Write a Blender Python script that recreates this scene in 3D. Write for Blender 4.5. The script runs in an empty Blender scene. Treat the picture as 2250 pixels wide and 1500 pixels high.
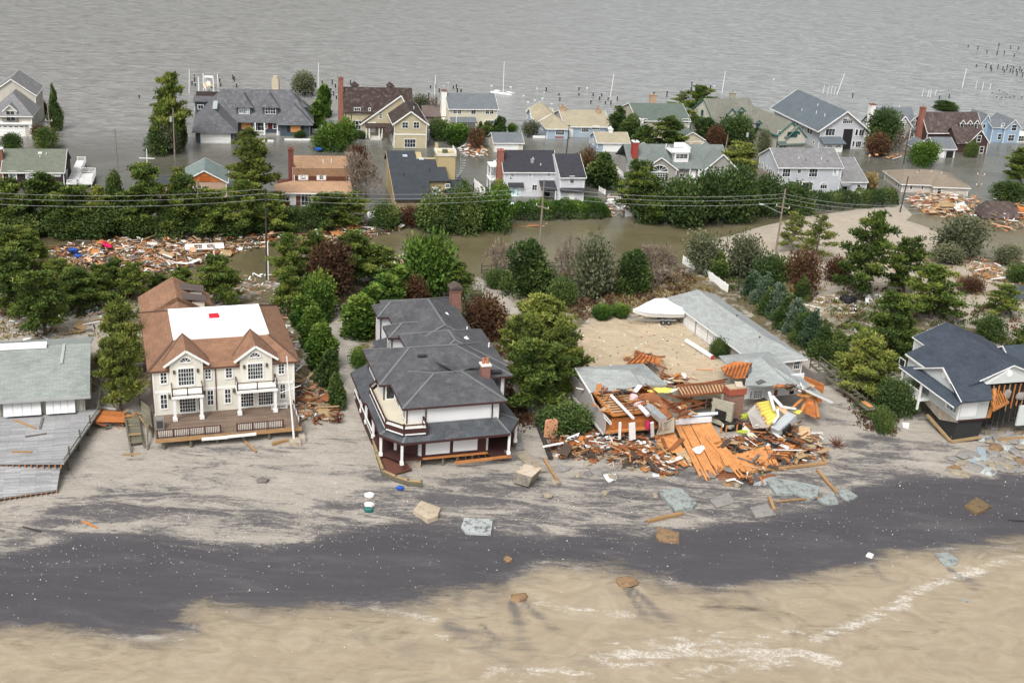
import bpy, math, random
import numpy as np
from mathutils import Vector, Matrix
R = math.radians
random.seed(7); RNG = np.random.default_rng(7)
SC = bpy.context.scene
COL = SC.collection

# ------------------------------------------------------------------ camera
H, PITCH, ROLL, FPX = 70.0, R(22.3), R(3.4), 2774.0      # metres, radians, focal length in photo pixels
FWD = np.array([0, math.cos(PITCH), -math.sin(PITCH)])
_r0 = np.array([1., 0, 0]); _u0 = np.cross(_r0, FWD)
RIGHT = _r0*math.cos(ROLL) + _u0*math.sin(ROLL)
UP = -_r0*math.sin(ROLL) + _u0*math.cos(ROLL)
CAMP = np.array([0, 0, H])
cd = bpy.data.cameras.new('camera'); cam = bpy.data.objects.new('camera', cd); COL.objects.link(cam)
cd.sensor_width = 36; cd.lens = 36*FPX/2250; cd.clip_start = 1; cd.clip_end = 9000
_m = Matrix.Identity(4)
for i in range(3):
    _m[i][0] = RIGHT[i]; _m[i][1] = UP[i]; _m[i][2] = -FWD[i]; _m[i][3] = CAMP[i]
cam.matrix_world = _m
SC.camera = cam

# ------------------------------------------------------------------ light: overcast day
SUN_EL, SUN_AZ = R(52), R(200)       # azimuth clockwise from +Y: behind the camera, a little to its left
w = bpy.data.worlds.new('World'); SC.world = w; w.use_nodes = True
nt = w.node_tree; bg = nt.nodes['Background']
sky = nt.nodes.new('ShaderNodeTexSky'); sky.sky_type = 'NISHITA'; sky.sun_disc = False
sky.sun_elevation = SUN_EL; sky.sun_rotation = SUN_AZ; sky.air_density = 1.0; sky.dust_density = 6; sky.ozone_density = 1
hs = nt.nodes.new('ShaderNodeHueSaturation'); hs.inputs['Saturation'].default_value = 0.16
nt.links.new(sky.outputs[0], hs.inputs['Color']); nt.links.new(hs.outputs[0], bg.inputs['Color'])
bg.inputs['Strength'].default_value = 0.125
sd = bpy.data.lights.new('sun', 'SUN'); sd.energy = 1.5; sd.angle = R(26); sd.color = (1, .965, .91)
so = bpy.data.objects.new('sun', sd); COL.objects.link(so)
_d = Vector((math.sin(SUN_AZ)*math.cos(SUN_EL), math.cos(SUN_AZ)*math.cos(SUN_EL), math.sin(SUN_EL)))
so.rotation_euler = _d.to_track_quat('Z', 'Y').to_euler(); so.location = (0, 0, 120)
SC.view_settings.view_transform = 'Standard'; SC.view_settings.look = 'None'
SC.view_settings.gamma = 1; SC.view_settings.use_curve_mapping = False
SC.view_settings.exposure = 0.45
SC.cycles.max_bounces = 5; SC.cycles.diffuse_bounces = 2; SC.cycles.glossy_bounces = 2
SC.cycles.transparent_max_bounces = 8; SC.cycles.transmission_bounces = 2

# ------------------------------------------------------------------ surveying: photo pixels -> points of the place
SURV = {0: (0, 0, 1), 1: (0, 100, 3.2143), 2: (600, 100, 3.2143), 3: (1100, 100, 3.2143), 4: (1600, 60, 3.2615),
        5: (0, 480, 2.3434), 6: (620, 480, 2.344), 7: (1150, 540, 2.344), 8: (1600, 400, 2.083), 9: (300, 600, 3.75),
        10: (1240, 760, 4.4125), 11: (1560, 760, 4.4125), 12: (1940, 680, 3.948), 13: (750, 630, 3.409)}
def ray(k, x, y):
    a, b, s = SURV[k]; px = a+x/s; py = b+y/s
    return FWD + RIGHT*(px-1125)/FPX + UP*(750-py)/FPX
def at(k, x, y, z=0.):
    d = ray(k, x, y); return CAMP + d*((z-H)/d[2])
def ppm(p):                                   # photo pixels per metre at a point
    return FPX/((np.array(p)-CAMP) @ FWD)
def smooth(a, b, x):
    t = np.clip((x-a)/(b-a), 0, 1); return t*t*(3-2*t)
TC = (-math.sin(R(16)), math.cos(R(16)))      # inland direction
def T(x, y): return x*TC[0] + y*TC[1]
def polymask(x, y, poly, soft):
    """1 inside the polygon, 0 outside, soft edge (signed distance)"""
    n = len(poly); inside = np.zeros(x.shape, bool); dist = np.full(x.shape, 1e9)
    for i in range(n):
        x0, y0 = poly[i]; x1, y1 = poly[(i+1) % n]
        c = ((y0 > y) != (y1 > y)) & (x < (x1-x0)*(y-y0)/((y1-y0) or 1e-9)+x0)
        inside ^= c
        dx, dy = x1-x0, y1-y0
        t = np.clip(((x-x0)*dx+(y-y0)*dy)/(dx*dx+dy*dy+1e-9), 0, 1)
        dist = np.minimum(dist, np.hypot(x-x0-t*dx, y-y0-t*dy))
    sdist = np.where(inside, dist, -dist)
    return smooth(-soft, soft, sdist)
def pxpoly(pts, z=0., k=0): return [tuple(at(k, a, b, z)[:2]) for a, b in pts]

# ------------------------------------------------------------------ objects
def tag(o, label=None, cat=None, group=None, kind=None):
    if label: o['label'] = label
    if cat: o['category'] = cat
    if group: o['group'] = group
    if kind or cat: o['kind'] = kind or 'thing'
    return o
def empty(name, label, cat, loc=(0, 0, 0), rz=0, group=None):
    o = bpy.data.objects.new(name, None); COL.objects.link(o)
    o.location = loc; o.rotation_euler = (0, 0, rz); o.empty_display_size = .5
    return tag(o, label, cat, group)
def link(name, me, mats=None, parent=None):
    o = bpy.data.objects.new(name, me); COL.objects.link(o)
    if mats is not None:
        for m in (mats if isinstance(mats, (list, tuple)) else [mats]): me.materials.append(m)
    if parent: o.parent = parent
    return o
def fnormal(p):
    n = np.zeros(3)
    for i in range(len(p)):
        n += np.cross(p[i]-p[0], p[(i+1) % len(p)]-p[0])
    return n/(np.linalg.norm(n) or 1)
class MB:
    """collects faces; build() links them as ONE mesh with UVs in metres (u level, v up the face)"""
    def __init__(s): s.v = []; s.f = []; s.m = []; s.mi = 0
    def face(s, pts):
        i = len(s.v); s.v += [np.array(p, float) for p in pts]; s.f.append(list(range(i, i+len(pts)))); s.m.append(s.mi); return s
    def box(s, x0, y0, z0, x1, y1, z1):
        x0, x1 = min(x0, x1), max(x0, x1); y0, y1 = min(y0, y1), max(y0, y1); z0, z1 = min(z0, z1), max(z0, z1)
        return s.prism([(x0, y0, z0), (x1, y0, z0), (x1, y1, z0), (x0, y1, z0)], (0, 0, z1-z0))
    def prism(s, poly, vec):
        p = [np.array(q, float) for q in poly]; v = np.array(vec, float); q = [a+v for a in p]
        if fnormal(p) @ v > 0: p, q = p[::-1], q[::-1]
        s.face(p); s.face(q[::-1]); n = len(p)
        for i in range(n):
            j = (i+1) % n; s.face([p[j], p[i], q[i], q[j]])
        return s
    def slab(s, poly, t):
        p = [np.array(q, float) for q in poly]; n = fnormal(p)
        if n[2] < 0: n = -n
        return s.prism(p, -n*t)
    def bar(s, a, b, wd, ht=None, up=(0, 0, 1)):
        a = np.array(a, float); b = np.array(b, float); ht = ht or wd; d = b-a; L = np.linalg.norm(d)
        if L < 1e-6: return s
        d /= L; u = np.array(up, float); sd_ = np.cross(d, u)
        if np.linalg.norm(sd_) < 1e-4: sd_ = np.cross(d, (1, 0, 0))
        sd_ /= np.linalg.norm(sd_); u = np.cross(sd_, d)
        h = [a+sd_*wd/2+u*ht/2, a-sd_*wd/2+u*ht/2, a-sd_*wd/2-u*ht/2, a+sd_*wd/2-u*ht/2]
        return s.prism(h, b-a)
    def tube(s, a, b, r0, r1=None, n=8):
        a = np.array(a, float); b = np.array(b, float); r1 = r0 if r1 is None else r1; d = (b-a)/np.linalg.norm(b-a)
        x = np.cross(d, (0, 0, 1) if abs(d[2]) < .9 else (1, 0, 0)); x /= np.linalg.norm(x); y = np.cross(d, x)
        p = [a+r0*(x*math.cos(2*math.pi*i/n)+y*math.sin(2*math.pi*i/n)) for i in range(n)]
        q = [b+r1*(x*math.cos(2*math.pi*i/n)+y*math.sin(2*math.pi*i/n)) for i in range(n)]
        s.face(p[::-1]); s.face(q)
        for i in range(n):
            j = (i+1) % n; s.face([p[i], p[j], q[j], q[i]])
        return s
    def lump(s, c, rx, ry, rz, seed=0, n=9, rough=.2, rot=0):
        """an irregular flattened stone"""
        g = random.Random(seed); rings = [(-.9, .75), (-.3, 1), (.55, .95), (.95, .62)]; L = []
        for zz, rr in rings:
            ring = []
            for i in range(n):
                a = 2*math.pi*i/n; k = rr*(1+g.uniform(-rough, rough)); x, y = rx*k*math.cos(a), ry*k*math.sin(a)
                ring.append(np.array([c[0]+x*math.cos(rot)-y*math.sin(rot), c[1]+x*math.sin(rot)+y*math.cos(rot), c[2]+rz*zz*(1+g.uniform(-.1, .1))]))
            L.append(ring)
        s.face(L[0][::-1]); s.face(L[-1])
        for A, B in zip(L, L[1:]):
            for i in range(n):
                j = (i+1) % n; s.face([A[i], A[j], B[j], B[i]])
        return s
    def mesh(s, name):
        me = bpy.data.meshes.new(name); me.from_pydata([tuple(p) for p in s.v], [], s.f)
        uv = me.uv_layers.new(name='UVMap'); d = np.zeros((len(s.v), 2))
        for f in s.f:
            p = [s.v[i] for i in f]; n = fnormal(p)
            if abs(n[2]) > .97:
                e = p[1]-p[0]; u = np.array([1., 0, 0])
            else:
                u = np.array([-n[1], n[0], 0]); u /= np.linalg.norm(u)
            v = np.cross(n, u)
            for i, q in zip(f, p): d[i] = (q @ u, q @ v)
        uv.data.foreach_set('uv', d[[l.vertex_index for l in me.loops]].ravel())
        if any(s.m): me.polygons.foreach_set('material_index', s.m)
        me.update(); return me
    def build(s, name, mat, parent=None):
        return link(name, s.mesh(name), mat, parent)

# ------------------------------------------------------------------ materials
MATS = {}
def nodes(name):
    m = bpy.data.materials.new(name); m.use_nodes = True; t = m.node_tree
    return m, t, t.nodes['Principled BSDF']
def N(t, typ, **kw):
    n = t.nodes.new(typ)
    for k, v in kw.items():
        if k.startswith('i_'):
            key = k[2:]; key = int(key) if key.isdigit() else key.replace('_', ' ')
            n.inputs[key].default_value = v
        else: setattr(n, k, v)
    return n
def ramp(t, src, stops):
    r = t.nodes.new('ShaderNodeValToRGB'); e = r.color_ramp.elements
    while len(e) < len(stops): e.new(.5)
    for a, (p, c) in zip(e, stops): a.position = p; a.color = (*c, 1) if len(c) == 3 else c
    if src is not None: t.links.new(src, r.inputs[0])
    return r
def mixc(t, fac, a, b, mode='MIX'):
    n = t.nodes.new('ShaderNodeMix'); n.data_type = 'RGBA'; n.blend_type = mode
    for s_, v in ((n.inputs[0], fac), (n.inputs[6], a), (n.inputs[7], b)):
        if hasattr(v, 'links'): t.links.new(v, s_)
        else: s_.default_value = v if not isinstance(v, tuple) else ((*v, 1) if len(v) == 3 else v)
    return n.outputs[2]
def sc(c, f): return tuple(min(1, max(0, v*f)) for v in c)
def M(name, col, rough=.8, kind='plain', var=.14, metal=0, size=1.0, col2=None, spec=.3):
    """procedural weathered material; kind: plain, siding, shingle, plank, brick, board, glass"""
    if name in MATS: return MATS[name]
    m, t, b = nodes(name); L = t.links
    b.inputs['Roughness'].default_value = rough; b.inputs['Metallic'].default_value = metal
    b.inputs['Specular IOR Level'].default_value = spec
    tc = N(t, 'ShaderNodeTexCoord'); uv = tc.outputs['UV']
    n1 = N(t, 'ShaderNodeTexNoise', i_Scale=.35/size, i_Detail=6.0, i_Roughness=.65); L.new(tc.outputs['Object'], n1.inputs['Vector'])
    n2 = N(t, 'ShaderNodeTexNoise', i_Scale=5.0/size, i_Detail=4.0, i_Roughness=.7); L.new(uv, n2.inputs['Vector'])
    mx = N(t, 'ShaderNodeMath', operation='MULTIPLY_ADD', i_1=.55); L.new(n1.outputs[0], mx.inputs[0])
    m2 = N(t, 'ShaderNodeMath', operation='MULTIPLY', i_1=.45); L.new(n2.outputs[0], m2.inputs[0]); L.new(m2.outputs[0], mx.inputs[2])
    c = ramp(t, mx.outputs[0], [(.3, sc(col, 1-var*1.6)), (.52, col), (.72, sc(col, 1+var))]).outputs[0]
    if kind == 'siding':
        sep = N(t, 'ShaderNodeSeparateXYZ'); L.new(uv, sep.inputs[0])
        f = N(t, 'ShaderNodeMath', operation='MULTIPLY', i_1=1/(.2*size)); L.new(sep.outputs[1], f.inputs[0])
        fr = N(t, 'ShaderNodeMath', operation='FRACT'); L.new(f.outputs[0], fr.inputs[0])
        r = ramp(t, fr.outputs[0], [(0, (.72,)*3), (.16, (.97,)*3), (1, (1,)*3)])
        c = mixc(t, 1., c, r.outputs[0], 'MULTIPLY')
    elif kind in ('shingle', 'brick'):
        bt = N(t, 'ShaderNodeTexBrick'); L.new(uv, bt.inputs['Vector'])
        if kind == 'shingle':
            bt.inputs['Scale'].default_value = 1; bt.inputs['Brick Width'].default_value = .55*size; bt.inputs['Row Height'].default_value = .24*size
            bt.inputs['Mortar Size'].default_value = .012*size; k = .72
        else:
            bt.inputs['Scale'].default_value = 1; bt.inputs['Brick Width'].default_value = .3*size; bt.inputs['Row Height'].default_value = .1*size
            bt.inputs['Mortar Size'].default_value = .014*size; k = 1.5
        bt.inputs['Color1'].default_value = (.86, .86, .86, 1); bt.inputs['Color2'].default_value = (1.1, 1.1, 1.09, 1)
        bt.inputs['Mortar'].default_value = (k, k, k, 1); bt.inputs['Bias'].default_value = 0.
        c = mixc(t, 1., c, bt.outputs[0], 'MULTIPLY')
        if col2:
            n3 = N(t, 'ShaderNodeTexNoise', i_Scale=.9/size, i_Detail=5.0, i_Roughness=.75); L.new(uv, n3.inputs['Vector'])
            r3 = ramp(t, n3.outputs[0], [(.5, (0,)*3), (.66, (1,)*3)])
            c = mixc(t, r3.outputs[0], c, col2)
    elif kind in ('plank', 'board'):
        mp = N(t, 'ShaderNodeMapping'); L.new(uv, mp.inputs[0]); mp.inputs['Scale'].default_value = (1, 1, 1)
        bt = N(t, 'ShaderNodeTexBrick'); L.new(mp.outputs[0], bt.inputs['Vector'])
        bt.inputs['Scale'].default_value = 1; bt.inputs['Brick Width'].default_value = 3.2; bt.inputs['Row Height'].default_value = (.16 if kind == 'plank' else .45)*size
        bt.inputs['Mortar Size'].default_value = .012*size; bt.inputs['Color1'].default_value = (.72,)*3+(1,); bt.inputs['Color2'].default_value = (1.2, 1.18, 1.15, 1)
        bt.inputs['Mortar'].default_value = (.35,)*3+(1,)
        c = mixc(t, .9, c, bt.outputs[0], 'MULTIPLY')
        if col2:
            n3 = N(t, 'ShaderNodeTexNoise', i_Scale=.6, i_Detail=6.0, i_Roughness=.75); L.new(tc.outputs['Object'], n3.inputs['Vector'])
            r3 = ramp(t, n3.outputs[0], [(.5, (0,)*3), (.62, (1,)*3)])
            c = mixc(t, r3.outputs[0], c, col2)
    elif col2:
        n3 = N(t, 'ShaderNodeTexNoise', i_Scale=1.1/size, i_Detail=6.0, i_Roughness=.8); L.new(tc.outputs['Object'], n3.inputs['Vector'])
        r3 = ramp(t, n3.outputs[0], [(.48, (0,)*3), (.6, (1,)*3)])
        c = mixc(t, r3.outputs[0], c, col2)
    L.new(c, b.inputs['Base Color'])
    bp = N(t, 'ShaderNodeBump', i_Strength=.25, i_Distance=.03); L.new(n2.outputs[0], bp.inputs['Height']); L.new(bp.outputs[0], b.inputs['Normal'])
    MATS[name] = m; return m
def glass(name='window_glass', col=(.018, .022, .026)):
    if name in MATS: return MATS[name]
    m, t, b = nodes(name); L = t.links
    tc = N(t, 'ShaderNodeTexCoord'); n = N(t, 'ShaderNodeTexNoise', i_Scale=1.3, i_Detail=2.0); L.new(tc.outputs['Object'], n.inputs['Vector'])
    r = ramp(t, n.outputs[0], [(.38, sc(col, .5)), (.56, sc(col, 2.2)), (.7, sc(col, 5))]); L.new(r.outputs[0], b.inputs['Base Color'])
    b.inputs['Roughness'].default_value = .12; b.inputs['Specular IOR Level'].default_value = .5
    MATS[name] = m; return m
GLASS = glass(); PALEGLASS = glass('curtained_glass', (.2, .22, .23))  # the second is the same glass in a paler tone
WHITE = M('white_trim', (.78, .78, .76), .6, var=.06)
# ================================================================== ground, bay, sea
_KT = [-400, 60, 95, 104, 118, 126, 140, 150, 172, 186, 193, 199, 240, 9000]
_KZ = [-6, -1.6, -.25, .15, .5, .75, 1.35, 2.3, 2.0, .9, .0, -.5, -.8, -3]
OVERWASH = pxpoly([(1500, 545), (1640, 505), (1760, 474), (1980, 448), (2070, 490), (2130, 560), (2260, 640), (2260, 780), (2000, 700), (1800, 640), (1650, 600)], .3)
RIGHTPOOL = pxpoly([(1975, 478), (2110, 462), (2190, 505), (2260, 540), (2260, 590), (2150, 545), (2060, 510)], 0)
SPIT = pxpoly([(1845, 332), (1900, 333), (1975, 343), (1990, 366), (1930, 352), (1850, 345)], 0)
BANKL = pxpoly([(-60, 545), (60, 545), (120, 575), (60, 640), (-60, 640)], .5)
LITTERBANK = pxpoly([(-80, 500), (500, 512), (880, 498), (1340, 490), (1340, 478), (880, 486), (500, 500), (-80, 488)], 0)
def _sn(x, y, s, seed):
    g = np.random.default_rng(seed); out = np.zeros_like(x)
    for i in range(7):
        a = g.uniform(0, 2*math.pi); f = g.uniform(.5, 1.6)/s; out = out + np.sin((x*math.cos(a)+y*math.sin(a))*f*2*math.pi+g.uniform(0, 6.28))
    return out/7
def hgt(x, y):
    x = np.asarray(x, float); y = np.asarray(y, float); t = T(x, y)
    z = np.interp(t, _KT, _KZ)
    z = z + smooth(120, 145, t)*(1-smooth(186, 198, t))*(.38*_sn(x, y, 9, 1)+.16*_sn(x, y, 3.2, 2)) + smooth(104, 125, t)*(1-smooth(150, 160, t))*.12*_sn(x, y, 4, 3)
    m = polymask(x, y, OVERWASH, 5.); z = np.maximum(z, m*(.75+.15*_sn(x, y, 11, 5))-.35)
    z = z - .7*polymask(x, y, RIGHTPOOL, 3.)*smooth(195, 205, t)
    z = np.maximum(z, polymask(x, y, SPIT, 2.)*.75-.5)
    z = np.maximum(z, polymask(x, y, LITTERBANK, 3.)*.62-.6+.1*_sn(x, y, 6, 8))
    return z
_gx = np.arange(-150, 160, .6); _gy = np.arange(78, 480, .6); _GZ = hgt(*[a.ravel() for a in np.meshgrid(_gx, _gy)]).reshape(len(_gy), len(_gx))
def gz(x, y):
    i = min(max((y-78)/.6, 0), len(_gy)-2); j = min(max((x+150)/.6, 0), len(_gx)-2); a, b = int(i), int(j); u, v = min(i-a, 1), min(j-b, 1)
    return float((_GZ[a, b]*(1-v)+_GZ[a, b+1]*v)*(1-u)+(_GZ[a+1, b]*(1-v)+_GZ[a+1, b+1]*v)*u)
def ongr(k, x, y):
    """the photo's point on the ground (or on the flood where that is higher)"""
    z = 0.
    for _ in range(6):
        p = at(k, x, y, z); z = max(gz(p[0], p[1]), 0.)
    return at(k, x, y, z)

DARK = pxpoly([(-200, 1235), (0, 1215), (180, 1170), (330, 1165), (480, 1190), (600, 1198), (740, 1165), (880, 1138), (1000, 1152), (1110, 1165), (1200, 1177), (1290, 1155), (1420, 1168), (1560, 1142), (1680, 1125), (1800, 1110), (1880, 1062), (1960, 1048), (2100, 1044), (2450, 1030),
               (2450, 1180), (2250, 1190), (2100, 1205), (1960, 1212), (1900, 1240), (1800, 1265), (1700, 1276), (1560, 1292), (1440, 1268), (1330, 1248), (1240, 1245), (1180, 1242), (1100, 1290), (1000, 1302), (900, 1325), (800, 1332), (700, 1326), (560, 1346), (430, 1326), (410, 1372), (330, 1392), (180, 1392), (0, 1376), (-200, 1400)], .4)
SEA = pxpoly([(-300, 1398), (0, 1378), (180, 1394), (330, 1396), (405, 1376), (432, 1322), (560, 1343), (700, 1323), (800, 1329), (900, 1322), (1000, 1298), (1090, 1285), (1180, 1238), (1240, 1240), (1330, 1243), (1440, 1264), (1560, 1290), (1700, 1274), (1800, 1262), (1900, 1238), (1960, 1208), (2100, 1200), (2250, 1180), (2500, 1165), (2900, 1900), (1125, 2600), (-900, 1900)], .2)
STREAK = pxpoly([(-100, 1225), (60, 1130), (150, 1075), (330, 1040), (520, 1085), (640, 1105), (780, 1060), (800, 1000), (900, 1040), (1000, 1040), (1150, 1010), (1250, 1060), (1400, 1010), (1800, 1000), (1870, 940), (1950, 930), (2050, 1010), (2300, 1040), (2300, 1200), (-100, 1300)], .8)
YARD = pxpoly([(1258, 730), (1300, 700), (1390, 688), (1480, 690), (1560, 760), (1600, 800), (1590, 840), (1400, 845), (1268, 820)], 2.3)
LAWN = pxpoly([(1255, 640), (1330, 600), (1480, 580), (1570, 640), (1500, 690), (1390, 690), (1290, 700)], 2.2)
DRIVE = pxpoly([(690, 700), (770, 660), (800, 700), (775, 760), (830, 830), (760, 860), (735, 780)], 2.3)
PATH = pxpoly([(1035, 600), (1070, 600), (1140, 670), (1130, 690), (1100, 680), (1060, 640)], 2)
PATH2 = pxpoly([(0, 690), (240, 640), (240, 760), (0, 770)], 2.4)
SANDR = pxpoly([(1660, 620), (1780, 615), (1860, 650), (1800, 700), (1700, 690)], 1.6)
def axis(a, b, fine0, fine1, step, coarse):
    c = [fine0]; st = step
    while c[-1] > a: st *= coarse; c.append(c[-1]-st)
    lo = c[::-1]; c = [fine1]; st = step
    while c[-1] < b: st *= coarse; c.append(c[-1]+st)
    return np.array(lo[:-1]+list(np.arange(fine0, fine1, step))+c)
def grid(name, xs, ys, zf, attrs, mat, mask=None):
    X, Y = np.meshgrid(xs, ys); x = X.ravel(); y = Y.ravel(); z = zf(x, y)
    nx, ny = len(xs), len(ys); i = np.arange(nx*ny).reshape(ny, nx)
    f = np.stack([i[:-1, :-1], i[:-1, 1:], i[1:, 1:], i[1:, :-1]], -1).reshape(-1, 4)
    if mask is not None: f = f[mask(x, y)[f].any(1)]
    me = bpy.data.meshes.new(name); me.vertices.add(len(x)); me.vertices.foreach_set('co', np.stack([x, y, z], 1).ravel())
    me.loops.add(f.size); me.loops.foreach_set('vertex_index', f.ravel()); me.polygons.add(len(f))
    me.polygons.foreach_set('loop_start', np.arange(0, f.size, 4)); me.update(calc_edges=True)
    me.polygons.foreach_set('use_smooth', np.ones(len(f), bool))
    for an, fn in attrs.items():
        a = me.attributes.new(an, 'FLOAT_COLOR', 'POINT'); v = fn(x, y)
        a.data.foreach_set('color', np.stack(list(v)+[np.ones_like(x)], 1).astype(np.float32).ravel())
    return link(name, me, mat)

def zones(x, y):
    t = T(x, y)
    d = polymask(x, y, DARK, 3.6)
    d = np.maximum(d, .62*polymask(x, y, SEA, 4.0))
    d = np.maximum(d, .5*polymask(x, y, STREAK, 2.5))
    d = np.maximum(d, .33*smooth(108, 118, t)*(1-smooth(134, 140, t)))
    wreck = np.exp(-(((x-22)/22)**2+((t-121)/7)**2))
    d = np.maximum(d, .5*wreck)
    g = np.maximum(polymask(x, y, YARD, 1.5), .4*np.maximum(polymask(x, y, OVERWASH, 4), polymask(x, y, SANDR, 3)))
    b = smooth(143, 152, t)*(1-smooth(193, 196, t))*.62 + smooth(196, 199, t)*.5
    for p, s_ in ((YARD, 1.5), (DRIVE, 2), (PATH, 1.2), (PATH2, 3), (SANDR, 3), (OVERWASH, 4)):
        b = b*(1-.8*polymask(x, y, p, s_))
    lw = polymask(x, y, LAWN, 2.5); b = np.maximum(b, lw*.62); g = np.maximum(g, lw*.8)
    return d, g, b
m, t, b = nodes('beach_sand'); L = t.links
va = N(t, 'ShaderNodeVertexColor', layer_name='zone'); sp = N(t, 'ShaderNodeSeparateColor'); L.new(va.outputs[0], sp.inputs[0])
tc = N(t, 'ShaderNodeTexCoord')
def streaknoise(rot, sx, sy, scale, detail=8.0, rough=.65, dist=.6):
    mp = N(t, 'ShaderNodeMapping'); mp.inputs['Rotation'].default_value = (0, 0, R(rot)); mp.inputs['Scale'].default_value = (sx, sy, 1)
    L.new(tc.outputs['Object'], mp.inputs[0])
    n = N(t, 'ShaderNodeTexNoise', i_Scale=scale, i_Detail=detail, i_Roughness=rough, i_Distortion=dist); L.new(mp.outputs[0], n.inputs['Vector']); return n.outputs[0]
def math_(op, a, b_=None, c_=None):
    n = N(t, 'ShaderNodeMath', operation=op)
    for s_, v in zip(n.inputs, (a, b_, c_)):
        if v is None: continue
        if hasattr(v, 'links'): L.new(v, s_)
        else: s_.default_value = v
    return n.outputs[0]
s1 = streaknoise(-24, .12, .5, .8, 9., .68, 1.0)
s2 = streaknoise(-14, .5, 1.5, 1.0, 9., .7, 1.4)
s3 = streaknoise(0, 1, 1, 3.5, 6., .7, 0)
s4 = streaknoise(-20, .8, 1.5, 1.5, 9., .74, 1.8)
dn = math_('ADD', math_('ADD', math_('MULTIPLY', s1, .5), math_('MULTIPLY', s2, .25)), math_('MULTIPLY', s4, .25))
dd = math_('ADD', sp.outputs[0], math_('MULTIPLY_ADD', dn, 3.3, -1.65))
dfac = ramp(t, dd, [(.34, (0,)*3), (.46, (.4,)*3), (.56, (.8,)*3), (.75, (1,)*3)]).outputs[0]
grain = ramp(t, s3, [(.3, (.9,)*3), (.7, (1.07,)*3)]).outputs[0]
dry = ramp(t, s2, [(.3, (.26, .235, .205)), (.45, (.335, .305, .265)), (.6, (.39, .357, .31)), (.75, (.43, .395, .345))]).outputs[0]
tan = ramp(t, s2, [(.3, (.36, .285, .19)), (.55, (.46, .375, .265)), (.75, (.53, .445, .33))]).outputs[0]
litter = ramp(t, s3, [(.3, (.05, .04, .022)), (.5, (.12, .10, .055)), (.7, (.24, .19, .11))]).outputs[0]
black = ramp(t, s1, [(.3, (.060, .057, .064)), (.55, (.078, .074, .081)), (.75, (.12, .112, .115))]).outputs[0]
c = mixc(t, sp.outputs[1], dry, tan)
lf = math_('ADD', sp.outputs[2], math_('MULTIPLY_ADD', streaknoise(0, 1, 1, .35, 8., .72, .5), 2., -1.))
c = mixc(t, ramp(t, lf, [(.42, (0,)*3), (.62, (1,)*3)]).outputs[0], c, litter)
c = mixc(t, dfac, c, black)
c = mixc(t, 1., c, grain, 'MULTIPLY')
L.new(c, b.inputs['Base Color'])
rr = ramp(t, dfac, [(0, (.95,)*3), (1, (.62,)*3)]); L.new(rr.outputs[0], b.inputs['Roughness']); b.inputs['Specular IOR Level'].default_value = .25
bp = N(t, 'ShaderNodeBump', i_Strength=.4, i_Distance=.12); L.new(math_('ADD', s3, s2), bp.inputs['Height']); L.new(bp.outputs[0], b.inputs['Normal'])
tag(grid('ground', axis(-5000, 5000, -76, 100, .42, 1.35), axis(-200, 8000, 84, 236, .42, 1.35), hgt, {'zone': zones}, m), kind='structure')

# ---- bay and flood water: one sheet from the flooded road to the horizon
m, t, b = nodes('flood_water'); L = t.links
va = N(t, 'ShaderNodeVertexColor', layer_name='zone'); sp = N(t, 'ShaderNodeSeparateColor'); L.new(va.outputs[0], sp.inputs[0])
tc = N(t, 'ShaderNodeTexCoord')
wa = streaknoise(-34, .5, 1.0, .36, 7., .64, 1.2); wb = streaknoise(62, .5, 1.0, .36, 7., .64, 1.2)
wmix = N(t, 'ShaderNodeMix'); L.new(sp.outputs[2], wmix.inputs[0]); L.new(wa, wmix.inputs[2]); L.new(wb, wmix.inputs[3])
rip = streaknoise(10, .6, 1.3, 2.2, 5., .6, .3)
gust = streaknoise(20, .5, 1.2, .02, 4., .55, .8)
patch = streaknoise(0, 1, 1, .06, 5., .6, .6)
oc = ramp(t, wmix.outputs[0], [(.34, (.185, .182, .172)), (.5, (.262, .262, .254)), (.68, (.34, .342, .338))]).outputs[0]
ic = ramp(t, patch, [(.35, (.088, .084, .068)), (.6, (.125, .120, .10))]).outputs[0]
rc = ramp(t, patch, [(.35, (.10, .086, .046)), (.62, (.145, .122, .07))]).outputs[0]
c = mixc(t, sp.outputs[0], oc, ic); c = mixc(t, sp.outputs[1], c, rc)
crest = math_('MULTIPLY', ramp(t, streaknoise(30, .35, 1., .9, 3., .6, .3), [(.735, (0,)*3), (.76, (1,)*3)]).outputs[0], math_('SUBTRACT', 1., sp.outputs[0]))
c = mixc(t, math_('MULTIPLY', crest, ramp(t, gust, [(.5, (0,)*3), (.65, (.8,)*3)]).outputs[0]), c, (.62, .62, .6))
c = mixc(t, 1., c, ramp(t, sp.outputs[2], [(0, (.92, .91, .88)), (1, (1.12, 1.17, 1.19))]).outputs[0], 'MULTIPLY')
L.new(c, b.inputs['Base Color']); b.inputs['Roughness'].default_value = .16; b.inputs['IOR'].default_value = 1.33
amp = math_('MULTIPLY_ADD', sp.outputs[0], -.72, 1.)
hh = math_('MULTIPLY', math_('ADD', math_('MULTIPLY', wmix.outputs[0], 1.5), math_('MULTIPLY', rip, .28)), amp)
bp = N(t, 'ShaderNodeBump', i_Strength=.5, i_Distance=.4); L.new(hh, bp.inputs['Height']); L.new(bp.outputs[0], b.inputs['Normal'])
def wz(x, y):
    t_ = T(x, y); sh = 1-smooth(268, 312, t_); rd = 1-smooth(214, 232, t_)
    return sh, rd, smooth(-110, 90, x)
tag(grid('bay_water', axis(-5000, 5000, -140, 160, 5, 1.4), axis(150, 8000, 180, 420, 5, 1.4), lambda x, y: np.zeros_like(x), {'zone': wz}, m, mask=lambda x, y: T(x, y) > 184), kind='structure')

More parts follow.
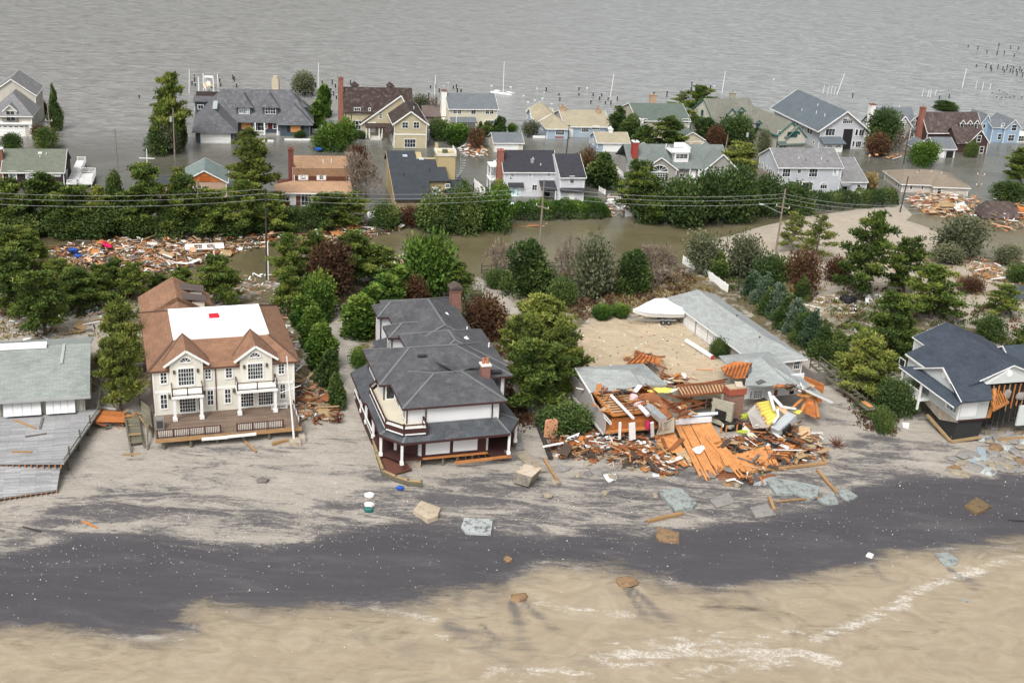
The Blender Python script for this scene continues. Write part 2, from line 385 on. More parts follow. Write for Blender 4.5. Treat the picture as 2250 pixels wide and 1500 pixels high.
# ---- sea: thin tan swash running up the beach
m, t, b = nodes('swash'); L = t.links
va = N(t, 'ShaderNodeVertexColor', layer_name='zone'); sp = N(t, 'ShaderNodeSeparateColor'); L.new(va.outputs[0], sp.inputs[0])
tc = N(t, 'ShaderNodeTexCoord')
f1 = streaknoise(-72, .22, 1.1, .9, 7., .66, .9); f2 = streaknoise(-50, .6, 1., .3, 9., .68, 2.2); f3 = streaknoise(0, 1, 1, 4., 4., .6, 0)
f5 = streaknoise(-60, .5, 1, .16, 4., .5, .6)
al = math_('ADD', sp.outputs[0], math_('MULTIPLY_ADD', math_('ADD', math_('ADD', math_('MULTIPLY', f1, .45), math_('MULTIPLY', f2, .2)), math_('MULTIPLY', f5, .35)), 2.3, -1.15))
afac = ramp(t, al, [(.42, (0,)*3), (.60, (.55,)*3), (.86, (.97,)*3)]).outputs[0]
c = ramp(t, f2, [(.3, (.29, .236, .168)), (.5, (.352, .29, .205)), (.7, (.405, .345, .255))]).outputs[0]
c = mixc(t, math_('MULTIPLY', sp.outputs[2], ramp(t, math_('ADD', f1, math_('MULTIPLY_ADD', sp.outputs[2], .5, -.25)), [(.38, (0,)*3), (.62, (.95,)*3)]).outputs[0]), c, (.105, .098, .098))
c = mixc(t, math_('MULTIPLY', ramp(t, f1, [(.47, (0,)*3), (.68, (.75,)*3)]).outputs[0], math_('SUBTRACT', 1.2, sp.outputs[0])), c, (.135, .125, .12))
vo = N(t, 'ShaderNodeTexVoronoi', feature='DISTANCE_TO_EDGE', i_Scale=1.5); 
dmp = N(t, 'ShaderNodeTexNoise', i_Scale=.9, i_Detail=4.0); L.new(tc.outputs['Object'], dmp.inputs['Vector'])
vv = N(t, 'ShaderNodeVectorMath', operation='MULTIPLY_ADD'); L.new(dmp.outputs[1], vv.inputs[0]); vv.inputs[1].default_value = (2.2,)*3; L.new(tc.outputs['Object'], vv.inputs[2])
L.new(vv.outputs[0], vo.inputs['Vector'])
lace = ramp(t, vo.outputs[0], [(.02, (.9,)*3), (.12, (.1,)*3), (.3, (0,)*3)]).outputs[0]
ff = math_('ADD', sp.outputs[1], math_('MULTIPLY_ADD', streaknoise(-20, .35, 1, 1.0, 7., .72, .8), 3.4, -2.0))
fm = ramp(t, ff, [(.3, (0,)*3), (.75, (1,)*3)]).outputs[0]
fo = math_('MINIMUM', math_('MULTIPLY', fm, math_('MULTIPLY_ADD', lace, .5, .16)), .62)
c = mixc(t, fo, c, (.80, .78, .74))
L.new(c, b.inputs['Base Color']); b.inputs['Roughness'].default_value = .45; b.inputs['Specular IOR Level'].default_value = .25
bp = N(t, 'ShaderNodeBump', i_Strength=.3, i_Distance=.08); L.new(math_('ADD', f3, f2), bp.inputs['Height']); L.new(bp.outputs[0], b.inputs['Normal'])
tr = N(t, 'ShaderNodeBsdfTransparent'); mx = N(t, 'ShaderNodeMixShader'); L.new(afac, mx.inputs[0]); L.new(tr.outputs[0], mx.inputs[1]); L.new(b.outputs[0], mx.inputs[2])
L.new(mx.outputs[0], t.nodes['Material Output'].inputs[0])
FOAM = [([(1345, 1445), (1440, 1432), (1560, 1420), (1660, 1432), (1700, 1450)], 2.2, 1.), ([(1705, 1440), (1760, 1435), (1815, 1450)], 1.4, 1.), ([(1800, 1400), (1860, 1375), (1930, 1345), (1985, 1325)], 1.2, .9), ([(1985, 1320), (2040, 1285), (2120, 1262), (2180, 1235), (2260, 1222)], 1.1, .9),
        ([(760, 1325), (830, 1333), (900, 1350), (950, 1362)], .8, .85), ([(1190, 1325), (1270, 1340), (1390, 1350)], .8, .8), ([(200, 1391), (280, 1394), (400, 1402)], .5, .7), ([(1580, 1395), (1700, 1395), (1760, 1385)], 1.6, .62), ([(1080, 1480), (1170, 1475), (1280, 1470)], 1.5, .75), ([(1500, 1480), (1600, 1470)], 1.6, .7), ([(930, 1360), (980, 1400), (1010, 1420)], .9, .6)]
FOAMW = [(np.array([at(0, a, c_, .1)[:2] for a, c_ in pts]), wd, s_) for pts, wd, s_ in FOAM]
FANW = [(np.array([at(0, *q, .1)[:2] for q in pts]), wd, s_) for pts, wd, s_ in (([(1388, 1288), (1470, 1365)], .9, 1), ([(1372, 1288), (1425, 1365)], .8, 1), ([(1150, 1318), (1225, 1390)], .9, .9), ([(1125, 1320), (1165, 1450)], 1.3, .9), ([(1060, 1370), (1110, 1425)], .9, .9), ([(985, 1370), (1130, 1450)], 2.6, .8), ([(1125, 1250), (1050, 1335)], 1.8, .8), ([(1010, 1300), (1010, 1400)], 2., .6), ([(780, 1390), (920, 1450)], 3.2, .5), ([(1905, 1228), (1945, 1272)], .8, 1), ([(2085, 1248), (2155, 1290)], 1., 1), ([(640, 1475), (800, 1415)], 2., .4), ([(330, 1385), (420, 1420)], 2., .5), ([(1640, 1300), (1700, 1350)], 1.4, .6), ([(1440, 1260), (1480, 1310)], 1.2, .9), ([(150, 1420), (330, 1460)], 2.2, .3), ([(1250, 1440), (1330, 1470)], 2., .4), ([(880, 1330), (960, 1360)], 1.5, .5))]
def seazone(x, y):
    a = polymask(x, y, SEA, 4.5)*.85 + .15*polymask(x, y, SEA, 14); f = np.zeros_like(x)
    for pts, wd, s_ in FOAMW:
        dm = np.full(x.shape, 1e9)
        for p, q in zip(pts, pts[1:]):
            d = q-p; tt = np.clip(((x-p[0])*d[0]+(y-p[1])*d[1])/(d @ d), 0, 1); dm = np.minimum(dm, np.hypot(x-p[0]-tt*d[0], y-p[1]-tt*d[1]))
        f = np.maximum(f, s_*np.exp(-(dm/wd)**2))
    fan = np.zeros_like(x)
    for pts, wd, s_ in FANW:
        p, q = pts; d = q-p; tt = np.clip(((x-p[0])*d[0]+(y-p[1])*d[1])/(d @ d), 0, 1); dm = np.hypot(x-p[0]-tt*d[0], y-p[1]-tt*d[1])/(wd*(.45+.8*tt)); fan = np.maximum(fan, s_*np.exp(-dm**2)*(1-.5*tt))
    return a, f, fan
def seaz(x, y): return np.maximum(hgt(x, y), 0)+.05
tag(grid('sea', axis(-900, 900, -72, 88, .45, 1.4), axis(-300, 140, 76, 128, .45, 1.4), seaz, {'zone': seazone}, m, mask=lambda x, y: polymask(x, y, SEA, 5.5) > .001), kind='structure')
# ================================================================== trees, shrubs, hedges
def leafmat(name, stops, trans=.0):
    m, t, b = nodes(name); L_ = t.links
    va = N(t, 'ShaderNodeVertexColor', layer_name='tint'); sp = N(t, 'ShaderNodeSeparateColor'); L_.new(va.outputs[0], sp.inputs[0])
    oi = N(t, 'ShaderNodeObjectInfo')
    a = N(t, 'ShaderNodeMath', operation='MULTIPLY_ADD', i_1=.34, i_2=-.17); L_.new(oi.outputs['Random'], a.inputs[0])
    s_ = N(t, 'ShaderNodeMath', operation='ADD'); L_.new(sp.outputs[0], s_.inputs[0]); L_.new(a.outputs[0], s_.inputs[1])
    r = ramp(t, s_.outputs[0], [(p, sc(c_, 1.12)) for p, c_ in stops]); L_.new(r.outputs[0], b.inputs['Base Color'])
    b.inputs['Roughness'].default_value = .7; b.inputs['Specular IOR Level'].default_value = .2
    return m
LEAF = {
 'pine': leafmat('pine_needles', [(.08, (.026, .046, .011)), (.42, (.062, .098, .019)), (.72, (.125, .165, .030)), (1, (.22, .235, .05))]),
 'pale': leafmat('pale_pine_needles', [(.1, (.05, .07, .016)), (.45, (.12, .145, .03)), (.8, (.19, .215, .045)), (1, (.26, .26, .06))]),
 'cedar': leafmat('cedar_leaves', [(.08, (.022, .044, .013)), (.48, (.046, .080, .021)), (.82, (.088, .125, .032)), (1, (.13, .16, .042))]),
 'bright': leafmat('bright_leaves', [(.1, (.026, .060, .010)), (.5, (.060, .115, .018)), (.85, (.115, .175, .028)), (1, (.17, .22, .04))]),
 'grey': leafmat('grey_green_leaves', [(.1, (.04, .05, .026)), (.5, (.085, .098, .052)), (.85, (.13, .14, .075)), (1, (.18, .17, .09))]),
 'russet': leafmat('russet_leaves', [(.1, (.040, .022, .013)), (.5, (.082, .040, .022)), (.85, (.13, .066, .034)), (1, (.11, .10, .035))]),
 'twig': leafmat('bare_twigs', [(.1, (.10, .075, .055)), (.5, (.17, .13, .10)), (1, (.26, .21, .165))]),
 'blue': leafmat('blue_spruce_needles', [(.1, (.022, .045, .022)), (.5, (.05, .088, .046)), (.85, (.095, .14, .085)), (1, (.13, .17, .12))]),
 'dry': leafmat('dry_grass_blades', [(.1, (.14, .10, .045)), (.5, (.26, .20, .09)), (1, (.36, .29, .14))]),
}
BARK = M('bark', (.12, .095, .075), .95, var=.3)
PALEBARK = M('grey_bark', (.2, .175, .15), .95, var=.3)
def quads(c, d, up, ln, wd):
    """leaf quads: centre c, along d, width axis perpendicular; all arrays"""
    s_ = np.cross(d, up); s_ /= np.linalg.norm(s_, axis=1, keepdims=True)+1e-9
    a = d*ln[:, None]; b_ = s_*wd[:, None]/2
    return np.stack([c-b_*.55, c+b_*.55, c+a*.55+b_, c+a, c+a*.55-b_], 1)
def leafmesh(name, Q, tint):
    n, k = Q.shape[:2]; me = bpy.data.meshes.new(name); me.vertices.add(n*k); me.vertices.foreach_set('co', Q.reshape(-1))
    me.loops.add(n*k); me.loops.foreach_set('vertex_index', np.arange(n*k)); me.polygons.add(n); me.polygons.foreach_set('loop_start', np.arange(0, n*k, k))
    me.update(calc_edges=True)
    a = me.attributes.new('tint', 'FLOAT_COLOR', 'POINT'); tt = np.repeat(tint, k)
    a.data.foreach_set('color', np.stack([tt, tt, tt, np.ones_like(tt)], 1).astype(np.float32).ravel())
    return me
def unit(v): return v/(np.linalg.norm(v, axis=-1, keepdims=True)+1e-9)
PROTO = {}
def proto_pine(seed, lean=0, sparse=1., tall=1.):
    """irregular open pine, height 8 x width 6: limbs that end in cushions of needle tufts"""
    g = np.random.default_rng(seed); C, D, tn = [], [], []; tr = MB()
    hgt_, rad = 8.0, 3.0
    pts = [np.array([0, 0, -.4])]; x = y = 0
    for i in range(1, 8):
        x += g.normal(0, .12)+lean*.1; y += g.normal(0, .12); pts.append(np.array([x, y, hgt_*i/7.6]))
    for i in range(7): tr.tube(pts[i], pts[i+1], .2*(1-i/8), .2*(1-(i+1)/8), 6)
    nb = int(30*sparse)+6
    for b_ in range(nb):
        f = .14+.86*(b_/nb)**.9; z = f*hgt_*.97; base = np.array([np.interp(z, [p[2] for p in pts], [p[0] for p in pts]), np.interp(z, [p[2] for p in pts], [p[1] for p in pts]), z])
        prof = (1.02-.72*f**2.6)*(.62+.38*min(1, f/.25))*g.uniform(.7, 1.12)
        az = b_*2.4+g.normal(0, .45); ln = rad*prof*g.uniform(.6, 1.12)
        tip = base+np.array([math.cos(az)*ln, math.sin(az)*ln, ln*g.uniform(.02, .4)])
        tr.tube(base, base+(tip-base)*.85, .06, .02, 4)
        hue = g.uniform(.25, .72)
        nclump = max(2, int(ln*2.3))
        for c_ in range(nclump):
            u = .32+.68*(c_+g.uniform(0, .8))/nclump; p = base+(tip-base)*u; r_ = g.uniform(.45, .9)*(1-.2*f)
            k = int(26*sparse+6); off = unit(g.normal(size=(k, 3)))*(g.random((k, 1))**.5)*r_; off[:, 2] *= .55
            C.append(p+off); D.append(unit(unit(off+1e-3)*.7+np.array([0, 0, .75])+g.normal(0, .35, (k, 3))))
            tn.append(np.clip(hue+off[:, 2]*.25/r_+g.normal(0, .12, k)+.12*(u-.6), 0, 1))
    C = np.concatenate(C); D = np.concatenate(D); tn = np.concatenate(tn); k = 3
    C = np.repeat(C, k, 0); D = unit(np.repeat(D, k, 0)+g.normal(0, .4, (len(C), 3))); tn = np.repeat(tn, k)
    Q = quads(C, D, unit(g.normal(size=C.shape)), g.uniform(.22, .42, len(C)), g.uniform(.06, .13, len(C)))
    return tr.mesh('pine_trunk'), leafmesh('pine_crown', Q, tn), 6.0, 8.0
def proto_mass(seed, shape, w_=4., h_=4., lumps=12, n=5200, trunk=True, leaf=.3, loose=.0):
    """dense crown: leaves in a shell round many lumps; shape: round, cone, column"""
    g = np.random.default_rng(seed); C, D, tn = [], [], []; tr = MB()
    Ls = []
    for i in range(lumps):
        f = (i+.5)/lumps
        if shape == 'cone': r_ = w_/2*(1.06-f)**.55*g.uniform(.42, .7); z = h_*(.06+.84*f)+g.normal(0, .2); o = w_/2*(1-f*.72)*g.uniform(.35, .62)
        elif shape == 'column': r_ = w_/2*(.66 if f < .7 else .66*(1.3-f)/.6)*g.uniform(.85, 1.15); z = h_*(.08+.84*f); o = w_/2*.42*(1 if f < .7 else .4)
        else: r_ = w_/2*g.uniform(.34, .56); z = h_*(.22+.55*g.random()); o = w_/2*.62*math.sqrt(g.random())*(1.15-z/h_*.6)
        az = i*2.4+g.uniform(0, .8); Ls.append((np.array([math.cos(az)*o, math.sin(az)*o, z]), r_*g.uniform(.85, 1.15), g.uniform(.2, .75)))
    tot = sum(l[1]**2 for l in Ls)
    for c_, r_, hue in Ls:
        k = int(n*r_*r_/tot); d = unit(g.normal(size=(k, 3))); q = c_+d*r_*(g.uniform(.62+loose*-.3, 1.06+loose*.35, (k, 1)))*np.array([1, 1, 1.05 if shape == 'round' else 1.3])
        C.append(q); up_ = .9 if shape != 'round' else .35
        D.append(unit(d*.8+np.array([0, 0, up_])+g.normal(0, .5, (k, 3))))
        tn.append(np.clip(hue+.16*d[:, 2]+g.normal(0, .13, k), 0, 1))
    C = np.concatenate(C); D = np.concatenate(D); tn = np.concatenate(tn); ok = C[:, 2] > .05; C, D, tn = C[ok], D[ok], tn[ok]
    Q = quads(C, D, unit(g.normal(size=C.shape)), g.uniform(.7, 1.3, len(C))*leaf, g.uniform(.5, .9, len(C))*leaf)
    tr.tube((0, 0, -.3), (0, 0, h_*.6), .06*w_/2, .03, 6)
    for i in range(5):
        c_ = Ls[int(i*len(Ls)/5)][0]; tr.tube((0, 0, h_*.12), c_, .05, .02, 4)
    return tr.mesh('trunk'), leafmesh('crown', Q, tn), w_, h_
def proto_bare(seed, leafy=0, w_=4., h_=4.5):
    """leafless shrub: forking twigs, a few leaves left"""
    g = np.random.default_rng(seed); tr = MB(); C, D, tn = [], [], []
    def grow(p, d, ln, r_, k):
        q = p+d*ln
        if k <= 1: tr.tube(p, q, r_, r_*.6, 4)
        else:
            C.append(p); D.append(d*ln); tn.append(g.uniform(.1, 1))
        if k >= 5: return
        for i in range(3 if k < 4 else 4):
            e = unit(d+g.normal(0, .5, 3)+np.array([0, 0, .08])); grow(p+(q-p)*g.uniform(.55, 1), e, ln*g.uniform(.6, .84), r_*.55, k+1)
    for i in range(5):
        az = i*1.256+g.uniform(0, .5); grow(np.array([0, 0, -.2]), unit(np.array([math.cos(az)*.5, math.sin(az)*.5, 1.])), 1.35, .07, 0)
    C = np.array(C); DD = np.array(D); ln = np.linalg.norm(DD, axis=1); tn = np.array(tn)
    Q = quads(C, DD/ln[:, None], unit(g.normal(size=C.shape)), ln*1.1, np.full(len(C), .05))
    s_ = np.array([w_/4.4, w_/4.4, 1]); top_ = Q[:, :, 2].max(); Q = Q*np.array([w_/(np.ptp(Q[:, :, 0])), w_/(np.ptp(Q[:, :, 1])), h_/top_])
    return tr.mesh('stems'), leafmesh('twigs', Q, tn), w_, h_
def P_(kind, gen, leaf, bark=BARK):
    PROTO.setdefault(kind, [])
    a = gen; a[1].materials.append(LEAF[leaf]); a[0].materials.append(bark); PROTO[kind].append(a)
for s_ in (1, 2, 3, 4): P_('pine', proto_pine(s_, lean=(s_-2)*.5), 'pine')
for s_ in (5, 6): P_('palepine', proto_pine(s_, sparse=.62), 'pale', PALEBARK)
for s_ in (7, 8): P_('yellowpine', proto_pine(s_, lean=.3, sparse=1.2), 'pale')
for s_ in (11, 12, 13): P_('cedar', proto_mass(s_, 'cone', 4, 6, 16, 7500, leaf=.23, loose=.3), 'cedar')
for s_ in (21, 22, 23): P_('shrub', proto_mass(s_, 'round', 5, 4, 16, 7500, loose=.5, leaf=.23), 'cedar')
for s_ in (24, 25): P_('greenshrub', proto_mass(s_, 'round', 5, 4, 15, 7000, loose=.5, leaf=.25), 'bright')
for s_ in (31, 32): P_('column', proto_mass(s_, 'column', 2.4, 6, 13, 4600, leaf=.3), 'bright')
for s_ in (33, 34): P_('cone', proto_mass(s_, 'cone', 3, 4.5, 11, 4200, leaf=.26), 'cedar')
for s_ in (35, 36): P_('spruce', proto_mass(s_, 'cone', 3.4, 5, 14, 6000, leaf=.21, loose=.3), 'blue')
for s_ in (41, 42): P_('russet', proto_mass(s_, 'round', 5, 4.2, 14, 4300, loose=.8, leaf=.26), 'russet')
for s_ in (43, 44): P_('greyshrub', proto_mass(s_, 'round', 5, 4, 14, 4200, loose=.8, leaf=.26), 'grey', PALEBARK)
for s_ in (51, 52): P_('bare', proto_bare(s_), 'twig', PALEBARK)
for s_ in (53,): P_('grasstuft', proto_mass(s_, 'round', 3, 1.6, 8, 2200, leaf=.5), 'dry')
NAMES = {'pine': ('pine_tree', 'tree'), 'palepine': ('pine_tree', 'tree'), 'yellowpine': ('pine_tree', 'tree'), 'cedar': ('cedar_tree', 'tree'), 'shrub': ('shrub', 'shrub'), 'greenshrub': ('shrub', 'shrub'), 'column': ('arborvitae', 'shrub'),
         'cone': ('clipped_evergreen', 'shrub'), 'spruce': ('spruce_tree', 'tree'), 'russet': ('shrub', 'shrub'), 'greyshrub': ('shrub', 'shrub'), 'bare': ('bare_shrub', 'shrub'), 'grasstuft': ('grass_clump', 'grass')}
TREES = []; _tg = random.Random(3)
def tree(kind, bx, by, ty, wpx, label, group=None, k=0, sink=0.):
    """base, top and width as surveyed on the photo; real size on the real ground"""
    p = ongr(k, bx, by); s_ = SURV[k][2]; pm = ppm(p)
    hz = (by-ty)/s_/pm/.90; wm = wpx/s_/pm*((1.2 if bx < 1700 else 1.04) if 'pine' in kind else 1.1)
    pr = PROTO[kind]; tr, cr, w0, h0 = pr[_tg.randrange(len(pr))]; nm, cat = NAMES[kind]
    o = empty(nm, label, cat, (p[0], p[1], p[2]-sink), _tg.uniform(0, 6.28), group)
    o.scale = (wm/w0, wm/w0, hz/h0)
    nt_, nc = ('stems', 'twigs') if kind == 'bare' else (('stem', 'blades') if kind == 'grasstuft' else ('trunk', 'crown'))
    for nm_, me in ((nt_, tr), (nc, cr)):
        c = bpy.data.objects.new(nm_, me); COL.objects.link(c); c.parent = o
    TREES.append(o); return o
def trees(kind, rows, label, group):
    for r in rows: tree(kind, *r, label, group)
def hedge(name, a, b_, wd, ht, leaf, label, n=9000, bulge=.25, group=None, seed=1, ends=True):
    """a long leafy body from a to b (world xy), uneven top"""
    g = np.random.default_rng(seed); a = np.array(a[:2]); b_ = np.array(b_[:2]); d = b_-a; Ln = np.linalg.norm(d); d /= Ln; s_ = np.array([-d[1], d[0]])
    u = g.random(n); ang = g.uniform(-.15, math.pi+.15, n); tops = ht*(1+.10*np.sin(u*Ln*1.1+seed)+.07*np.sin(u*Ln*2.7+1))
    r_ = np.where(g.random(n) < .75, g.uniform(.86, 1.06, n), g.uniform(.4, .9, n))
    cx = np.sign(np.cos(ang))*np.abs(np.cos(ang))**.55*wd/2*r_*(1+bulge*.5*np.sin(u*Ln*1.9)); cz = np.abs(np.sin(ang))**.6*tops*r_
    endf = np.minimum(1, np.minimum(u, 1-u)*Ln/(wd*.45)); cz *= .35+.65*np.sqrt(endf); cx *= .5+.5*endf
    C = np.stack([a[0]+d[0]*u*Ln+s_[0]*cx, a[1]+d[1]*u*Ln+s_[1]*cx, cz], 1)
    C[:, 2] += np.maximum(hgt(C[:, 0], C[:, 1]), -.3)
    o3 = np.stack([s_[0]*np.cos(ang), s_[1]*np.cos(ang), np.sin(ang)], 1); D = unit(o3+np.array([0, 0, .5])+g.normal(0, .5, (n, 3)))
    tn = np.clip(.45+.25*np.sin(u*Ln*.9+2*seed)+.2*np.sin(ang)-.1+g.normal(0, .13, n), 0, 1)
    base = np.array([a[0], a[1], gz(*a)]); C -= base
    o = empty(name, label, 'hedge', tuple(base), 0, group)
    me = leafmesh('foliage', quads(C, D, unit(g.normal(size=C.shape)), g.uniform(.25, .42, n), g.uniform(.16, .28, n)), tn); link('foliage', me, LEAF[leaf], o)
    st = MB()
    for i in range(int(Ln/1.2)):
        q = a+d*(i+.5)*1.2-a; st.tube((q[0], q[1], -.4), (q[0], q[1], ht*.7), .06, .03, 5)
    st.build('stems', BARK, o); return o

def undergrowth(name, label, leaf, polys, seed, hmax=1.1, per=1.0):
    """low ground cover nobody could count: leaf clumps over the survey polygons"""
    g = np.random.default_rng(seed); C, D, tn = [], [], []
    for poly, n in polys:
        xs = [q[0] for q in poly]; ys = [q[1] for q in poly]; k = 0
        while k < n*per:
            x, y = g.uniform(min(xs), max(xs)), g.uniform(min(ys), max(ys)); c = False
            for (x0, y0), (x1, y1) in zip(poly, poly[1:]+poly[:1]):
                if (y0 > y) != (y1 > y) and x < (x1-x0)*(y-y0)/(y1-y0)+x0: c = not c
            if not c: continue
            k += 1; p = ongr(0, x, y); m = int(g.integers(14, 34)); r_ = g.uniform(.4, 1.25); h_ = g.uniform(.25, hmax)
            d = unit(g.normal(size=(m, 3))); d[:, 2] = np.abs(d[:, 2]); C.append(p+d*np.array([r_, r_, h_])*g.uniform(.5, 1, (m, 1))); D.append(unit(d+np.array([0, 0, .5])+g.normal(0, .5, (m, 3)))); tn.append(np.clip(g.uniform(.15, .75)+g.normal(0, .12, m), 0, 1))
    C = np.concatenate(C); D = np.concatenate(D); tn = np.concatenate(tn)
    o = link(name, leafmesh(name, quads(C, D, unit(g.normal(size=C.shape)), g.uniform(.25, .5, len(C)), g.uniform(.12, .24, len(C))), tn), LEAF[leaf]); return tag(o, label, 'undergrowth', None, 'stuff')
# ================================================================== house builder
class House:
    def __init__(s, name, label, k, ox, oy, oz, rot, group=None, cat='house'):
        p = at(k, ox, oy, oz); a = R(rot); s.o = np.array([p[0], p[1], 0.]); s.rot = a
        s.u = np.array([math.cos(a), math.sin(a), 0]); s.v = np.array([-math.sin(a), math.cos(a), 0])
        s.e = empty(name, label, cat, tuple(s.o), a, group)
    def P(s, k, x, y, z):                 # surveyed point at height z -> local
        p = at(k, x, y, z)-s.o; return np.array([p @ s.u, p @ s.v, z])
    def F(s, k, x, y, c=0.):              # on the plane y = c -> (x, z)
        d = ray(k, x, y); t = ((s.o+s.v*c-CAMP) @ s.v)/(d @ s.v); p = CAMP+d*t-s.o; return p @ s.u, p[2]
    def S(s, k, x, y, c=0.):              # on the plane x = c -> (y, z)
        d = ray(k, x, y); t = ((s.o+s.u*c-CAMP) @ s.u)/(d @ s.u); p = CAMP+d*t-s.o; return p @ s.v, p[2]
    def part(s, name, mb, mat, parent=None, label=None):
        o = mb.build(name, mat, parent or s.e)
        if label: o['label'] = label
        return o
    def gable(s, x0, x1, y0, y1, z0, ze, zr, ax, wall, roof, trim=WHITE, oh=.35, rk=.3, br=None, zeb=None, wallname='wall', corner=True, walls=True, tt=.2):
        """ridge along ax; br = ridge position across; zeb = eave height on the far side"""
        if ax == 'x': a0, a1, b0, b1 = x0, x1, y0, y1; Q = lambda a, b, z: (a, b, z)
        else: a0, a1, b0, b1 = y0, y1, x0, x1; Q = lambda a, b, z: (b, a, z)
        br = (b0+b1)/2 if br is None else br; zeb = ze if zeb is None else zeb
        if walls:
            wb = MB(); wb.prism([Q(a0, b0, z0), Q(a0, b1, z0), Q(a0, b1, zeb), Q(a0, br, zr), Q(a0, b0, ze)], np.array(Q(a1, b0, 0))-np.array(Q(a0, b0, 0)))
            s.part(wallname, wb, wall)
            if corner and trim:
                for a in (a0, a1):
                    for b in (b0, b1):
                        x, y, _ = Q(a, b, 0)
                        if y == max(y0, y1) and x != x0: continue
                        s.part('corner_board', MB().box(x-.07, y-.07, z0, x+.07, y+.07, (ze if b == b0 else zeb)-.02), trim)
        rb = MB(); t1 = MB(); off = .05
        for (b, z_) in ((b0, ze), (b1, zeb)):
            sl = (zr-z_)/abs(br-b); be = b+(-oh if b < br else oh); zz = z_-sl*oh
            poly = [Q(a0-rk, br, zr+.17), Q(a1+rk, br, zr+.17), Q(a1+rk, be, zz+.17), Q(a0-rk, be, zz+.17)]
            rb.slab(poly, .16)
            if trim:
                for a in (a0-rk-.03, a1+rk+.03): t1.bar(Q(a, br, zr+.07), Q(a, be, zz+.07), .06, tt)
                t1.bar(Q(a0-rk-.05, be+(-.04 if b < br else .04), zz+.04), Q(a1+rk+.05, be+(-.04 if b < br else .04), zz+.04), .07, tt)
        r = s.part('roof', rb, roof)
        if trim: s.part('roof_trim', t1, trim, r)
        return r
    def hip(s, x0, x1, y0, y1, z0, ze, zr, ax, l, r_, wall, roof, trim=WHITE, oh=.4, walls=True, cap=None, corner=True, rb_=None):
        if walls:
            s.part('wall', MB().box(x0, y0, z0, x1, y1, ze), wall)
            if corner and trim:
                for x, y in ((x0, y0), (x1, y0), (x0, y1)): s.part('corner_board', MB().box(x-.07, y-.07, z0, x+.07, y+.07, ze-.02), trim)
        E = [np.array(p) for p in ((x0-oh, y0-oh, ze), (x1+oh, y0-oh, ze), (x1+oh, y1+oh, ze), (x0-oh, y1+oh, ze))]
        if ax == 'x':
            ym = (y0+y1)/2 if rb_ is None else rb_; A = np.array((x0+l, ym, zr)); B = np.array((x1-r_, ym, zr))
            fs = [(E[0], E[1], B, A), (E[2], E[3], A, B), (E[3], E[0], A), (E[1], E[2], B)]; ends = ((E[0], A), (E[3], A), (E[1], B), (E[2], B), (A, B))
        else:
            xm = (x0+x1)/2 if rb_ is None else rb_; A = np.array((xm, y0+l, zr)); B = np.array((xm, y1-r_, zr))
            fs = [(E[0], E[1], A), (E[1], E[2], B, A), (E[2], E[3], B), (E[3], E[0], A, B)]; ends = ((E[0], A), (E[1], A), (E[2], B), (E[3], B), (A, B))
        rb = MB(); dn = np.array((0, 0, -.06))
        for f in fs: rb.face(list(f))
        for i in range(4): rb.face([E[(i+1) % 4], E[i], E[i]+dn, E[(i+1) % 4]+dn])
        rb.face([e+dn for e in E][::-1])
        r = s.part('roof', rb, roof)
        if trim:
            tb = MB()
            for i in range(4): tb.bar(E[i]+(0, 0, -.16), E[(i+1) % 4]+(0, 0, -.16), .09, .2)
            s.part('roof_trim', tb, trim, r)
        if cap:
            cp = MB()
            for a, b in ends:
                if np.linalg.norm(a-b) > .3: cp.bar(a+(0, 0, .02), b+(0, 0, .02), .3, .07)
            s.part('ridge_cap', cp, cap, r)
        return r
    # ---- openings; face 'F' looks towards -y, 'L' towards -x, 'R' towards +x
    def _map(s, face, c):
        if face == 'F': return lambda a, z, d: (a, c-d, z)
        if face == 'L': return lambda a, z, d: (c-d, a, z)
        return lambda a, z, d: (c+d, a, z)
    def rect(s, face, c, k, x0, y0, x1, y1):
        f = s.F if face == 'F' else s.S; xm, ym = (x0+x1)/2, (y0+y1)/2
        a0 = f(k, x0, ym, c)[0]; a1 = f(k, x1, ym, c)[0]; z1 = f(k, xm, y0, c)[1]; z0 = f(k, xm, y1, c)[1]
        return min(a0, a1), max(a0, a1), z0, z1
    def winm(s, face, c, a0, a1, z0, z1, nx=2, ny=2, gl=None, frame=WHITE, fw=.11, name='window', arch=False, mun=.05, pane='pane', trimname='frame'):
        q = s._map(face, c); gl = gl or GLASS; w_ = a1-a0; h_ = z1-z0
        def bx(mb, b0, b1, c0, c1, d0, d1):
            p = [q(b0, c0, d0), q(b1, c0, d0), q(b1, c1, d0), q(b0, c1, d0)]; e = np.array(q(b0, c0, d1))-np.array(q(b0, c0, d0)); mb.prism(p, e)
        fr = MB()
        if arch:
            n = 14; pts = [((a0+a1)/2-math.cos(math.pi*i/n)*w_/2, z0+math.sin(math.pi*i/n)*h_) for i in range(n+1)]
            g = MB().prism([q(a, z, -.02) for a, z in pts], np.array(q(0, 0, .03))-np.array(q(0, 0, -.02)))
            for (a, z), (a2, z2) in zip(pts, pts[1:]): fr.bar(q(a, z, .04), q(a2, z2, .04), fw, fw)
            fr.bar(q(a0-fw/2, z0, .04), q(a1+fw/2, z0, .04), fw, fw)
            for i in range(1, nx+1):
                t_ = math.pi*i/(nx+1); fr.bar(q((a0+a1)/2, z0, .05), q((a0+a1)/2-math.cos(t_)*w_/2, z0+math.sin(t_)*h_, .05), mun, mun)
        else:
            g = MB(); bx(g, a0, a1, z0, z1, -.02, .03)
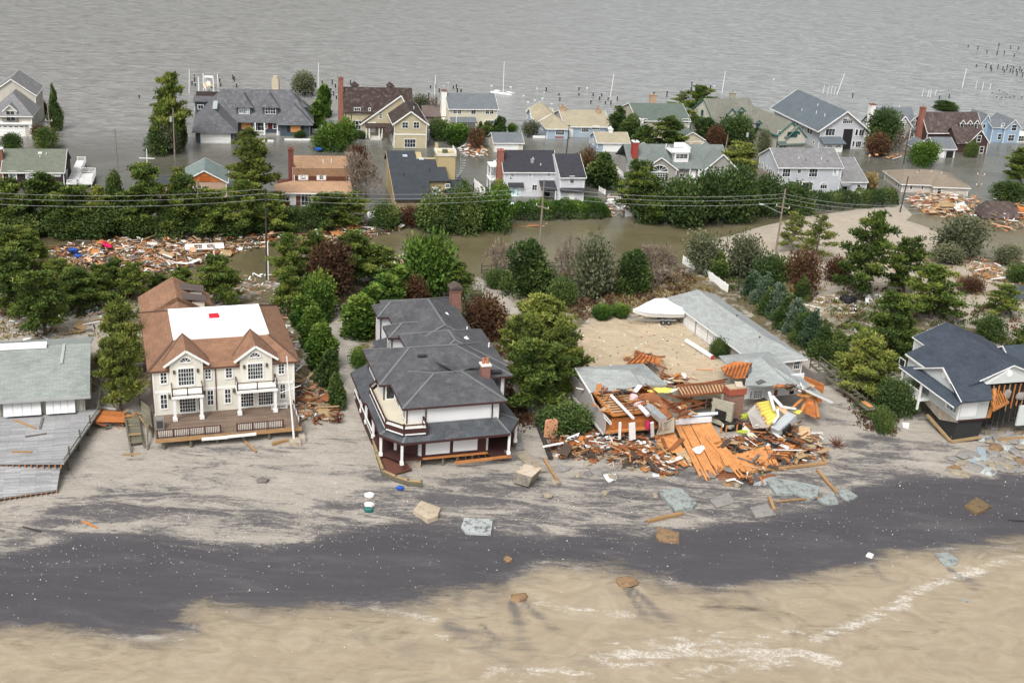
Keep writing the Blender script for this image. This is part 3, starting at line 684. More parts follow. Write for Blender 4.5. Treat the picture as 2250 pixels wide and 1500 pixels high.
            bx(fr, a0-fw, a0, z0-fw, z1+fw, 0, .08); bx(fr, a1, a1+fw, z0-fw, z1+fw, 0, .08); bx(fr, a0, a1, z1, z1+fw, 0, .08); bx(fr, a0, a1, z0-fw*1.2, z0, 0, .1)
            for i in range(1, nx): m_ = a0+w_*i/nx; bx(fr, m_-mun/2, m_+mun/2, z0, z1, 0, .055)
            for i in range(1, ny): m_ = z0+h_*i/ny; bx(fr, a0, a1, m_-mun/2, m_+mun/2, 0, .05)
        wn = s.part(name, fr, frame); s.part(pane, g, gl, wn); return wn
    def win(s, face, c, k, x0, y0, x1, y1, nx=2, ny=2, **kw):
        a0, a1, z0, z1 = s.rect(face, c, k, x0, y0, x1, y1); f = kw.get('fw', .11)
        if a1-a0 > 3*f: a0 += f*.7; a1 -= f*.7
        return s.winm(face, c, a0, a1, z0, z1, nx, ny, **kw)
    def panel(s, face, c, a0, a1, z0, z1, mat, name='door', d=.06, trim=None, label=None):
        q = s._map(face, c); mb = MB(); mb.prism([q(a0, z0, -.02), q(a1, z0, -.02), q(a1, z1, -.02), q(a0, z1, -.02)], np.array(q(0, 0, d))-np.array(q(0, 0, -.02)))
        o = s.part(name, mb, mat, label=label)
        if trim:
            t_ = MB(); w_ = .1
            for b0, b1, c0, c1 in ((a0-w_, a0, z0, z1+w_), (a1, a1+w_, z0, z1+w_), (a0, a1, z1, z1+w_)):
                t_.prism([q(b0, c0, 0), q(b1, c0, 0), q(b1, c1, 0), q(b0, c1, 0)], np.array(q(0, 0, d+.03))-np.array(q(0, 0, 0)))
            s.part('frame', t_, trim, o)
        return o
    def garage(s, face, c, a0, a1, z0, z1, mat=WHITE, lights=0, n=4):
        o = s.panel(face, c, a0, a1, z0, z1, mat, 'garage_door', .05, WHITE); q = s._map(face, c)
        gr = MB()
        for i in range(1, n): z = z0+(z1-z0)*i/n; gr.prism([q(a0, z-.02, .05), q(a1, z-.02, .05), q(a1, z+.02, .05), q(a0, z+.02, .05)], np.array(q(0, 0, .06))-np.array(q(0, 0, .05)))
        s.part('panel_joint', gr, M('joint_grey', (.42, .42, .42), .8), o)
        if lights:
            g = MB(); w_ = (a1-a0)/lights
            for i in range(lights): g.prism([q(a0+w_*(i+.2), z1-.32, .05), q(a0+w_*(i+.8), z1-.32, .05), q(a0+w_*(i+.8), z1-.1, .05), q(a0+w_*(i+.2), z1-.1, .05)], np.array(q(0, 0, .075))-np.array(q(0, 0, .05)))
            s.part('pane', g, GLASS, o)
        return o
    def chimney(s, x, y, w_, d_, z0, z1, mat, capmat=None, pots=0, taper=0):
        b = MB().box(x-w_/2, y-d_/2, z0, x+w_/2, y+d_/2, z1)
        o = s.part('chimney', b, mat)
        cm = capmat or mat
        s.part('chimney_cap', MB().box(x-w_/2-.1, y-d_/2-.1, z1, x+w_/2+.1, y+d_/2+.1, z1+.18), cm, o)
        p = MB()
        for i in range(max(1, pots)): p.tube((x+(i-(max(1, pots)-1)/2)*.5, y, z1+.18), (x+(i-(max(1, pots)-1)/2)*.5, y, z1+(.9 if pots else .35)), .2, .17, 10)
        s.part('flue', p, M('clay_flue', (.42, .16, .08), .8) if pots else M('dark_flue', (.05, .045, .04), .9), o); return o
    def vents(s, pts, mat=None):
        mb = MB()
        for x, y, z in pts: mb.tube((x, y, z-.4), (x, y, z+.45), .09, .09, 8)
        s.part('roof_vent', mb, mat or WHITE)
    def posts(s, pts, z0, z1, wd, mat=WHITE, name='post'):
        for x, y in pts: s.part(name, MB().box(x-wd/2, y-wd/2, z0, x+wd/2, y+wd/2, z1), mat)
    def rail(s, pts, z, h_=.95, mat=WHITE, gap=.16, name='railing', bal=None, post=.1, bars=True, balmat=None):
        """railing along local points: posts and rails, with balusters as its sub-part"""
        mb = MB(); bb = MB()
        for (x, y), (x2, y2) in zip(pts, pts[1:]):
            L_ = math.hypot(x2-x, y2-y); n = max(1, round(L_/1.9))
            for i in range(n+1): f = i/n; mb.box(x+(x2-x)*f-post/2, y+(y2-y)*f-post/2, z, x+(x2-x)*f+post/2, y+(y2-y)*f+post/2, z+h_+.05)
            mb.bar((x, y, z+h_), (x2, y2, z+h_), .1, .07); mb.bar((x, y, z+.12), (x2, y2, z+.12), .07, .07)
            if bars:
                n = int(L_/gap)
                for i in range(1, n): f = i/n; bb.bar((x+(x2-x)*f, y+(y2-y)*f, z+.15), (x+(x2-x)*f, y+(y2-y)*f, z+h_-.03), .045, .045, up=(1, 0, 0))
        o = s.part(name, mb, mat)
        if bars and bb.f: s.part('baluster_run', bb, balmat or mat, o)
        return o
    def dormer(s, x, yf, w_, z0, ze, zr, yb, wall, roof, trim=WHITE, win=(1, 1), gl=None, hip=False, zb=None):
        """roof dormer with its front at yf, running back to yb"""
        d = s.part('dormer', MB().prism([(x-w_/2, yf, z0), (x+w_/2, yf, z0), (x+w_/2, yf, ze), (x, yf, zr if not hip else ze+.01), (x-w_/2, yf, ze)], (0, yb-yf, 0)), wall)
        rb = MB(); o = .22; zo = (zr-ze)/(w_/2)*o
        if hip:
            E = [np.array(p) for p in ((x-w_/2-o*1.6, yf-.4, ze), (x+w_/2+o*1.6, yf-.4, ze))]; A = np.array((x, yf+w_*.5, zr)); B = np.array((x, yb+.5, zr)); BL = np.array((x-w_/2-o, yb, ze)); BR = np.array((x+w_/2+o, yb, ze))
            rb.face([E[0], E[1], A]); rb.face([E[1], BR, B, A]); rb.face([BL, E[0], A, B]); rb.face([E[1], E[0], BL, BR])
        else:
            rb.slab([(x, yf-.3, zr+.12), (x, yb, zr+.12), (x-w_/2-o, yb, ze-zo+.12), (x-w_/2-o, yf-.3, ze-zo+.12)], .12)
            rb.slab([(x, yf-.3, zr+.12), (x, yb, zr+.12), (x+w_/2+o, yb, ze-zo+.12), (x+w_/2+o, yf-.3, ze-zo+.12)], .12)
        r = s.part('dormer_roof', rb, roof, d)
        if trim and not hip:
            tb = MB()
            for sg in (-1, 1): tb.bar((x, yf-.32, zr+.04), (x+sg*(w_/2+o), yf-.32, ze-zo+.04), .06, .2)
            s.part('dormer_trim', tb, trim, d)
        q = s._map('F', yf); g = MB(); fr = MB(); a0, a1, c0, c1 = x-w_*.33, x+w_*.33, z0+.15, ze-.12
        g.box(a0, yf-.03, c0, a1, yf+.02, c1)
        for b0, b1, e0, e1 in ((a0-.09, a0, c0-.09, c1+.09), (a1, a1+.09, c0-.09, c1+.09), (a0, a1, c1, c1+.09), (a0, a1, c0-.09, c0)): fr.box(b0, yf-.07, e0, b1, yf, e1)
        for i in range(1, win[0]): m_ = a0+(a1-a0)*i/win[0]; fr.box(m_-.035, yf-.055, c0, m_+.035, yf, c1)
        for i in range(1, win[1]): m_ = c0+(c1-c0)*i/win[1]; fr.box(a0, yf-.05, m_-.025, a1, yf, m_+.025)
        s.part('dormer_window', fr, trim or WHITE, d); s.part('dormer_pane', g, gl or GLASS, d); return d
# ================================================================== bay-front row, left to right
DW = M('opening_shade', (.02, .019, .018), .9)  # near-black colour stands for the shade inside openings
BRICK = M('red_brick', (.24, .10, .075), .9, 'brick'); BRICK2 = M('brown_brick', (.17, .085, .06), .9, 'brick')
PLY = M('plywood', (.52, .25, .095), .8, 'board', var=.2)
# grey gabled house at the left edge
W_ = M('warm_grey_siding', (.50, .47, .41), .8, 'siding'); RF = M('grey_shingle', (.19, .19, .195), .9, 'shingle', col2=(.24, .24, .24))
h = House('gabled_house', 'grey gabled house with a wide white garage door standing in the bay', 1, 200, 642, 0, 12)
h.hip(-7.6, 1.0, 0, 10, -.6, 4.6, 8.6, 'y', 5, 1, W_, RF)
h.gable(-9, .6, 9.5, 20, 0, 7.2, 10.6, 'y', W_, RF)
h.garage('F', 0, -6.4, -.6, -.5, 2.35, lights=5)
h.part('band', MB().box(-7.7, -.5, 2.7, 1.1, 0, 3.2), WHITE)
h.part('pillar', MB().box(.35, -.35, -.5, .9, .05, 2.7), WHITE)
h.dormer(-3.3, -.06, 2.6, 3.3, 5.7, 6.9, 4, W_, RF, win=(2, 1))
h.rail([(-4.9, -.55), (-1.7, -.55)], 3.25, .8, M('black_rail', (.03, .03, .03), .6))
h.part('porch_deck', MB().box(1.1, 2, .9, 4.2, 9, 1.1), M('grey_deck', (.32, .32, .31), .9, 'plank'))
h.posts([(4.1, 2.2), (4.1, 5.5)], -.5, 1.0, .25, WHITE)
h.winm('R', 1.0, 3, 4.4, 3.2, 4.5, 2, 1)

# slate roofed house with plywood over its windows
W_ = M('slate_blue_siding', (.062, .085, .108), .8, 'siding'); RF = M('mottled_slate_shingle', (.115, .117, .128), .9, 'shingle', var=.3, col2=(.17, .17, .18))
h = House('hipped_house', 'slate blue house with a big hipped roof, two dormers and orange plywood over its windows', 1, 1385, 690, 0, 12)
h.hip(0, 8.3, 0, 16, -.6, 2.75, h.F(1, 1505, 455, 4.6)[1], 'y', 4.6, 0, W_, RF, M('slate_trim', (.2, .21, .22)), .8)
zr = h.F(1, 1560, 305, 17.5)[1]
h.hip(1.5, 25.6, 10, 25, -.4, 2.95, zr, 'x', 4.2, 4.4, W_, RF, M('slate_trim', (.2, .21, .22)), .9)
h.hip(18.6, 25.4, 7.6, 16, -.4, 2.95, h.F(1, 2080, 420, 11.2)[1], 'y', 3.6, 1, W_, RF, M('slate_trim', (.2, .21, .22)), .7)
h.garage('F', 0, 1.1, 7.5, -.5, 2.15); h.winm('F', 0, 2.6, 5.9, 2.35, 2.62, 6, 1)
sl = (zr-2.95)/(17.5-9.1)
for px_, n_ in ((1725, 5), (1910, 4)):
    yd = min(np.arange(9.2, 16, .05), key=lambda y: abs(h.F(1, px_, 484, y)[1]-(2.95+sl*(y-9.1)))); xd = h.F(1, px_, 480, yd)[0]; z0 = h.F(1, px_, 484, yd)[1]
    h.dormer(xd, yd, 3.5, z0-.1, h.F(1, px_, 438, yd)[1], h.F(1, px_, 345, yd+2)[1], min(17.2, yd+5.5), W_, RF, win=(n_, 1 if n_ == 5 else 2), hip=True, gl=PALEGLASS if n_ == 5 else None)
h.dormer(24.0, 14.5, 1.6, 4.3, 5.4, 6.2, 17.5, W_, RF, win=(2, 2), hip=True)
a0, a1, z0, z1 = h.rect('F', 10, 1, 1705, 530, 1775, 592); h.panel('F', 10, a0, a1, z0, z1, PLY, 'plywood_cover', .08)
a0, a1, z0, z1 = h.rect('F', 7.6, 1, 2052, 545, 2123, 612); h.panel('F', 7.6, a0, a1, z0, z1, PLY, 'plywood_cover', .08)
for b in (a0-.8, a1+.1): h.panel('F', 7.6, b, b+.7, z0, z1, M('black_shutter', (.02, .022, .026)), 'shutter', .05)
h.winm('F', 10, 12.6, 15.2, .7, 2.6, 3, 2, gl=GLASS)
d = h.rect('F', 10, 1, 1892, 530, 1925, 588); h.panel('F', 10, d[0], d[1], d[2], d[3], M('dark_red_door', (.12, .02, .018)), 'door', .06, WHITE)
for e in (1872, 1938): q = h.rect('F', 10, 1, e-8, 532, e+10, 586); h.winm('F', 10, q[0], q[1], q[2], q[3], 1, 3)
h.posts([(h.F(1, x, 600, 7.8)[0], 7.9) for x in (1803, 1868, 1960, 2000)], -.3, 2.9, .28)
h.rail([(h.F(1, 1803, 600, 7.8)[0], 7.8), (h.F(1, 1862, 600, 7.8)[0], 7.8)], .1, .9); h.rail([(h.F(1, 1955, 600, 7.8)[0], 7.8), (h.F(1, 2000, 600, 7.8)[0], 7.8)], .1, .9)
h.part('porch_floor', MB().box(11, 7.6, -.4, 18.6, 10, .12), M('grey_deck', (.32, .32, .31), .9, 'plank'))
sk = MB(); a = h.P(1, 1490, 372, zr-1.3); b = h.P(1, 1510, 452, h.F(1, 1505, 455, 4.6)[1]+.1); sk.bar(np.array((4.15, 13, h.F(1, 1505, 455, 4.6)[1]+.15)), (4.15, 5, h.F(1, 1505, 455, 4.6)[1]+.15), 1.0, .2); h.part('ridge_skylight', sk, M('skylight_frost', (.42, .47, .48), .4))
h.part('deck_tower', MB().box(-1, 22, -.5, 4.5, 29, 4.6), W_); h.part('tower_roof', MB().box(-1.4, 21.6, 4.6, 4.9, 29.4, 4.85), RF)
h.part('tower_screen', MB().box(-.9, 27.6, 4.85, 4.4, 27.9, 5.9), M('brown_screen', (.07, .055, .05), .9, 'plank'))
h.part('deck_railing', MB().box(-1.1, 22, 2.2, -.95, 27, 3.2), WHITE); h.winm('F', 22, -.3, .9, 2.9, 3.8, 2, 1)
h.rail([(26.2, 10), (28.5, 10), (28.5, 22)], .2, .9)
h.part('fence_board', MB().box(13, 1.8, 0, 17, 1.95, .45), WHITE); h.part('fence_board', MB().box(19.5, 3.4, 0, 25.5, 3.55, .4), WHITE)
h.vents([(5.6, 3.4, 5.0), (1.9, 6, 4.4)], M('dark_vent', (.06, .06, .06)))

# tan gabled house with the mossy brown roof
W_ = M('straw_shingle', (.46, .41, .275), .85, 'siding'); RF = M('mossy_brown_shingle', (.052, .036, .032), .95, 'shingle', var=.35, col2=(.115, .095, .085))
BR = M('brown_trim', (.06, .04, .035), .8)
h = House('gabled_house', 'straw coloured house with mossy brown roofs, white rakes and tall brick chimney', 2, 855, 725, 0, 12.5)
yf = 12.2; ze = 5.6; zr = h.F(2, 495, 297, 17.4)[1]
h.gable(-10.2, 5.6, yf, 22.6, -.5, ze, zr, 'x', W_, RF, BR)
h.gable(0, 7.3, 0, 20, -.6, 5.75, 8.4, 'y', W_, RF, WHITE, oh=.5, rk=.45, tt=.28)
zg = h.F(2, 885, 357, 10.6)[1]
h.gable(-6.6, 6.4, 10.6, 20, -.4, 3.0, zg, 'y', W_, RF, WHITE, oh=.3, rk=.3, tt=.3, br=2.6)
h.part('band', MB().box(-.06, -.08, 3.05, 7.36, 7, 3.3), WHITE)
h.win('F', 0, 2, 910, 543, 955, 583, 2, 2); h.win('F', 0, 2, 990, 543, 1034, 583, 2, 2); h.win('F', 0, 2, 926, 663, 1008, 718, 4, 2)
h.win('F', yf, 2, 572, 442, 617, 480, 3, 2); h.win('F', yf, 2, 558, 532, 625, 592, 3, 2); h.win('F', yf, 2, 674, 444, 690, 460, 1, 1)
h.win('F', 10.6, 2, 748, 465, 770, 516, 2, 3)
d = h.rect('F', 10.6, 2, 672, 545, 722, 612); h.panel('F', 10.6, *d, WHITE, 'door', .06, WHITE)
h.part('porch_roof', MB().slab([(-5.8, 8.2, 2.9), (-.1, 8.2, 2.9), (-.1, 10.6, 3.3), (-5.8, 10.6, 3.3)], .2), BR)
h.posts([(-5.6, 8.5), (-4.9, 8.5), (-2.6, 8.5), (-1.9, 8.5)], .2, 2.8, .2)
h.part('steps', MB().box(-4.8, 7.2, -.4, -2.2, 8.2, .25).box(-4.8, 8.2, -.4, -2.2, 10.6, .5), M('pale_step', (.5, .48, .43)))
h.rail([(-4.9, 7.2), (-4.9, 8.4)], .3); h.rail([(-2.1, 7.2), (-2.1, 8.4)], .3)
h.part('lean_roof', MB().slab([(-1.6, 1.2, 2.6), (-1.6, 7.5, 2.6), (.1, 7.5, 4.2), (.1, 1.2, 4.2)], .2), RF)
h.garage('L', -.02, 1.6, 7.2, -.5, 2.4)
h.chimney(-10.9, 17, 1.1, 1.5, -.5, zr+2.2, BRICK, BRICK2)
for x in (-7.3, 1.2): h.dormer(x, 20, 1.4, zr-.9, zr-.1, zr+.6, 22, RF, RF, None, hip=True)
h.vents([(5.2, 7, 7.7)])
h.part('cellar_stair', MB().bar((7.6, 2, 1.2), (8.6, 7, 2.8), 1.0, .2), M('grey_deck', (.32, .32, .31)))

# cream house with a white chimney
W_ = M('cream_siding', (.62, .575, .45), .8, 'siding'); RF = M('blue_grey_shingle', (.15, .165, .18), .9, 'shingle')
h = House('colonial_house', 'cream two storey house with a blue grey roof and a white painted chimney', 2, 1240, 590, 0, 14.0)
h.gable(0, 11.9, 0, 10.6, -.5, 5.0, h.S(2, 1225, 345, 0)[1], 'x', W_, RF)
for a in (1272, 1302): h.win('F', 0, 2, a, 452, a+28, 482, 2, 2)
h.win('F', 0, 2, 1397, 453, 1433, 484, 2, 1)
for a in (1500, 1530): h.win('F', 0, 2, a, 453, a+28, 484, 2, 2)
d = h.F(2, 1443, 535, -2.8)[0]
h.part('porch_roof', MB().slab([(.2, -2.9, 2.35), (d, -2.9, 2.35), (d, 0, 3.0), (.2, 0, 3.0)], .18), RF)
h.posts([(x, -2.7) for x in (.5, 2.2, 4.1, d-.3)], -.3, 2.2, .16)
for a in (1270, 1310): h.win('F', 0, 2, a, 535, a+26, 572, 2, 2)
h.panel('F', 0, 5.0, 6.0, .1, 2.1, WHITE, 'door', .06, WHITE); h.win('F', 0, 2, 1497, 530, 1560, 555, 3, 1)
h.chimney(-.65, 4.6, 1.2, 1.7, -.5, 8.4, M('white_painted_brick', (.72, .7, .66), .9, 'brick'), BRICK2)
h.gable(-5.5, -.1, 4, 10, -.5, 2.2, 4.1, 'x', M('brown_shed_wall', (.2, .15, .13)), M('brown_shed_roof', (.15, .115, .105), .9, 'shingle'), None)

# light blue ranch with the tan roof
W_ = M('light_blue_siding', (.33, .41, .49), .8, 'siding'); RF = M('tan_shingle', (.35, .31, .225), .9, 'shingle')
h = House('ranch_house', 'light blue single storey ranch house with a broad tan roof and two squat chimneys', 3, 325, 660, 0, 12.5)
h.hip(0, 5.3, 0, 8, -.6, 2.6, h.F(3, 378, 502, 3)[1], 'y', 3, 0, W_, RF)
zm = h.F(3, 390, 457, 9)[1]
h.gable(-.8, 5.8, 7, 20, -.6, 2.6, 4.6, 'y', W_, RF)
h.gable(5, 16.2, 2.2, 15.6, -.6, 2.6, zm, 'x', W_, RF)
h.gable(-1.3, 4, 11.2, 16.5, -.6, 2.7, 4.4, 'x', W_, RF)
h.win('F', 0, 3, 388, 590, 450, 632, 4, 2); h.panel('F', 0, 2.0, 4.2, .25, .6, BRICK, 'brick_panel', .07)
h.win('F', 2.2, 3, 570, 572, 625, 612, 4, 2); h.win('F', 2.2, 3, 645, 570, 700, 592, 4, 1)
h.panel('F', 2.2, 6.0, 6.9, -.3, 2.1, WHITE, 'door', .06, WHITE)
for y0 in (3.2, 5.2, 7.2): h.winm('L', -.8 if y0 > 7 else -.02, y0, y0+1.6, .9, 2.2, 3, 2)
h.winm('L', -1.3, 13, 14.4, 1.0, 2.2, 2, 2); h.winm('L', -1.3, 13.6, 14.1, 3.0, 3.6, 1, 1, gl=PALEGLASS)
h.chimney(5.6, 8.6, 1.4, .9, 3, zm+1.0, M('tan_brick', (.36, .25, .17), .9, 'brick')); h.chimney(14.4, 7.6, .8, .8, 2.5, zm+.9, M('tan_brick', (.36, .25, .17), .9, 'brick'))
h.part('white_skirt', MB().box(-3.2, 1, -.3, -.1, 1.15, .5), WHITE)
# two small white garages
def garage_house(label, k, ox, oy, w_, d_, ze, zr, wall, roof, doors, ax='x', cup=False, rot=12.5, win=None, lname='garage'):
    h = House(lname, label, k, ox, oy, 0, rot, None, 'garage'); h.gable(0, w_, 0, d_, -.5, ze, zr, ax, wall, roof)
    for a, b, m_ in doors: h.garage('F', 0, a, b, -.4, ze-.35, m_)
    if win: h.winm('L', 0, *win)
    if cup:
        c = h.part('cupola', MB().box(w_*.45, d_/2-.45, zr, w_*.45+.9, d_/2+.45, zr+.8), WHITE); h.part('cupola_roof', MB().prism([(w_*.45-.2, d_/2-.6, zr+.8), (w_*.45+1.1, d_/2-.6, zr+.8), (w_*.45+.45, d_/2-.6, zr+1.4)], (0, 1.2, 0)), WHITE, c)
    return h
garage_house('little white garage with a blue grey roof below the cream house', 2, 1560, 752, 6.6, 6.4, 2.2, 3.7, M('cream_siding', (.62, .575, .45)), M('blue_grey_shingle', (.15, .165, .18)), [(.4, 5.6, WHITE)])
garage_house('little light blue garage with a tan roof and a white cupola', 3, 680, 750, 7.6, 6.6, 2.2, 3.8, M('light_blue_siding', (.33, .41, .49)), M('tan_shingle', (.35, .31, .225)), [(1.5, 5.9, WHITE)], cup=True, win=(3.2, 4.8, .9, 1.8, 3, 2))
h = garage_house('small grey garage with two white doors standing in the flood before the brown house', 4, 1478, 935, 5.2, 6.6, 2.3, 4.2, M('pale_grey_siding', (.45, .47, .49), .8, 'siding'), M('blue_grey_shingle', (.15, .165, .18)), [(.3, 2.4, WHITE)], rot=13)
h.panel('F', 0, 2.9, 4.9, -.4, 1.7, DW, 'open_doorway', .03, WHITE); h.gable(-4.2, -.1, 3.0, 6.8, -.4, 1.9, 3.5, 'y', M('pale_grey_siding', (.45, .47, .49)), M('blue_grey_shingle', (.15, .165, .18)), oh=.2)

# beige house with the green roof and attached garage
W_ = M('beige_siding', (.52, .47, .36), .8, 'siding'); RF = M('green_grey_shingle', (.115, .145, .125), .9, 'shingle')
h = House('colonial_house', 'beige two storey house with a plain green roof and a gabled garage in front', 3, 975, 680, 0, 12.5)
h.gable(-.6, 12.6, .6, 15, -.5, 5.1, h.S(3, 905, 402, -.6)[1], 'x', W_, RF)
h.gable(7.4, 13.6, -8, 1.5, -.5, 2.6, h.F(3, 1365, 614, -8)[1], 'y', W_, RF)
h.garage('F', -8, 8.0, 10.3, -.4, 2.0, M('beige_door', (.46, .40, .30))); h.garage('F', -8, 10.8, 13.1, -.4, 2.0, M('beige_door', (.46, .40, .30)))
for a, b in ((995, 1035), (1120, 1160), (1285, 1325)): h.win('F', .6, 3, a, 520, b, 552, 4, 1)
h.win('L', -.6, 3, 858, 460, 876, 500, 2, 1); h.win('L', -.6, 3, 892, 412, 902, 432, 1, 1)
h.chimney(.2, 0, .8, .9, -.5, 5.5, M('white_painted_brick', (.72, .7, .66)), WHITE)
h.chimney(6.5, 12, 1.6, 1.0, 6, 9.0, M('tan_brick', (.36, .25, .17)))
h.part('deck_screen', MB().box(-3.6, 13, 1.8, -.7, 13.2, 3.8), WHITE)

# cream house with teal trim
W_ = M('pale_stucco', (.50, .48, .41), .85); RF = M('sage_shingle', (.185, .185, .155), .9, 'shingle'); TEAL = M('teal_trim', (.03, .15, .13), .6)
h = House('gabled_house', 'pale stucco house with teal edged gables and a long sage roof', 4, 345, 900, 0, 22)
h.gable(-.2, 6.4, 0, 17, -.5, 4.6, h.F(4, 440, 682, 0)[1], 'y', W_, RF, TEAL, oh=.5, tt=.25)
h.gable(2.0, 6.9, -1.0, 3, 0, 4.0, 6.4, 'y', W_, RF, TEAL, oh=.3, tt=.22, corner=False)
h.part('pent_roof', MB().slab([(-.4, -1.6, 2.2), (6.9, -1.6, 2.2), (6.9, .1, 2.9), (-.4, .1, 2.9)], .2), M('teal_grey_shingle', (.10, .13, .12), .9, 'shingle'))
h.garage('F', 0, .6, 6, -.5, 1.7, M('pale_stucco', (.5, .48, .41)), lights=5)
h.win('F', -1.0, 4, 425, 752, 495, 785, 5, 1, frame=TEAL); h.win('F', 0, 4, 355, 742, 382, 770, 2, 2, frame=WHITE)
h.winm('F', -1.0, 3.7, 5.2, 4.7, 5.4, 4, 1, arch=True, frame=TEAL)
zr = h.F(3, 1625, 362, 22)[1]
h.gable(-10, 2.5, 14.5, 25, -.5, 5.2, zr, 'x', W_, RF, TEAL, oh=.5, tt=.25)
h.gable(-9.6, -4, 11.5, 20, -.5, 5.0, zr-.6, 'y', W_, RF, TEAL, oh=.4, tt=.22)
h.dormer(-3.2, 13.0, 2.2, 5.4, 7.3, 8.3, 18, W_, RF, TEAL, win=(2, 2))
h.winm('L', -10, 16.5, 17.6, 2.0, 3.3, 1, 2, frame=TEAL); h.winm('L', -10, 19.5, 20.4, 5, 6.2, 1, 1, frame=TEAL); h.winm('L', -10, 18.6, 19.6, 2.0, 3.3, 1, 2, frame=TEAL)
h.winm('F', 11.5, -8.4, -7.8, 2.1, 2.9, 1, 2, frame=TEAL); h.winm('F', 11.5, -6.2, -5.6, 2.1, 2.9, 1, 2, frame=TEAL); h.winm('F', 11.5, -7.1, -6.6, 5.2, 6.2, 1, 2, frame=TEAL)
for y0 in (4, 5.6, 12.2): h.winm('L', -.2, y0, y0+1.0, 1.6, 3.2, 1, 2, frame=TEAL)
h.chimney(-1.6, 20.6, 1.3, 1.3, 6, zr+1.2, M('stucco_chimney', (.36, .34, .27)), None)
h.dormer(-.9, 8.2, 1.6, 4.2, 5.4, 6.1, 11, W_, RF, TEAL, win=(1, 1))

# big blue grey house
W_ = M('lavender_siding', (.50, .51, .54), .8, 'siding'); RF = M('steel_shingle', (.115, .14, .158), .9, 'shingle')
h = House('gabled_house', 'biggest house, pale lavender with one huge steel grey gable and arched attic window', 4, 628, 872, .2, 16.5)
ap = h.F(4, 880, 603, 0)
dl = h.P(4, 555, 450, ap[1])[1]
h.gable(.6, 12.9, 0, dl-.6, -.5, 5.2, ap[1], 'y', W_, RF, WHITE, oh=1.0, rk=.7, tt=.3)
h.win('F', 0, 4, 820, 655, 893, 688, 5, 2); h.winm('F', 0, ap[0]-.7, ap[0]+.7, ap[1]-2.0, ap[1]-1.4, 3, 1, arch=True)
a0, a1, z0, z1 = h.rect('F', 0, 4, 822, 730, 888, 830); h.panel('F', 0, a0, a1, -.4, z1, DW, 'open_porch_shade', .03)  # the porch's shade painted as a near-black panel on the wall
for b in ((697, 728, 765, 775), (910, 732, 930, 775), (937, 734, 975, 776)): h.win('F', 0, 4, *b, 3 if b[0] < 800 else 1 if b[0] < 920 else 2, 1)
for b in ((888, 815, 905, 855), (912, 818, 952, 858)): h.win('F', 0, 4, *b, 1 if b[0] < 900 else 3, 1)
h.part('garage_wing', MB().box(.7, -2.6, -.5, 5.8, -.02, 2.3), M('lavender_siding', (.50, .51, .54)))
h.part('pent_roof', MB().slab([(.2, -3.3, 2.2), (6.3, -3.3, 2.2), (6.3, 0, 3.2), (.2, 0, 3.2)], .2), RF)
for a in (1.1, 3.5): h.garage('F', -2.6, a, a+2.0, -.4, 1.8, WHITE); h.winm('F', -2.66, a+.1, a+1.9, 1.15, 1.75, 4, 1, arch=True)
for y0 in (4.0, 5.4, 11.5, 13, 14.4): h.winm('L', .6, y0, y0+.9, 2.7 if y0 < 9 else 3.2, 4.6, 1, 1)
h.winm('L', .6, 8.5, 9.2, 3.0, 3.7, 1, 1); h.winm('L', .6, 2.2, 2.8, 1.0, 1.6, 1, 1)
h.vents([(3.4, 4, 7.6), (3.2, 8, 7.4), (5, 11, 8.5), (2.4, 14, 6.6)])

# dormered grey house
W_ = M('weathered_shingle', (.30, .285, .255), .9, 'siding'); RF = M('blue_grey_shingle', (.15, .165, .18))
h = House('dormered_house', 'grey house with white chimney, two white dormers and an arched middle gable window', 4, 1180, 812, 0, 14)
zr = h.F(4, 1070, 578, 2)[1]
h.gable(-5.6, 4.6, -2.6, 6.6, -.5, 3.6, zr, 'x', M('pale_grey_siding', (.45, .47, .49)), RF, None, oh=.5)
h.gable(-2.3, 2.3, -3.8, 3, -.5, 4.6, h.F(4, 1260, 640, -3.8)[1], 'y', W_, RF, WHITE, tt=.25)
h.win('F', -3.8, 4, 1222, 672, 1265, 725, 3, 4); h.winm('F', -3.8, -.65, .65, 5.5, 6.2, 3, 1, arch=True)
for a in (1182, 1215, 1245): h.win('F', -3.8, 4, a, 760, a+20, 800, 2, 2)
for x in (-3.9, 3.7): h.dormer(x, -1.9, 1.5, 3.9, 5.5, 6.3, 1.5, WHITE, RF, win=(2, 3))
h.win('F', -2.6, 4, 1300, 755, 1328, 800, 2, 3)
h.chimney(-6.1, 2.2, 1.3, 1.4, -.5, zr+.8, M('white_painted_brick', (.72, .7, .66)), BRICK)
h.vents([(1.4, 2, zr+.3)]); h.part('back_screen', MB().box(5.2, 3, 1.5, 7, 3.2, 4), WHITE)

# dark brown house
W_ = M('dark_brown_shingle', (.075, .043, .037), .9, 'siding'); RF = M('brown_thatch_shingle', (.085, .062, .057), .95, 'shingle', var=.4, col2=(.15, .125, .115))
h = House('gabled_house', 'dark brown house with steep weathered roofs, white edged gables and a row of skylights', 4, 1710, 905, 0, 15)
ap = h.F(4, 1820, 740, 0)
h.gable(.0, 5.4, 0, 10, -.5, 2.9, ap[1], 'y', W_, RF, WHITE, oh=.3, tt=.2)
h.gable(-2.6, 2.8, .8, 8, -.5, 2.4, ap[1]-.3, 'x', W_, RF, None)
zr = 8.2
h.gable(-8.4, 7.0, 5.6, 13.5, -.5, 4.2, zr, 'x', W_, RF, WHITE, oh=.4, tt=.2)
h.win('F', 0, 4, 1783, 778, 1812, 820, 1, 2); h.win('F', 0, 4, 1800, 857, 1830, 900, 1, 2); h.win('F', 0, 4, 1732, 858, 1750, 900, 1, 2)
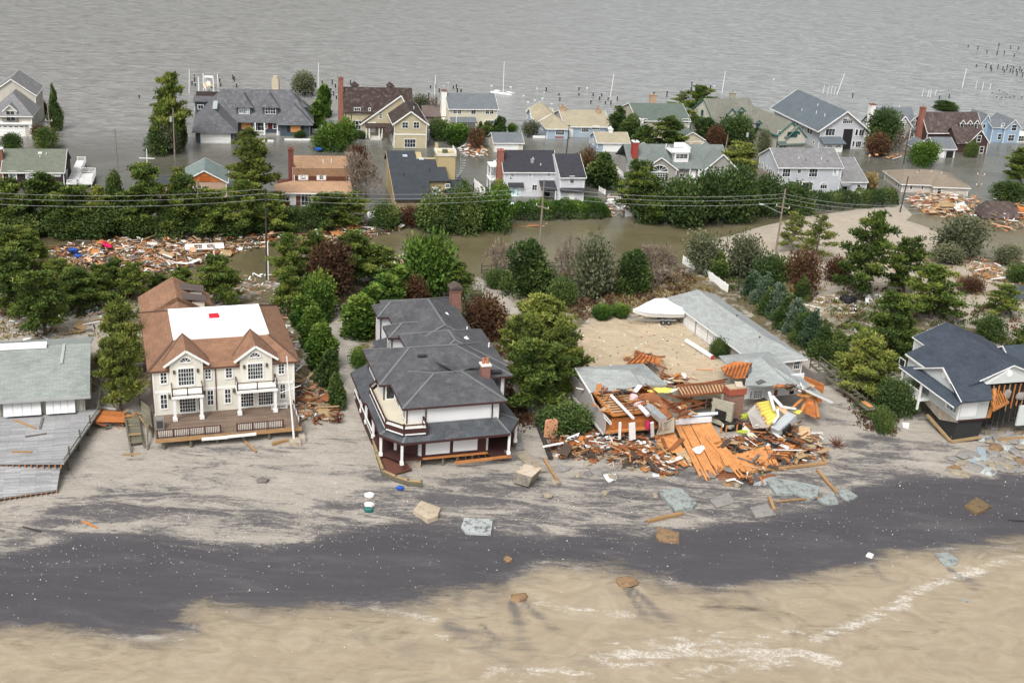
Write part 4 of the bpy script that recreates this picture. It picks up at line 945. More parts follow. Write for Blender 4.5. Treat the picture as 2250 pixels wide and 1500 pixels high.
h.winm('L', -8.4, 8.8, 9.9, 4.4, 6.2, 1, 2); h.winm('L', -8.4, 10.6, 11.4, 2.6, 4, 1, 1)
for x in (1.3, 3.3, 5.3): h.dormer(x, 6.2, 1.3, 4.9, 6.2, 7.0, 9, W_, RF, win=(1, 1))
for i in range(4):
    a = h.P(4, 1612+i*40, 718+i*17, 4.5-i*.1); h.part('skylight', MB().bar(a+(-.3, 0, -.15), a+(.3, 0, .15), .5, .1), M('skylight_frost', (.42, .47, .48)))
h.chimney(-9.0, 8.6, 1.1, 1.3, -.5, zr+1.4, BRICK); h.part('side_bay', MB().box(-8.2, 3.8, -.5, -5.6, 5.6, 2.6), W_); h.winm('L', -8.2, 4.2, 5.2, .8, 2.2, 1, 1)
h.part('tank', MB().tube((-7.4, 3.2, -.3), (-7.4, 3.2, 1.9), .55, .55, 12), WHITE)

# blue house at the right edge
W_ = M('sky_blue_siding', (.28, .39, .52), .8, 'siding'); RF = M('blue_grey_shingle', (.15, .165, .18))
h = House('gabled_house', 'bright blue house with white trimmed gables at the right end of the bay row', 4, 1975, 830, 0, 15)
ap = h.F(4, 2060, 665, 0)
h.gable(-.4, 4.0, 0, 8, -.5, 4.0, ap[1], 'y', W_, RF, WHITE, oh=.25, tt=.18)
h.gable(-3.4, 0, 1.0, 7, -.5, 3.9, 5.3, 'x', W_, RF, WHITE, oh=.25, tt=.15)
h.gable(-5.6, -2.8, 3.2, 10, -.5, 4.4, 6.6, 'y', W_, RF, WHITE, oh=.2, tt=.15)
h.win('F', 0, 4, 2030, 700, 2068, 740, 1, 2); h.win('F', 0, 4, 2005, 772, 2050, 815, 2, 2)
h.win('F', 1.0, 4, 1955, 690, 1978, 725, 1, 2, gl=PALEGLASS); h.win('F', 1.0, 4, 1930, 765, 1958, 805, 1, 2); h.winm('F', 3.2, -4.9, -4.2, 3.2, 4.2, 1, 1)
h.part('sun_room', MB().box(4.1, .5, -.4, 8.5, 5, 2.0), WHITE); h.winm('F', .5, 4.5, 8.2, .4, 1.7, 5, 2)
# ================================================================== row along the flooded road, left to right
# dark shingle house with green roof and white deck
W_ = M('black_brown_shingle', (.036, .027, .026), .9, 'siding'); RF = M('moss_green_shingle', (.15, .165, .13), .9, 'shingle')
h = House('gabled_house', 'dark shingled house with a plain moss green roof beside a white deck', 1, 30, 1010, 0, 12.5)
h.gable(0, 11, 0, 10.6, -.5, 3.3, h.S(1, 40, 735, 0)[1], 'x', W_, RF, WHITE)
for b in ((62, 893, 117, 940, 1, 1), (182, 893, 237, 940, 1, 1), (262, 895, 300, 917, 1, 1), (362, 895, 428, 917, 2, 1)): h.win('F', 0, 1, *b[:4], b[4], b[5], gl=PALEGLASS, fw=.2)
h.chimney(-.75, 3.0, 1.2, 1.0, -.5, 7.0, BRICK2, WHITE); h.winm('R', 11, 3, 5, .6, 2.4, 2, 1)
h.part('skylight', MB().bar((6.1, 4.2, 5.9), (6.8, 4.2, 5.9), .6, .3), WHITE); h.vents([(7.6, 4, 5.6), (6.5, 3.3, 5.2)])
dk = M('white_deck', (.74, .74, .74), .7, 'plank')
d = House('deck', 'white painted wooden deck with railings at the side of the green roofed shingle house', 1, 455, 985, .9, 12.5, cat='deck')
d.part('deck_floor', MB().box(.2, .6, .8, 2.2, 18, 1.0), dk); d.part('deck_floor', MB().box(2.22, 1.2, .6, 5.0, 9, .8), dk)
d.rail([(.4, 17.8), (2.1, 17.8), (2.1, 9.2), (4.9, 8.9), (4.9, 1.4)], .9, .95); d.rail([(.4, .8), (2.2, .8), (2.3, 1.4), (4.8, 1.4)], .8, .9)
d.posts([(.4, 1), (2.1, 6), (4.8, 1.6), (4.8, 8.6), (2.1, 17.6)], -.5, .8, .18)

# plywood gable house
W_ = M('pinkish_siding', (.47, .33, .24), .8, 'siding'); RF = M('sea_green_shingle', (.18, .225, .215), .9, 'shingle')
h = House('gabled_house', 'small house with a sea green roof and bright orange plywood in its front gable', 1, 1385, 1078, 0, 12.5)
e = h.F(1, 1385, 925, 0); ap = h.F(1, 1448, 885, 0)
eR = h.F(1, 1598, 965, 0)
h.gable(-2.4, eR[0], 0, 9, -.5, eR[1], h.F(1, 1448, 885, 0)[1], 'y', W_, RF, WHITE, oh=.35, tt=.22, br=(eR[0]-2.4)/2)
zz = eR[1]; zt = ap[1]-.35; xm = (eR[0]-2.4)/2
h.part('plywood_gable', MB().prism([(-2.1, -.07, zz+.05), (eR[0]-.3, -.07, zz+.05), (xm, -.07, zt)], (0, .09, 0)), M('orange_plywood', (.50, .16, .045), .8, 'board', var=.25))
h.part('louvre', MB().box(xm-.9, -.12, zz+.15, xm+1.0, -.07, zz+1.2), M('orange_louvre', (.40, .105, .02), .8, 'plank'))
h.gable(-9, -2.4, 2, 8, -.5, 2.0, 2.6, 'x', W_, M('dark_wing_shingle', (.06, .068, .075), .9, 'shingle'), None)
h.part('porch_gable', MB().prism([(-1.4, -5, 1.4), (2.6, -5, 1.4), (.6, -5, 2.6)], (0, 5, 0)), RF); h.part('porch_wall', MB().box(-1.1, -4.8, -.5, 2.3, 0, 1.4), W_)

# brown cedar house
W_ = M('cedar_shingle', (.125, .048, .028), .9, 'siding', var=.3); RF = M('sandy_tan_shingle', (.40, .255, .16), .9, 'shingle')
h = House('cedar_house', 'brown cedar house with two stepped sandy tan roofs and a brick chimney', 2, 30, 1130, 0, 11)
eL = h.F(2, 20, 1035, 0); eR = h.F(2, 555, 1037, 0)
zl = eL[1]+.1; x1 = eR[0]-.3
h.part('wall', MB().box(0, 0, -.5, x1, 9, zl), W_)
yb = 4.2; zu = h.F(2, 150, 955, yb)[1]
h.part('lower_roof', MB().slab([(-.5, -.6, zl-.1), (x1+.4, -.6, zl-.1), (x1+.4, yb, zu), (3.0, yb, zu), (-.5, yb-.9, zu-.5)], .2), RF)
h.part('roof_trim', MB().bar((-.5, -.64, zl-.22), (x1+.4, -.64, zl-.22), .08, .22), WHITE)
ze = h.F(2, 150, 908, yb)[1]; xu = h.F(2, 150, 930, yb)[0]
h.gable(xu, x1, yb, yb+8.6, 1, ze, h.S(2, 130, 781, xu)[1] if h.S(2, 130, 781, xu)[1] < ze+4 else ze+2.6, 'x', W_, RF, WHITE, tt=.2)
for b in ((178, 912, 248, 950), (308, 912, 374, 950)):
    q = h.rect('F', yb, 2, *b); h.winm('F', yb, q[0]+.6, q[1]-.6, q[2]+.1, q[3]-.1, 2, 2, gl=PALEGLASS if b[0] < 200 else GLASS); h.panel('F', yb, q[0], q[0]+.45, q[2], q[3], WHITE, 'shutter'); h.panel('F', yb, q[1]-.45, q[1], q[2], q[3], WHITE, 'shutter')
h.win('F', 0, 2, 38, 1045, 115, 1095, 3, 2); h.win('F', 0, 2, 197, 1048, 275, 1128, 3, 1); h.win('F', 0, 2, 360, 1045, 402, 1075, 1, 1)
q = h.rect('F', 0, 2, 122, 1045, 158, 1128); h.panel('F', 0, *q, WHITE, 'door', .06, WHITE)
h.chimney(xu-.6, yb+1.5, 1.0, 1.4, 0, h.F(2, 120, 738, yb+1)[1], M('dark_red_brick', (.15, .05, .04), .9, 'brick'))
h.vents([(xu+5.6, yb+3, ze+1.7), (xu+7.2, yb+3.2, ze+1.9), (x1-1.0, yb+.8, ze+.6)]); h.part('back_fence', MB().box(x1+.3, 6, .2, x1+1.8, 6.12, 1.2), WHITE)

# saltbox with the tower
W_ = M('tan_stucco', (.46, .365, .20), .85, 'siding'); RF = M('blue_black_shingle', (.047, .054, .064), .9, 'shingle')
h = House('saltbox_house', 'tan house under a long dark saltbox roof, with a square roof deck tower behind', 2, 870, 1182, 0, 12.5)
zr = 8.0; yr = h.P(2, 770, 742, zr)[1]; ze = 2.9
zf = lambda y: ze+(zr-ze)*(y+.3)/(yr+.3)
A = [(0, 0, -.5), (0, yr+3, -.5), (0, yr+3, 5.5), (0, yr, zr-.25), (0, 0, ze-.2)]
h.part('wall', MB().prism(A, (6.6, 0, 0)), W_)
h.part('wall', MB().prism([(6.6, 6.2, -.5), (6.6, yr-2, -.5), (6.6, yr-2, zf(yr-2)-.3), (6.6, 6.2, zf(6.2)-.3)], (4.0, 0, 0)), W_)
h.part('roof', MB().slab([(-.4, -.8, zf(-.8)), (6.9, -.8, zf(-.8)), (6.9, 5.6, zf(5.6)), (10.9, 5.6, zf(5.6)), (10.9, yr-3, zf(yr-3)), (5.4, yr-3, zf(yr-3)), (5.4, yr, zr), (-.4, yr, zr)], .2), RF)
h.part('back_roof', MB().slab([(-.4, yr, zr), (5.4, yr, zr), (5.4, yr+3.4, 5.6), (-.4, yr+3.4, 5.6)], .2), RF)
h.part('roof_trim', MB().bar((-.45, -.85, zf(-.8)-.12), (-.45, yr, zr-.12), .08, .28), M('tan_trim', (.40, .31, .18)))
h.part('lower_wall_band', MB().box(-.1, -.35, zf(-.6)-.55, 6.7, -.02, zf(-.6)-.3), M('tan_trim', (.40, .31, .18)))
h.win('F', 6.2, 2, 1122, 1005, 1175, 1050, 3, 1, gl=PALEGLASS)
for x, y in ((930, 822), (1045, 848)):
    a = h.P(2, x, y, zf(10.5 if x < 1000 else 9)); a[2] = zf(a[1]); h.part('skylight', MB().bar(a+(-.45, 0, .05), a+(.45, 0, .05), 1.1, .2), M('skylight_blue', (.50, .60, .66), .3))
h.vents([(2.2, 7.5, zf(7.5)), (7.5, 9.3, zf(9.3)), (5.5, 3.5, zf(3.5))], M('dark_vent', (.06, .06, .06)))
tz = 8.4
tp = h.P(2, 1165, 735, tz)
h.part('tower', MB().box(9.2, 10.6, -.5, 12.8, 14.8, tz), W_); h.part('parapet', MB().box(9.05, 10.45, tz, 12.95, 10.65, tz+.55).box(9.05, 10.65, tz, 9.25, 14.9, tz+.55).box(12.75, 10.65, tz, 12.95, 14.9, tz+.55).box(9.25, 14.7, tz, 12.75, 14.9, tz+.55), M('cream_parapet', (.68, .64, .54)))
h.part('tower_chimney', MB().box(9.3, 14.95, 6, 9.9, 15.5, tz+1.5), M('tan_stucco', (.46, .365, .2)))
h.rail([(12.85, 10.6), (12.85, 14.8)], tz+.5, .6); h.part('terrace_table', MB().tube((11, 13, tz), (11, 13, tz+.7), .5, .6, 8), M('planter_green', (.1, .12, .08)))
h.part('low_wall', MB().box(10.2, 5.4, -.5, 13.9, 14, 2.5), W_); h.part('low_roof', MB().slab([(9.8, 5.0, 2.55), (14.2, 5.0, 2.55), (14.2, 12, 3.9), (9.8, 12, 3.9)], .2), RF)
h.win('F', 5.4, 2, 1215, 980, 1248, 1003, 3, 1)
st = MB()
for i in range(16):
    a = i*.42; z = .6+i*.47; st.slab([(13.8, 10.2, z), (13.8+1.0*math.cos(a), 10.2+1.0*math.sin(a), z), (13.8+1.0*math.cos(a+.5), 10.2+1.0*math.sin(a+.5), z)], .08)
st.tube((13.8, 10.2, 0), (13.8, 10.2, tz+.6), .07); h.part('spiral_stair', st, M('grey_metal', (.3, .32, .34), .5))
h.panel('F', 0, 4.9, 6.3, -.4, 1.3, M('rust_brown_gate', (.11, .045, .03)), 'side_door', .3)

# white house with black roofs
W_ = M('cool_white_siding', (.60, .61, .645), .8, 'siding'); RF = M('black_shingle', (.042, .042, .052), .9, 'shingle')
h = House('colonial_house', 'cool white house with black roofs, a red brick chimney and a taller right wing', 2, 1625, 1068, 0, 12.5)
xe = h.F(2, 1998, 885, 0)[0]
zr = h.S(2, 1975, 745, xe)
h.gable(0, xe, 0, max(6.0, 2*zr[0]), -.5, 5.3, min(zr[1], 8.6), 'x', W_, RF, WHITE)
h.gable(10.7, 15.5, -4.4, 8, -.5, 5.3, h.S(2, 2160, 775, 15.5)[1], 'x', W_, RF, WHITE)
h.part('wing_wall', MB().prism([(10.4, -4.4, -.5), (10.4, 4.4, -.5), (10.4, 4.4, 7.4), (10.4, 1.8, 8.2), (10.4, -4.4, 5.4)], (.3, 0, 0)), W_)
h.win('F', 0, 2, 1667, 893, 1705, 945, 1, 1, gl=PALEGLASS); h.win('F', 0, 2, 1807, 893, 1833, 930, 1, 1, gl=PALEGLASS); h.win('F', 0, 2, 1933, 893, 1960, 926, 1, 1, gl=PALEGLASS)
h.win('F', 0, 2, 1665, 995, 1750, 1062, 3, 1, gl=glass('blue_drapes', (.33, .45, .55))); h.win('F', 0, 2, 1828, 985, 1865, 1022, 2, 1)
q = h.rect('F', 0, 2, 1658, 975, 1768, 990); h.part('awning', MB().slab([(q[0], -.9, q[2]), (q[1], -.9, q[2]), (q[1], 0, q[3]+.2), (q[0], 0, q[3]+.2)], .15), RF)
h.win('F', -4.4, 2, 2092, 925, 2128, 972, 1, 1, gl=PALEGLASS)
q = h.rect('F', -4.4, 2, 2090, 1042, 2125, 1110); h.panel('F', -4.4, *q, WHITE, 'door', .06, WHITE)
h.part('pent_roof', MB().slab([(10.5, -5.2, 2.5), (15.7, -5.2, 2.5), (15.7, -4.4, 3.1), (10.5, -4.4, 3.1)], .15), RF)
h.part('porch_roof', MB().slab([(7.2, -3.2, 2.3), (10.4, -3.2, 2.3), (10.4, 0, 3.4), (7.2, 0, 3.4)], .18), RF); h.posts([(7.5, -3), (10.1, -3)], -.4, 2.2, .18); h.panel('F', 0, 8.3, 9.6, -.4, 2.0, M('opening_shade', (.02, .019, .018)), 'doorway', .03)
h.chimney(-.55, 2.2, 1.2, 1.4, -.5, 9.0, BRICK, M('red_cap_brick', (.36, .13, .10)))
h.part('side_porch', MB().box(-2.2, 3.6, -.4, -2.0, 3.8, 5.2).box(-2.2, 6.8, -.4, -2.0, 7, 5.2).box(-2.3, 3.4, 2.4, -.05, 7.1, 2.6).box(-2.3, 3.4, 5.2, -.05, 7.1, 5.4).box(-2.2, 3.8, 3.4, -2.1, 6.8, 3.5), WHITE)
h.part('porch_block', MB().box(-.6, 3.6, -.4, -.05, 9.5, 5.1), W_); h.winm('L', -.6, 4.4, 5.4, 2.9, 4.6, 1, 2); h.winm('L', -.6, 4.4, 5.4, .4, 2.0, 1, 2)
h.vents([(6.2, 2.2, 7.2), (7.6, 1.0, 6.2)])
h.part('roof_antenna', MB().tube((6.0, 1.6, 6.6), (6.0, 1.6, 7.4), .35, .45, 10), M('grey_metal', (.3, .32, .34)))
h.part('rain_pipe', MB().tube((-.6, 1.2, .8), (.2, .0, 2.6), .08), WHITE)

# grey shingle house with the arched window
W_ = M('driftwood_shingle', (.32, .305, .285), .9, 'siding'); RF = M('grey_green_shingle', (.165, .19, .182), .9, 'shingle')
h = House('gabled_house', 'driftwood grey house with a huge arched gable window and a white roof deck', 3, 1040, 960, .2, 12.5)
e1, e2 = h.F(3, 1037, 868, 0), h.F(3, 1246, 892, 0); ap = h.F(3, 1137, 793, 0)
h.gable(-1.2, 6.2, 0, 13, -.5, 2.9, ap[1], 'y', W_, RF, WHITE, tt=.25, br=2.5)
ap2 = h.F(3, 1570, 775, 0)
h.gable(12.7, 20.1, 0, 11, -.5, 2.9, ap2[1]+.1, 'y', W_, RF, WHITE, tt=.25)
h.gable(-3.5, 19, 3.0, 13, -.5, 2.9, 6.3, 'x', W_, RF, None, walls=False)
h.part('wall', MB().box(6.2, 1.6, -.5, 12.7, 9, 2.9), W_); h.part('front_roof', MB().slab([(6.0, .8, 2.8), (12.9, .8, 2.8), (12.9, 5, 4.3), (6.0, 5, 4.3)], .2), RF)
h.part('wall', MB().box(-3.2, 3.4, -.5, -1.2, 12.5, 2.9), W_)
q = h.rect('F', 0, 3, 1052, 845, 1184, 955)
xm = (q[0]+q[1])/2; w2 = (q[1]-q[0])/2
h.winm('F', 0, xm-w2*.93, xm+w2*.93, q[2], q[2]+(q[3]-q[2])*.52, 7, 4, mun=.06); h.winm('F', 0, xm-w2*.93, xm+w2*.93, q[2]+(q[3]-q[2])*.58, q[3], 5, 1, arch=True, mun=.07)
h.win('F', 1.6, 3, 1262, 905, 1300, 945, 2, 2)
for b in ((1464, 882, 1492, 932), (1532, 872, 1562, 922), (1594, 880, 1624, 918), (1400, 890, 1420, 945)): h.win('F', 0, 3, *b, 1, 2, gl=PALEGLASS)
h.panel('F', 1.6, 10.2, 11.2, .2, 2.3, WHITE, 'door', .08); h.posts([(9.6, .9), (11.6, .9)], -.2, 2.7, .2); h.part('steps', MB().box(9.6, -1.2, -.3, 12, .9, .3), WHITE); h.rail([(9.6, -1.1), (12, -1.1)], .3, .8)
dz = 5.6; dd = h.P(3, 1235, 800, 4.6)
h.part('dormer_box', MB().box(6.6, 3.2, 3.6, 9.8, 6.5, 5.7), WHITE); h.winm('F', 3.2, 6.9, 9.5, 4.5, 5.4, 3, 2)
h.part('roof_deck', MB().box(5.6, 3.0, 5.7, 10.0, 7.4, 5.85), M('white_deck', (.74, .74, .74))); h.part('deck_screen', MB().box(9.85, 3.1, 5.85, 10.0, 7.4, 7.0).box(7.6, 7.25, 5.85, 9.85, 7.4, 7.0), WHITE); h.posts([(5.7, 3.1), (5.7, 5), (5.7, 7)], 5.85, 6.8, .12)
h.chimney(-2.0, 5.2, 1.2, 1.6, 2, 7.6, M('crimson_brick', (.27, .045, .035), .9, 'brick'), WHITE)
h.winm('L', -3.2, 4.2, 5.6, .9, 2.5, 3, 3); h.rail([(-4.6, 3), (-4.6, 12)], .2, .9); h.part('side_deck', MB().box(-5, 2.5, -.1, -3.3, 12.5, .15), M('grey_deck', (.32, .32, .31)))

# long blue grey house
W_ = M('dove_blue_siding', (.48, .50, .535), .8, 'siding'); RF = M('grey_shingle', (.165, .17, .178))
h = House('colonial_house', 'long dove blue two storey house with a grey roof and a low garage wing', 4, 364, 1002, 5.6, 12.5)
zr = h.S(4, 308, 868, 0)
h.gable(0, 14.4, 0, 2*zr[0], -.5, 5.6, zr[1], 'x', W_, RF, WHITE)
for b in ((388, 1015, 445, 1070, 3, 2), (495, 1018, 522, 1046, 2, 1), (578, 1015, 640, 1070, 3, 2), (752, 1018, 788, 1060, 1, 1)): h.win('F', 0, 4, *b[:4], b[4], b[5], gl=PALEGLASS if b[0] > 700 else GLASS)
h.win('F', 0, 4, 465, 1112, 500, 1150, 2, 1); h.win('F', 0, 4, 528, 1112, 606, 1166, 3, 1); q = h.rect('F', 0, 4, 660, 1128, 706, 1156); h.winm('F', 0, q[0], q[1], q[2], q[3], 3, 1); h.winm('F', 0, q[0], q[1], q[3]+.08, q[3]+.5, 3, 1, arch=True)
for i, y0 in enumerate((1.8, 4.0, 6.2, 8.4)): h.winm('L', 0, y0, y0+.65, 3.2, 4.1, 1, 1)
zs = h.P(4, 990, 1100, 2.7)[1]
h.gable(14.42, 20.3, -.9, 15, -.5, 2.7, 5.9, 'x', W_, RF, WHITE, rk=.15)
h.part('porch_roof', MB().slab([(14.0, -2.6, 2.2), (16.2, -2.6, 2.2), (16.2, -.9, 2.7), (14.0, -.9, 2.7)], .15), RF); h.win('F', -.9, 4, 920, 1128, 948, 1165, 1, 2); h.panel('F', -.9, 14.9, 15.9, -.3, 1.8, M('opening_shade', (.02, .019, .018)), 'doorway', .03, WHITE)
h.vents([(5.2, 2.2, 6.9), (10.4, 2.0, 6.7)]); h.vents([(6.6, 1.6, 6.5), (11.6, 1.4, 6.4)], M('dark_vent', (.06, .06, .06)))

# low ranch sunk in the flood
W_ = M('pale_beige_siding', (.54, .50, .45), .8, 'siding'); RF = M('taupe_shingle', (.235, .195, .15), .9, 'shingle')
h = House('ranch_house', 'low beige ranch house standing deep in the flood under a flat taupe roof', 4, 1252, 1112, 2.2, 6)
h.hip(0, 14.5, 0, 10.5, -.6, 2.0, 3.9, 'x', 2.2, 5.0, W_, RF, WHITE, .5)
h.hip(6.6, 14.3, -1.6, 5, -.6, 2.0, 3.3, 'x', 2.0, 4.2, W_, RF, WHITE, .4)
h.win('F', 0, 4, 1300, 1132, 1322, 1160, 1, 2); h.win('F', 0, 4, 1382, 1132, 1402, 1160, 1, 2)
h.winm('L', 0, 1.4, 2.2, .5, 1.7, 1, 2); h.winm('L', 0, 2.6, 3.4, .5, 1.7, 1, 2); h.panel('F', -1.6, 7.4, 8.2, -.3, 1.5, M('opening_shade', (.02, .019, .018)), 'doorway', .05, WHITE)
h.vents([(4.6, 4, 3.2), (8.0, 4.5, 3.5), (10.2, 4.2, 3.3)]); h.vents([(5.2, 4.6, 3.5)], M('dark_vent', (.06, .06, .06)))
# ================================================================== beach-front houses
def V(*a): return np.array(a, float)
MAROON = M('maroon_paint', (.06, .024, .022), .7); DECKB = M('brown_deck', (.20, .145, .11), .85, 'plank', var=.25); TIMBER = M('orange_timber', (.46, .19, .06), .8, var=.3); FASCIA = M('honey_timber', (.36, .215, .10), .85, var=.3); OLDWOOD = M('grey_green_timber', (.155, .145, .105), .9, 'plank', var=.3)
# ---- cream house with the white flat roof
W_ = M('cream_clapboard', (.70, .675, .59), .8, 'siding', var=.07); RF = M('brown_shake', (.262, .145, .090), .9, 'shingle', var=.2, size=1.6)
h = N1 = House('cream_house', 'cream clapboard beach house with a brown roof, a bright white flat top and two balconies', 9, 155, 1170, 2.7, 19)
X1 = 16.4; ZE = 8.42
h.part('wall', MB().box(0, 0, 2.5, X1, 17.5, ZE), W_)
for x in (0, X1): h.part('corner_board', MB().box(x-.1, -.08, 2.6, x+.1, .12, ZE), WHITE)
for (a, b) in ((0, 4), (7, 9.5), (14, X1)): pass
h.part('band', MB().box(-.05, -.08, 5.5, X1+.05, 0, 5.75), WHITE)
e = [V(-.6, -.26, ZE+.06), V(X1+.7, -.26, ZE+.06), V(X1+.7, 19.5, ZE-.1), V(-.6, 19.5, ZE-.1)]; t4 = [V(2.8, 4.4, 10.35), V(14, 4.4, 10.35), V(14, 14.4, 10.35), V(2.8, 14.4, 10.35)]
rb = MB()
for i in range(4): j = (i+1) % 4; rb.face([e[i], e[j], t4[j], t4[i]])
rb.face([p+V(0, 0, -.05) for p in e][::-1]); rf = h.part('roof', rb, RF)
for i in range(4): h.part('ridge_cap', MB().bar(e[i]+V(0, 0, .03), t4[i]+V(0, 0, .03), .32, .07), M('dark_brown_cap', (.12, .07, .05)), rf)
gut = MB()
for i in range(4): gut.bar(e[i]+V(0, 0, -.1), e[(i+1) % 4]+V(0, 0, -.1), .12, .2)
h.part('gutter', gut, M('copper_brown', (.11, .05, .035), .6), rf)
fl = h.part('flat_roof', MB().box(2.7, 4.3, 10.2, 14.1, 14.5, 10.52), M('white_membrane', (.88, .88, .87), .6, var=.03), rf)
h.part('roof_hatch', MB().box(7.5, 10.4, 10.52, 8.7, 11.4, 10.8), M('red_hatch', (.55, .012, .03), .5), fl)
for x, y in ((4.2, 9.0), (13.0, 11.2)): h.part('roof_vent', MB().tube((x, y, 10.5), (x, y, 10.75), .14, .22, 8), WHITE, fl)
# rear left wing with two metal roofed dormers
h.gable(-.2, 8.4, 17, 26, 2, ZE-.4, 10.5, 'y', W_, RF, None, oh=.4)
h.gable(-.2, 8.4, 14.9, 18, 8.5, ZE-.4, 10.5, 'y', W_, RF, None, oh=.4, walls=False)
SEAM = M('bronze_metal', (.115, .085, .075), .5, 'board', size=.6)
for y0 in (18.8, 22.6): h.part('dormer', MB().box(6.0, y0, 8.6, 7.6, y0+1.9, 9.6), W_); h.part('dormer_roof', MB().slab([(4.6, y0-.3, 10.3), (7.9, y0-.3, 9.75), (7.9, y0+2.2, 9.75), (4.6, y0+2.2, 10.3)], .1), SEAM)
# front gables
for gx0, gx1, ga in ((1.2, 6.4, 3.8), (9.3, 14.5, 11.85)):
    zt = 10.95; zb = 9.2; xl, xr = gx0+.7, gx1-.7
    h.part('gable_wall', MB().prism([(xl, -.42, 5.76), (xr, -.42, 5.76), (xr, -.42, 9.35), (ga, -.42, zt-.1), (xl, -.42, 9.35)], (0, 4, 0)), W_)
    rb = MB(); rb.slab([(ga, -.7, zt+.1), (ga, 4.9, zt+.1), (gx0, 2.9, zb), (gx0, -.7, zb)], .14); rb.slab([(ga, -.7, zt+.1), (ga, 4.9, zt+.1), (gx1, 2.9, zb), (gx1, -.7, zb)], .14)
    g = h.part('gable_roof', rb, RF)
    tb = MB()
    for ex in (gx0, gx1): tb.bar((ga, -.72, zt-.02), (ex, -.72, zb-.12), .1, .26)
    h.part('rake_board', tb, WHITE, g); h.part('valley', MB().bar((ga, 4.6, zt+.14), (gx0, 1.0, zb+.05), .14, .05).bar((ga, 4.6, zt+.14), (gx1, 1.0, zb+.05), .14, .05), M('dark_brown_cap', (.12, .07, .05)), g)
for b in ((352, 690, 448, 735), (928, 650, 1022, 692)): q = h.rect('F', -.42, 9, *b); h.winm('F', -.42, q[0], q[1], q[2], q[3], 3, 1, arch=True, fw=.13)
WB = ((190, 800, 255, 905), (558, 770, 618, 868), (728, 760, 792, 858), (1163, 725, 1222, 825), (192, 1000, 258, 1112), (578, 965, 640, 1080), (722, 955, 782, 1065), (1178, 915, 1232, 1028))
for b in WB: q = h.rect('F', 0, 9, *b); h.winm('F', 0, q[0]+.12, q[1]-.12, q[2], min(q[3], 8.12), 2, 3, fw=.16, mun=.06)
for b, nx in (((338, 785, 478, 918), 6), ((912, 745, 1045, 868), 6), ((350, 1030, 492, 1140), 6), ((855, 985, 968, 1095), 5), ((1000, 968, 1128, 1080), 6)): h.win('F', -.42 if b[1] < 900 else 0, 9, *b, nx, 4, fw=.14, mun=.045, name='glass_door')
h.win('F', 0, 9, 508, 1020, 528, 1125, 1, 1, fw=.08)
for (x, y) in ((307, 808), (503, 792), (884, 763), (1070, 748), (273, 1017), (558, 990), (803, 970)): q = h.F(9, x, y, -.2); h.part('wall_lamp', MB().box(q[0]-.13, -.6 if y < 900 else -.25, q[1]-.22, q[0]+.13, 0, q[1]+.22), M('bronze_lamp', (.10, .08, .05), .5))
h.part('downspout', MB().tube((7.15, -.08, 2.8), (7.15, -.08, 8.2), .07), M('copper_brown', (.11, .05, .035)))
h.part('downspout', MB().tube((-.12, -.1, 3), (-.25, -.1, 8.2), .08), M('copper_brown', (.11, .05, .035)))
for (c0, c1) in (((320, 1215), (540, 1195)), ((852, 1165), (1145, 1140))):
    a = h.P(9, *c0, 2.7); b = h.P(9, *c1, 2.7); y0 = (a[1]+b[1])/2; z = 5.55
    h.part('balcony_floor', MB().box(a[0]-.3, y0-.3, z, b[0]+.3, -.09, z+.35), WHITE)
    for x in (a[0], b[0]):
        h.part('column', MB().box(x-.17, y0-.17, 2.7, x+.17, y0+.17, z).box(x-.26, y0-.26, 2.7, x+.26, y0+.26, 3.1), WHITE)
    h.rail([(a[0]-.2, -.1), (a[0]-.2, y0-.2), (b[0]+.2, y0-.2), (b[0]+.2, -.1)], z+.35, 1.0, MAROON, .27, balmat=WHITE, post=.13)
d = N1D = House('deck', 'brown plank deck on posts in front of the cream house, its railing half gone', 9, 155, 1170, 2.7, 19, cat='deck')
d.part('deck_floor', MB().box(-.3, -6.2, 2.4, 16.3, -.06, 2.66), DECKB)
d.part('fascia', MB().box(-.35, -6.3, 2.15, 16.4, -6.2, 2.6).box(16.3, -6.2, 2.15, 16.4, -.1, 2.6), FASCIA)
x = [h.F(9, px_, py_, -6.25)[0] for px_, py_ in ((165, 1350), (695, 1310), (830, 1290), (1210, 1260), (535, 1350), (985, 1310))]
d.rail([(x[0]+.1, -6.1), (x[1], -6.1)], 2.66, 1.0, MAROON, .2, balmat=WHITE, post=.14); d.rail([(x[2], -6.1), (x[3], -6.1)], 2.66, 1.0, MAROON, .2, balmat=WHITE, post=.14)
d.rail([(16.2, -6.0), (16.2, -1.0)], 2.66, 1.0, MAROON, .2, balmat=WHITE, post=.14); d.rail([(13.6, -1.0), (15.4, -1.0)], 2.66, .7, WHITE, .2)
d.part('loose_board', MB().bar((x[4], -6.45, 2.25), (x[4]+3, -6.4, 2.2), .06, .4).bar((x[4]+2.9, -6.5, 2.3), (x[5], -6.5, 2.35), .06, .38), WHITE)
for px_ in (.6, 3.6, 6.6, 9.6, 12.6, 15.6): d.part('pile', MB().tube((px_, -5.9, -.3), (px_, -5.9, 2.4), .17, .17, 8), OLDWOOD); d.part('pile', MB().tube((px_, -1.5, .5), (px_, -1.5, 2.4), .17, .17, 8), OLDWOOD)
d.part('skirt_shadow_wall', MB().box(0, .3, 0.8, 16, .5, 2.5), M('foundation_grey', (.16, .15, .14)))  # dark sheet standing for the shade under the deck
ac = House('air_conditioner', 'grey metal air conditioner cabinet on the left end of the brown deck', 9, 190, 1290, 2.7, 19, cat='machine')
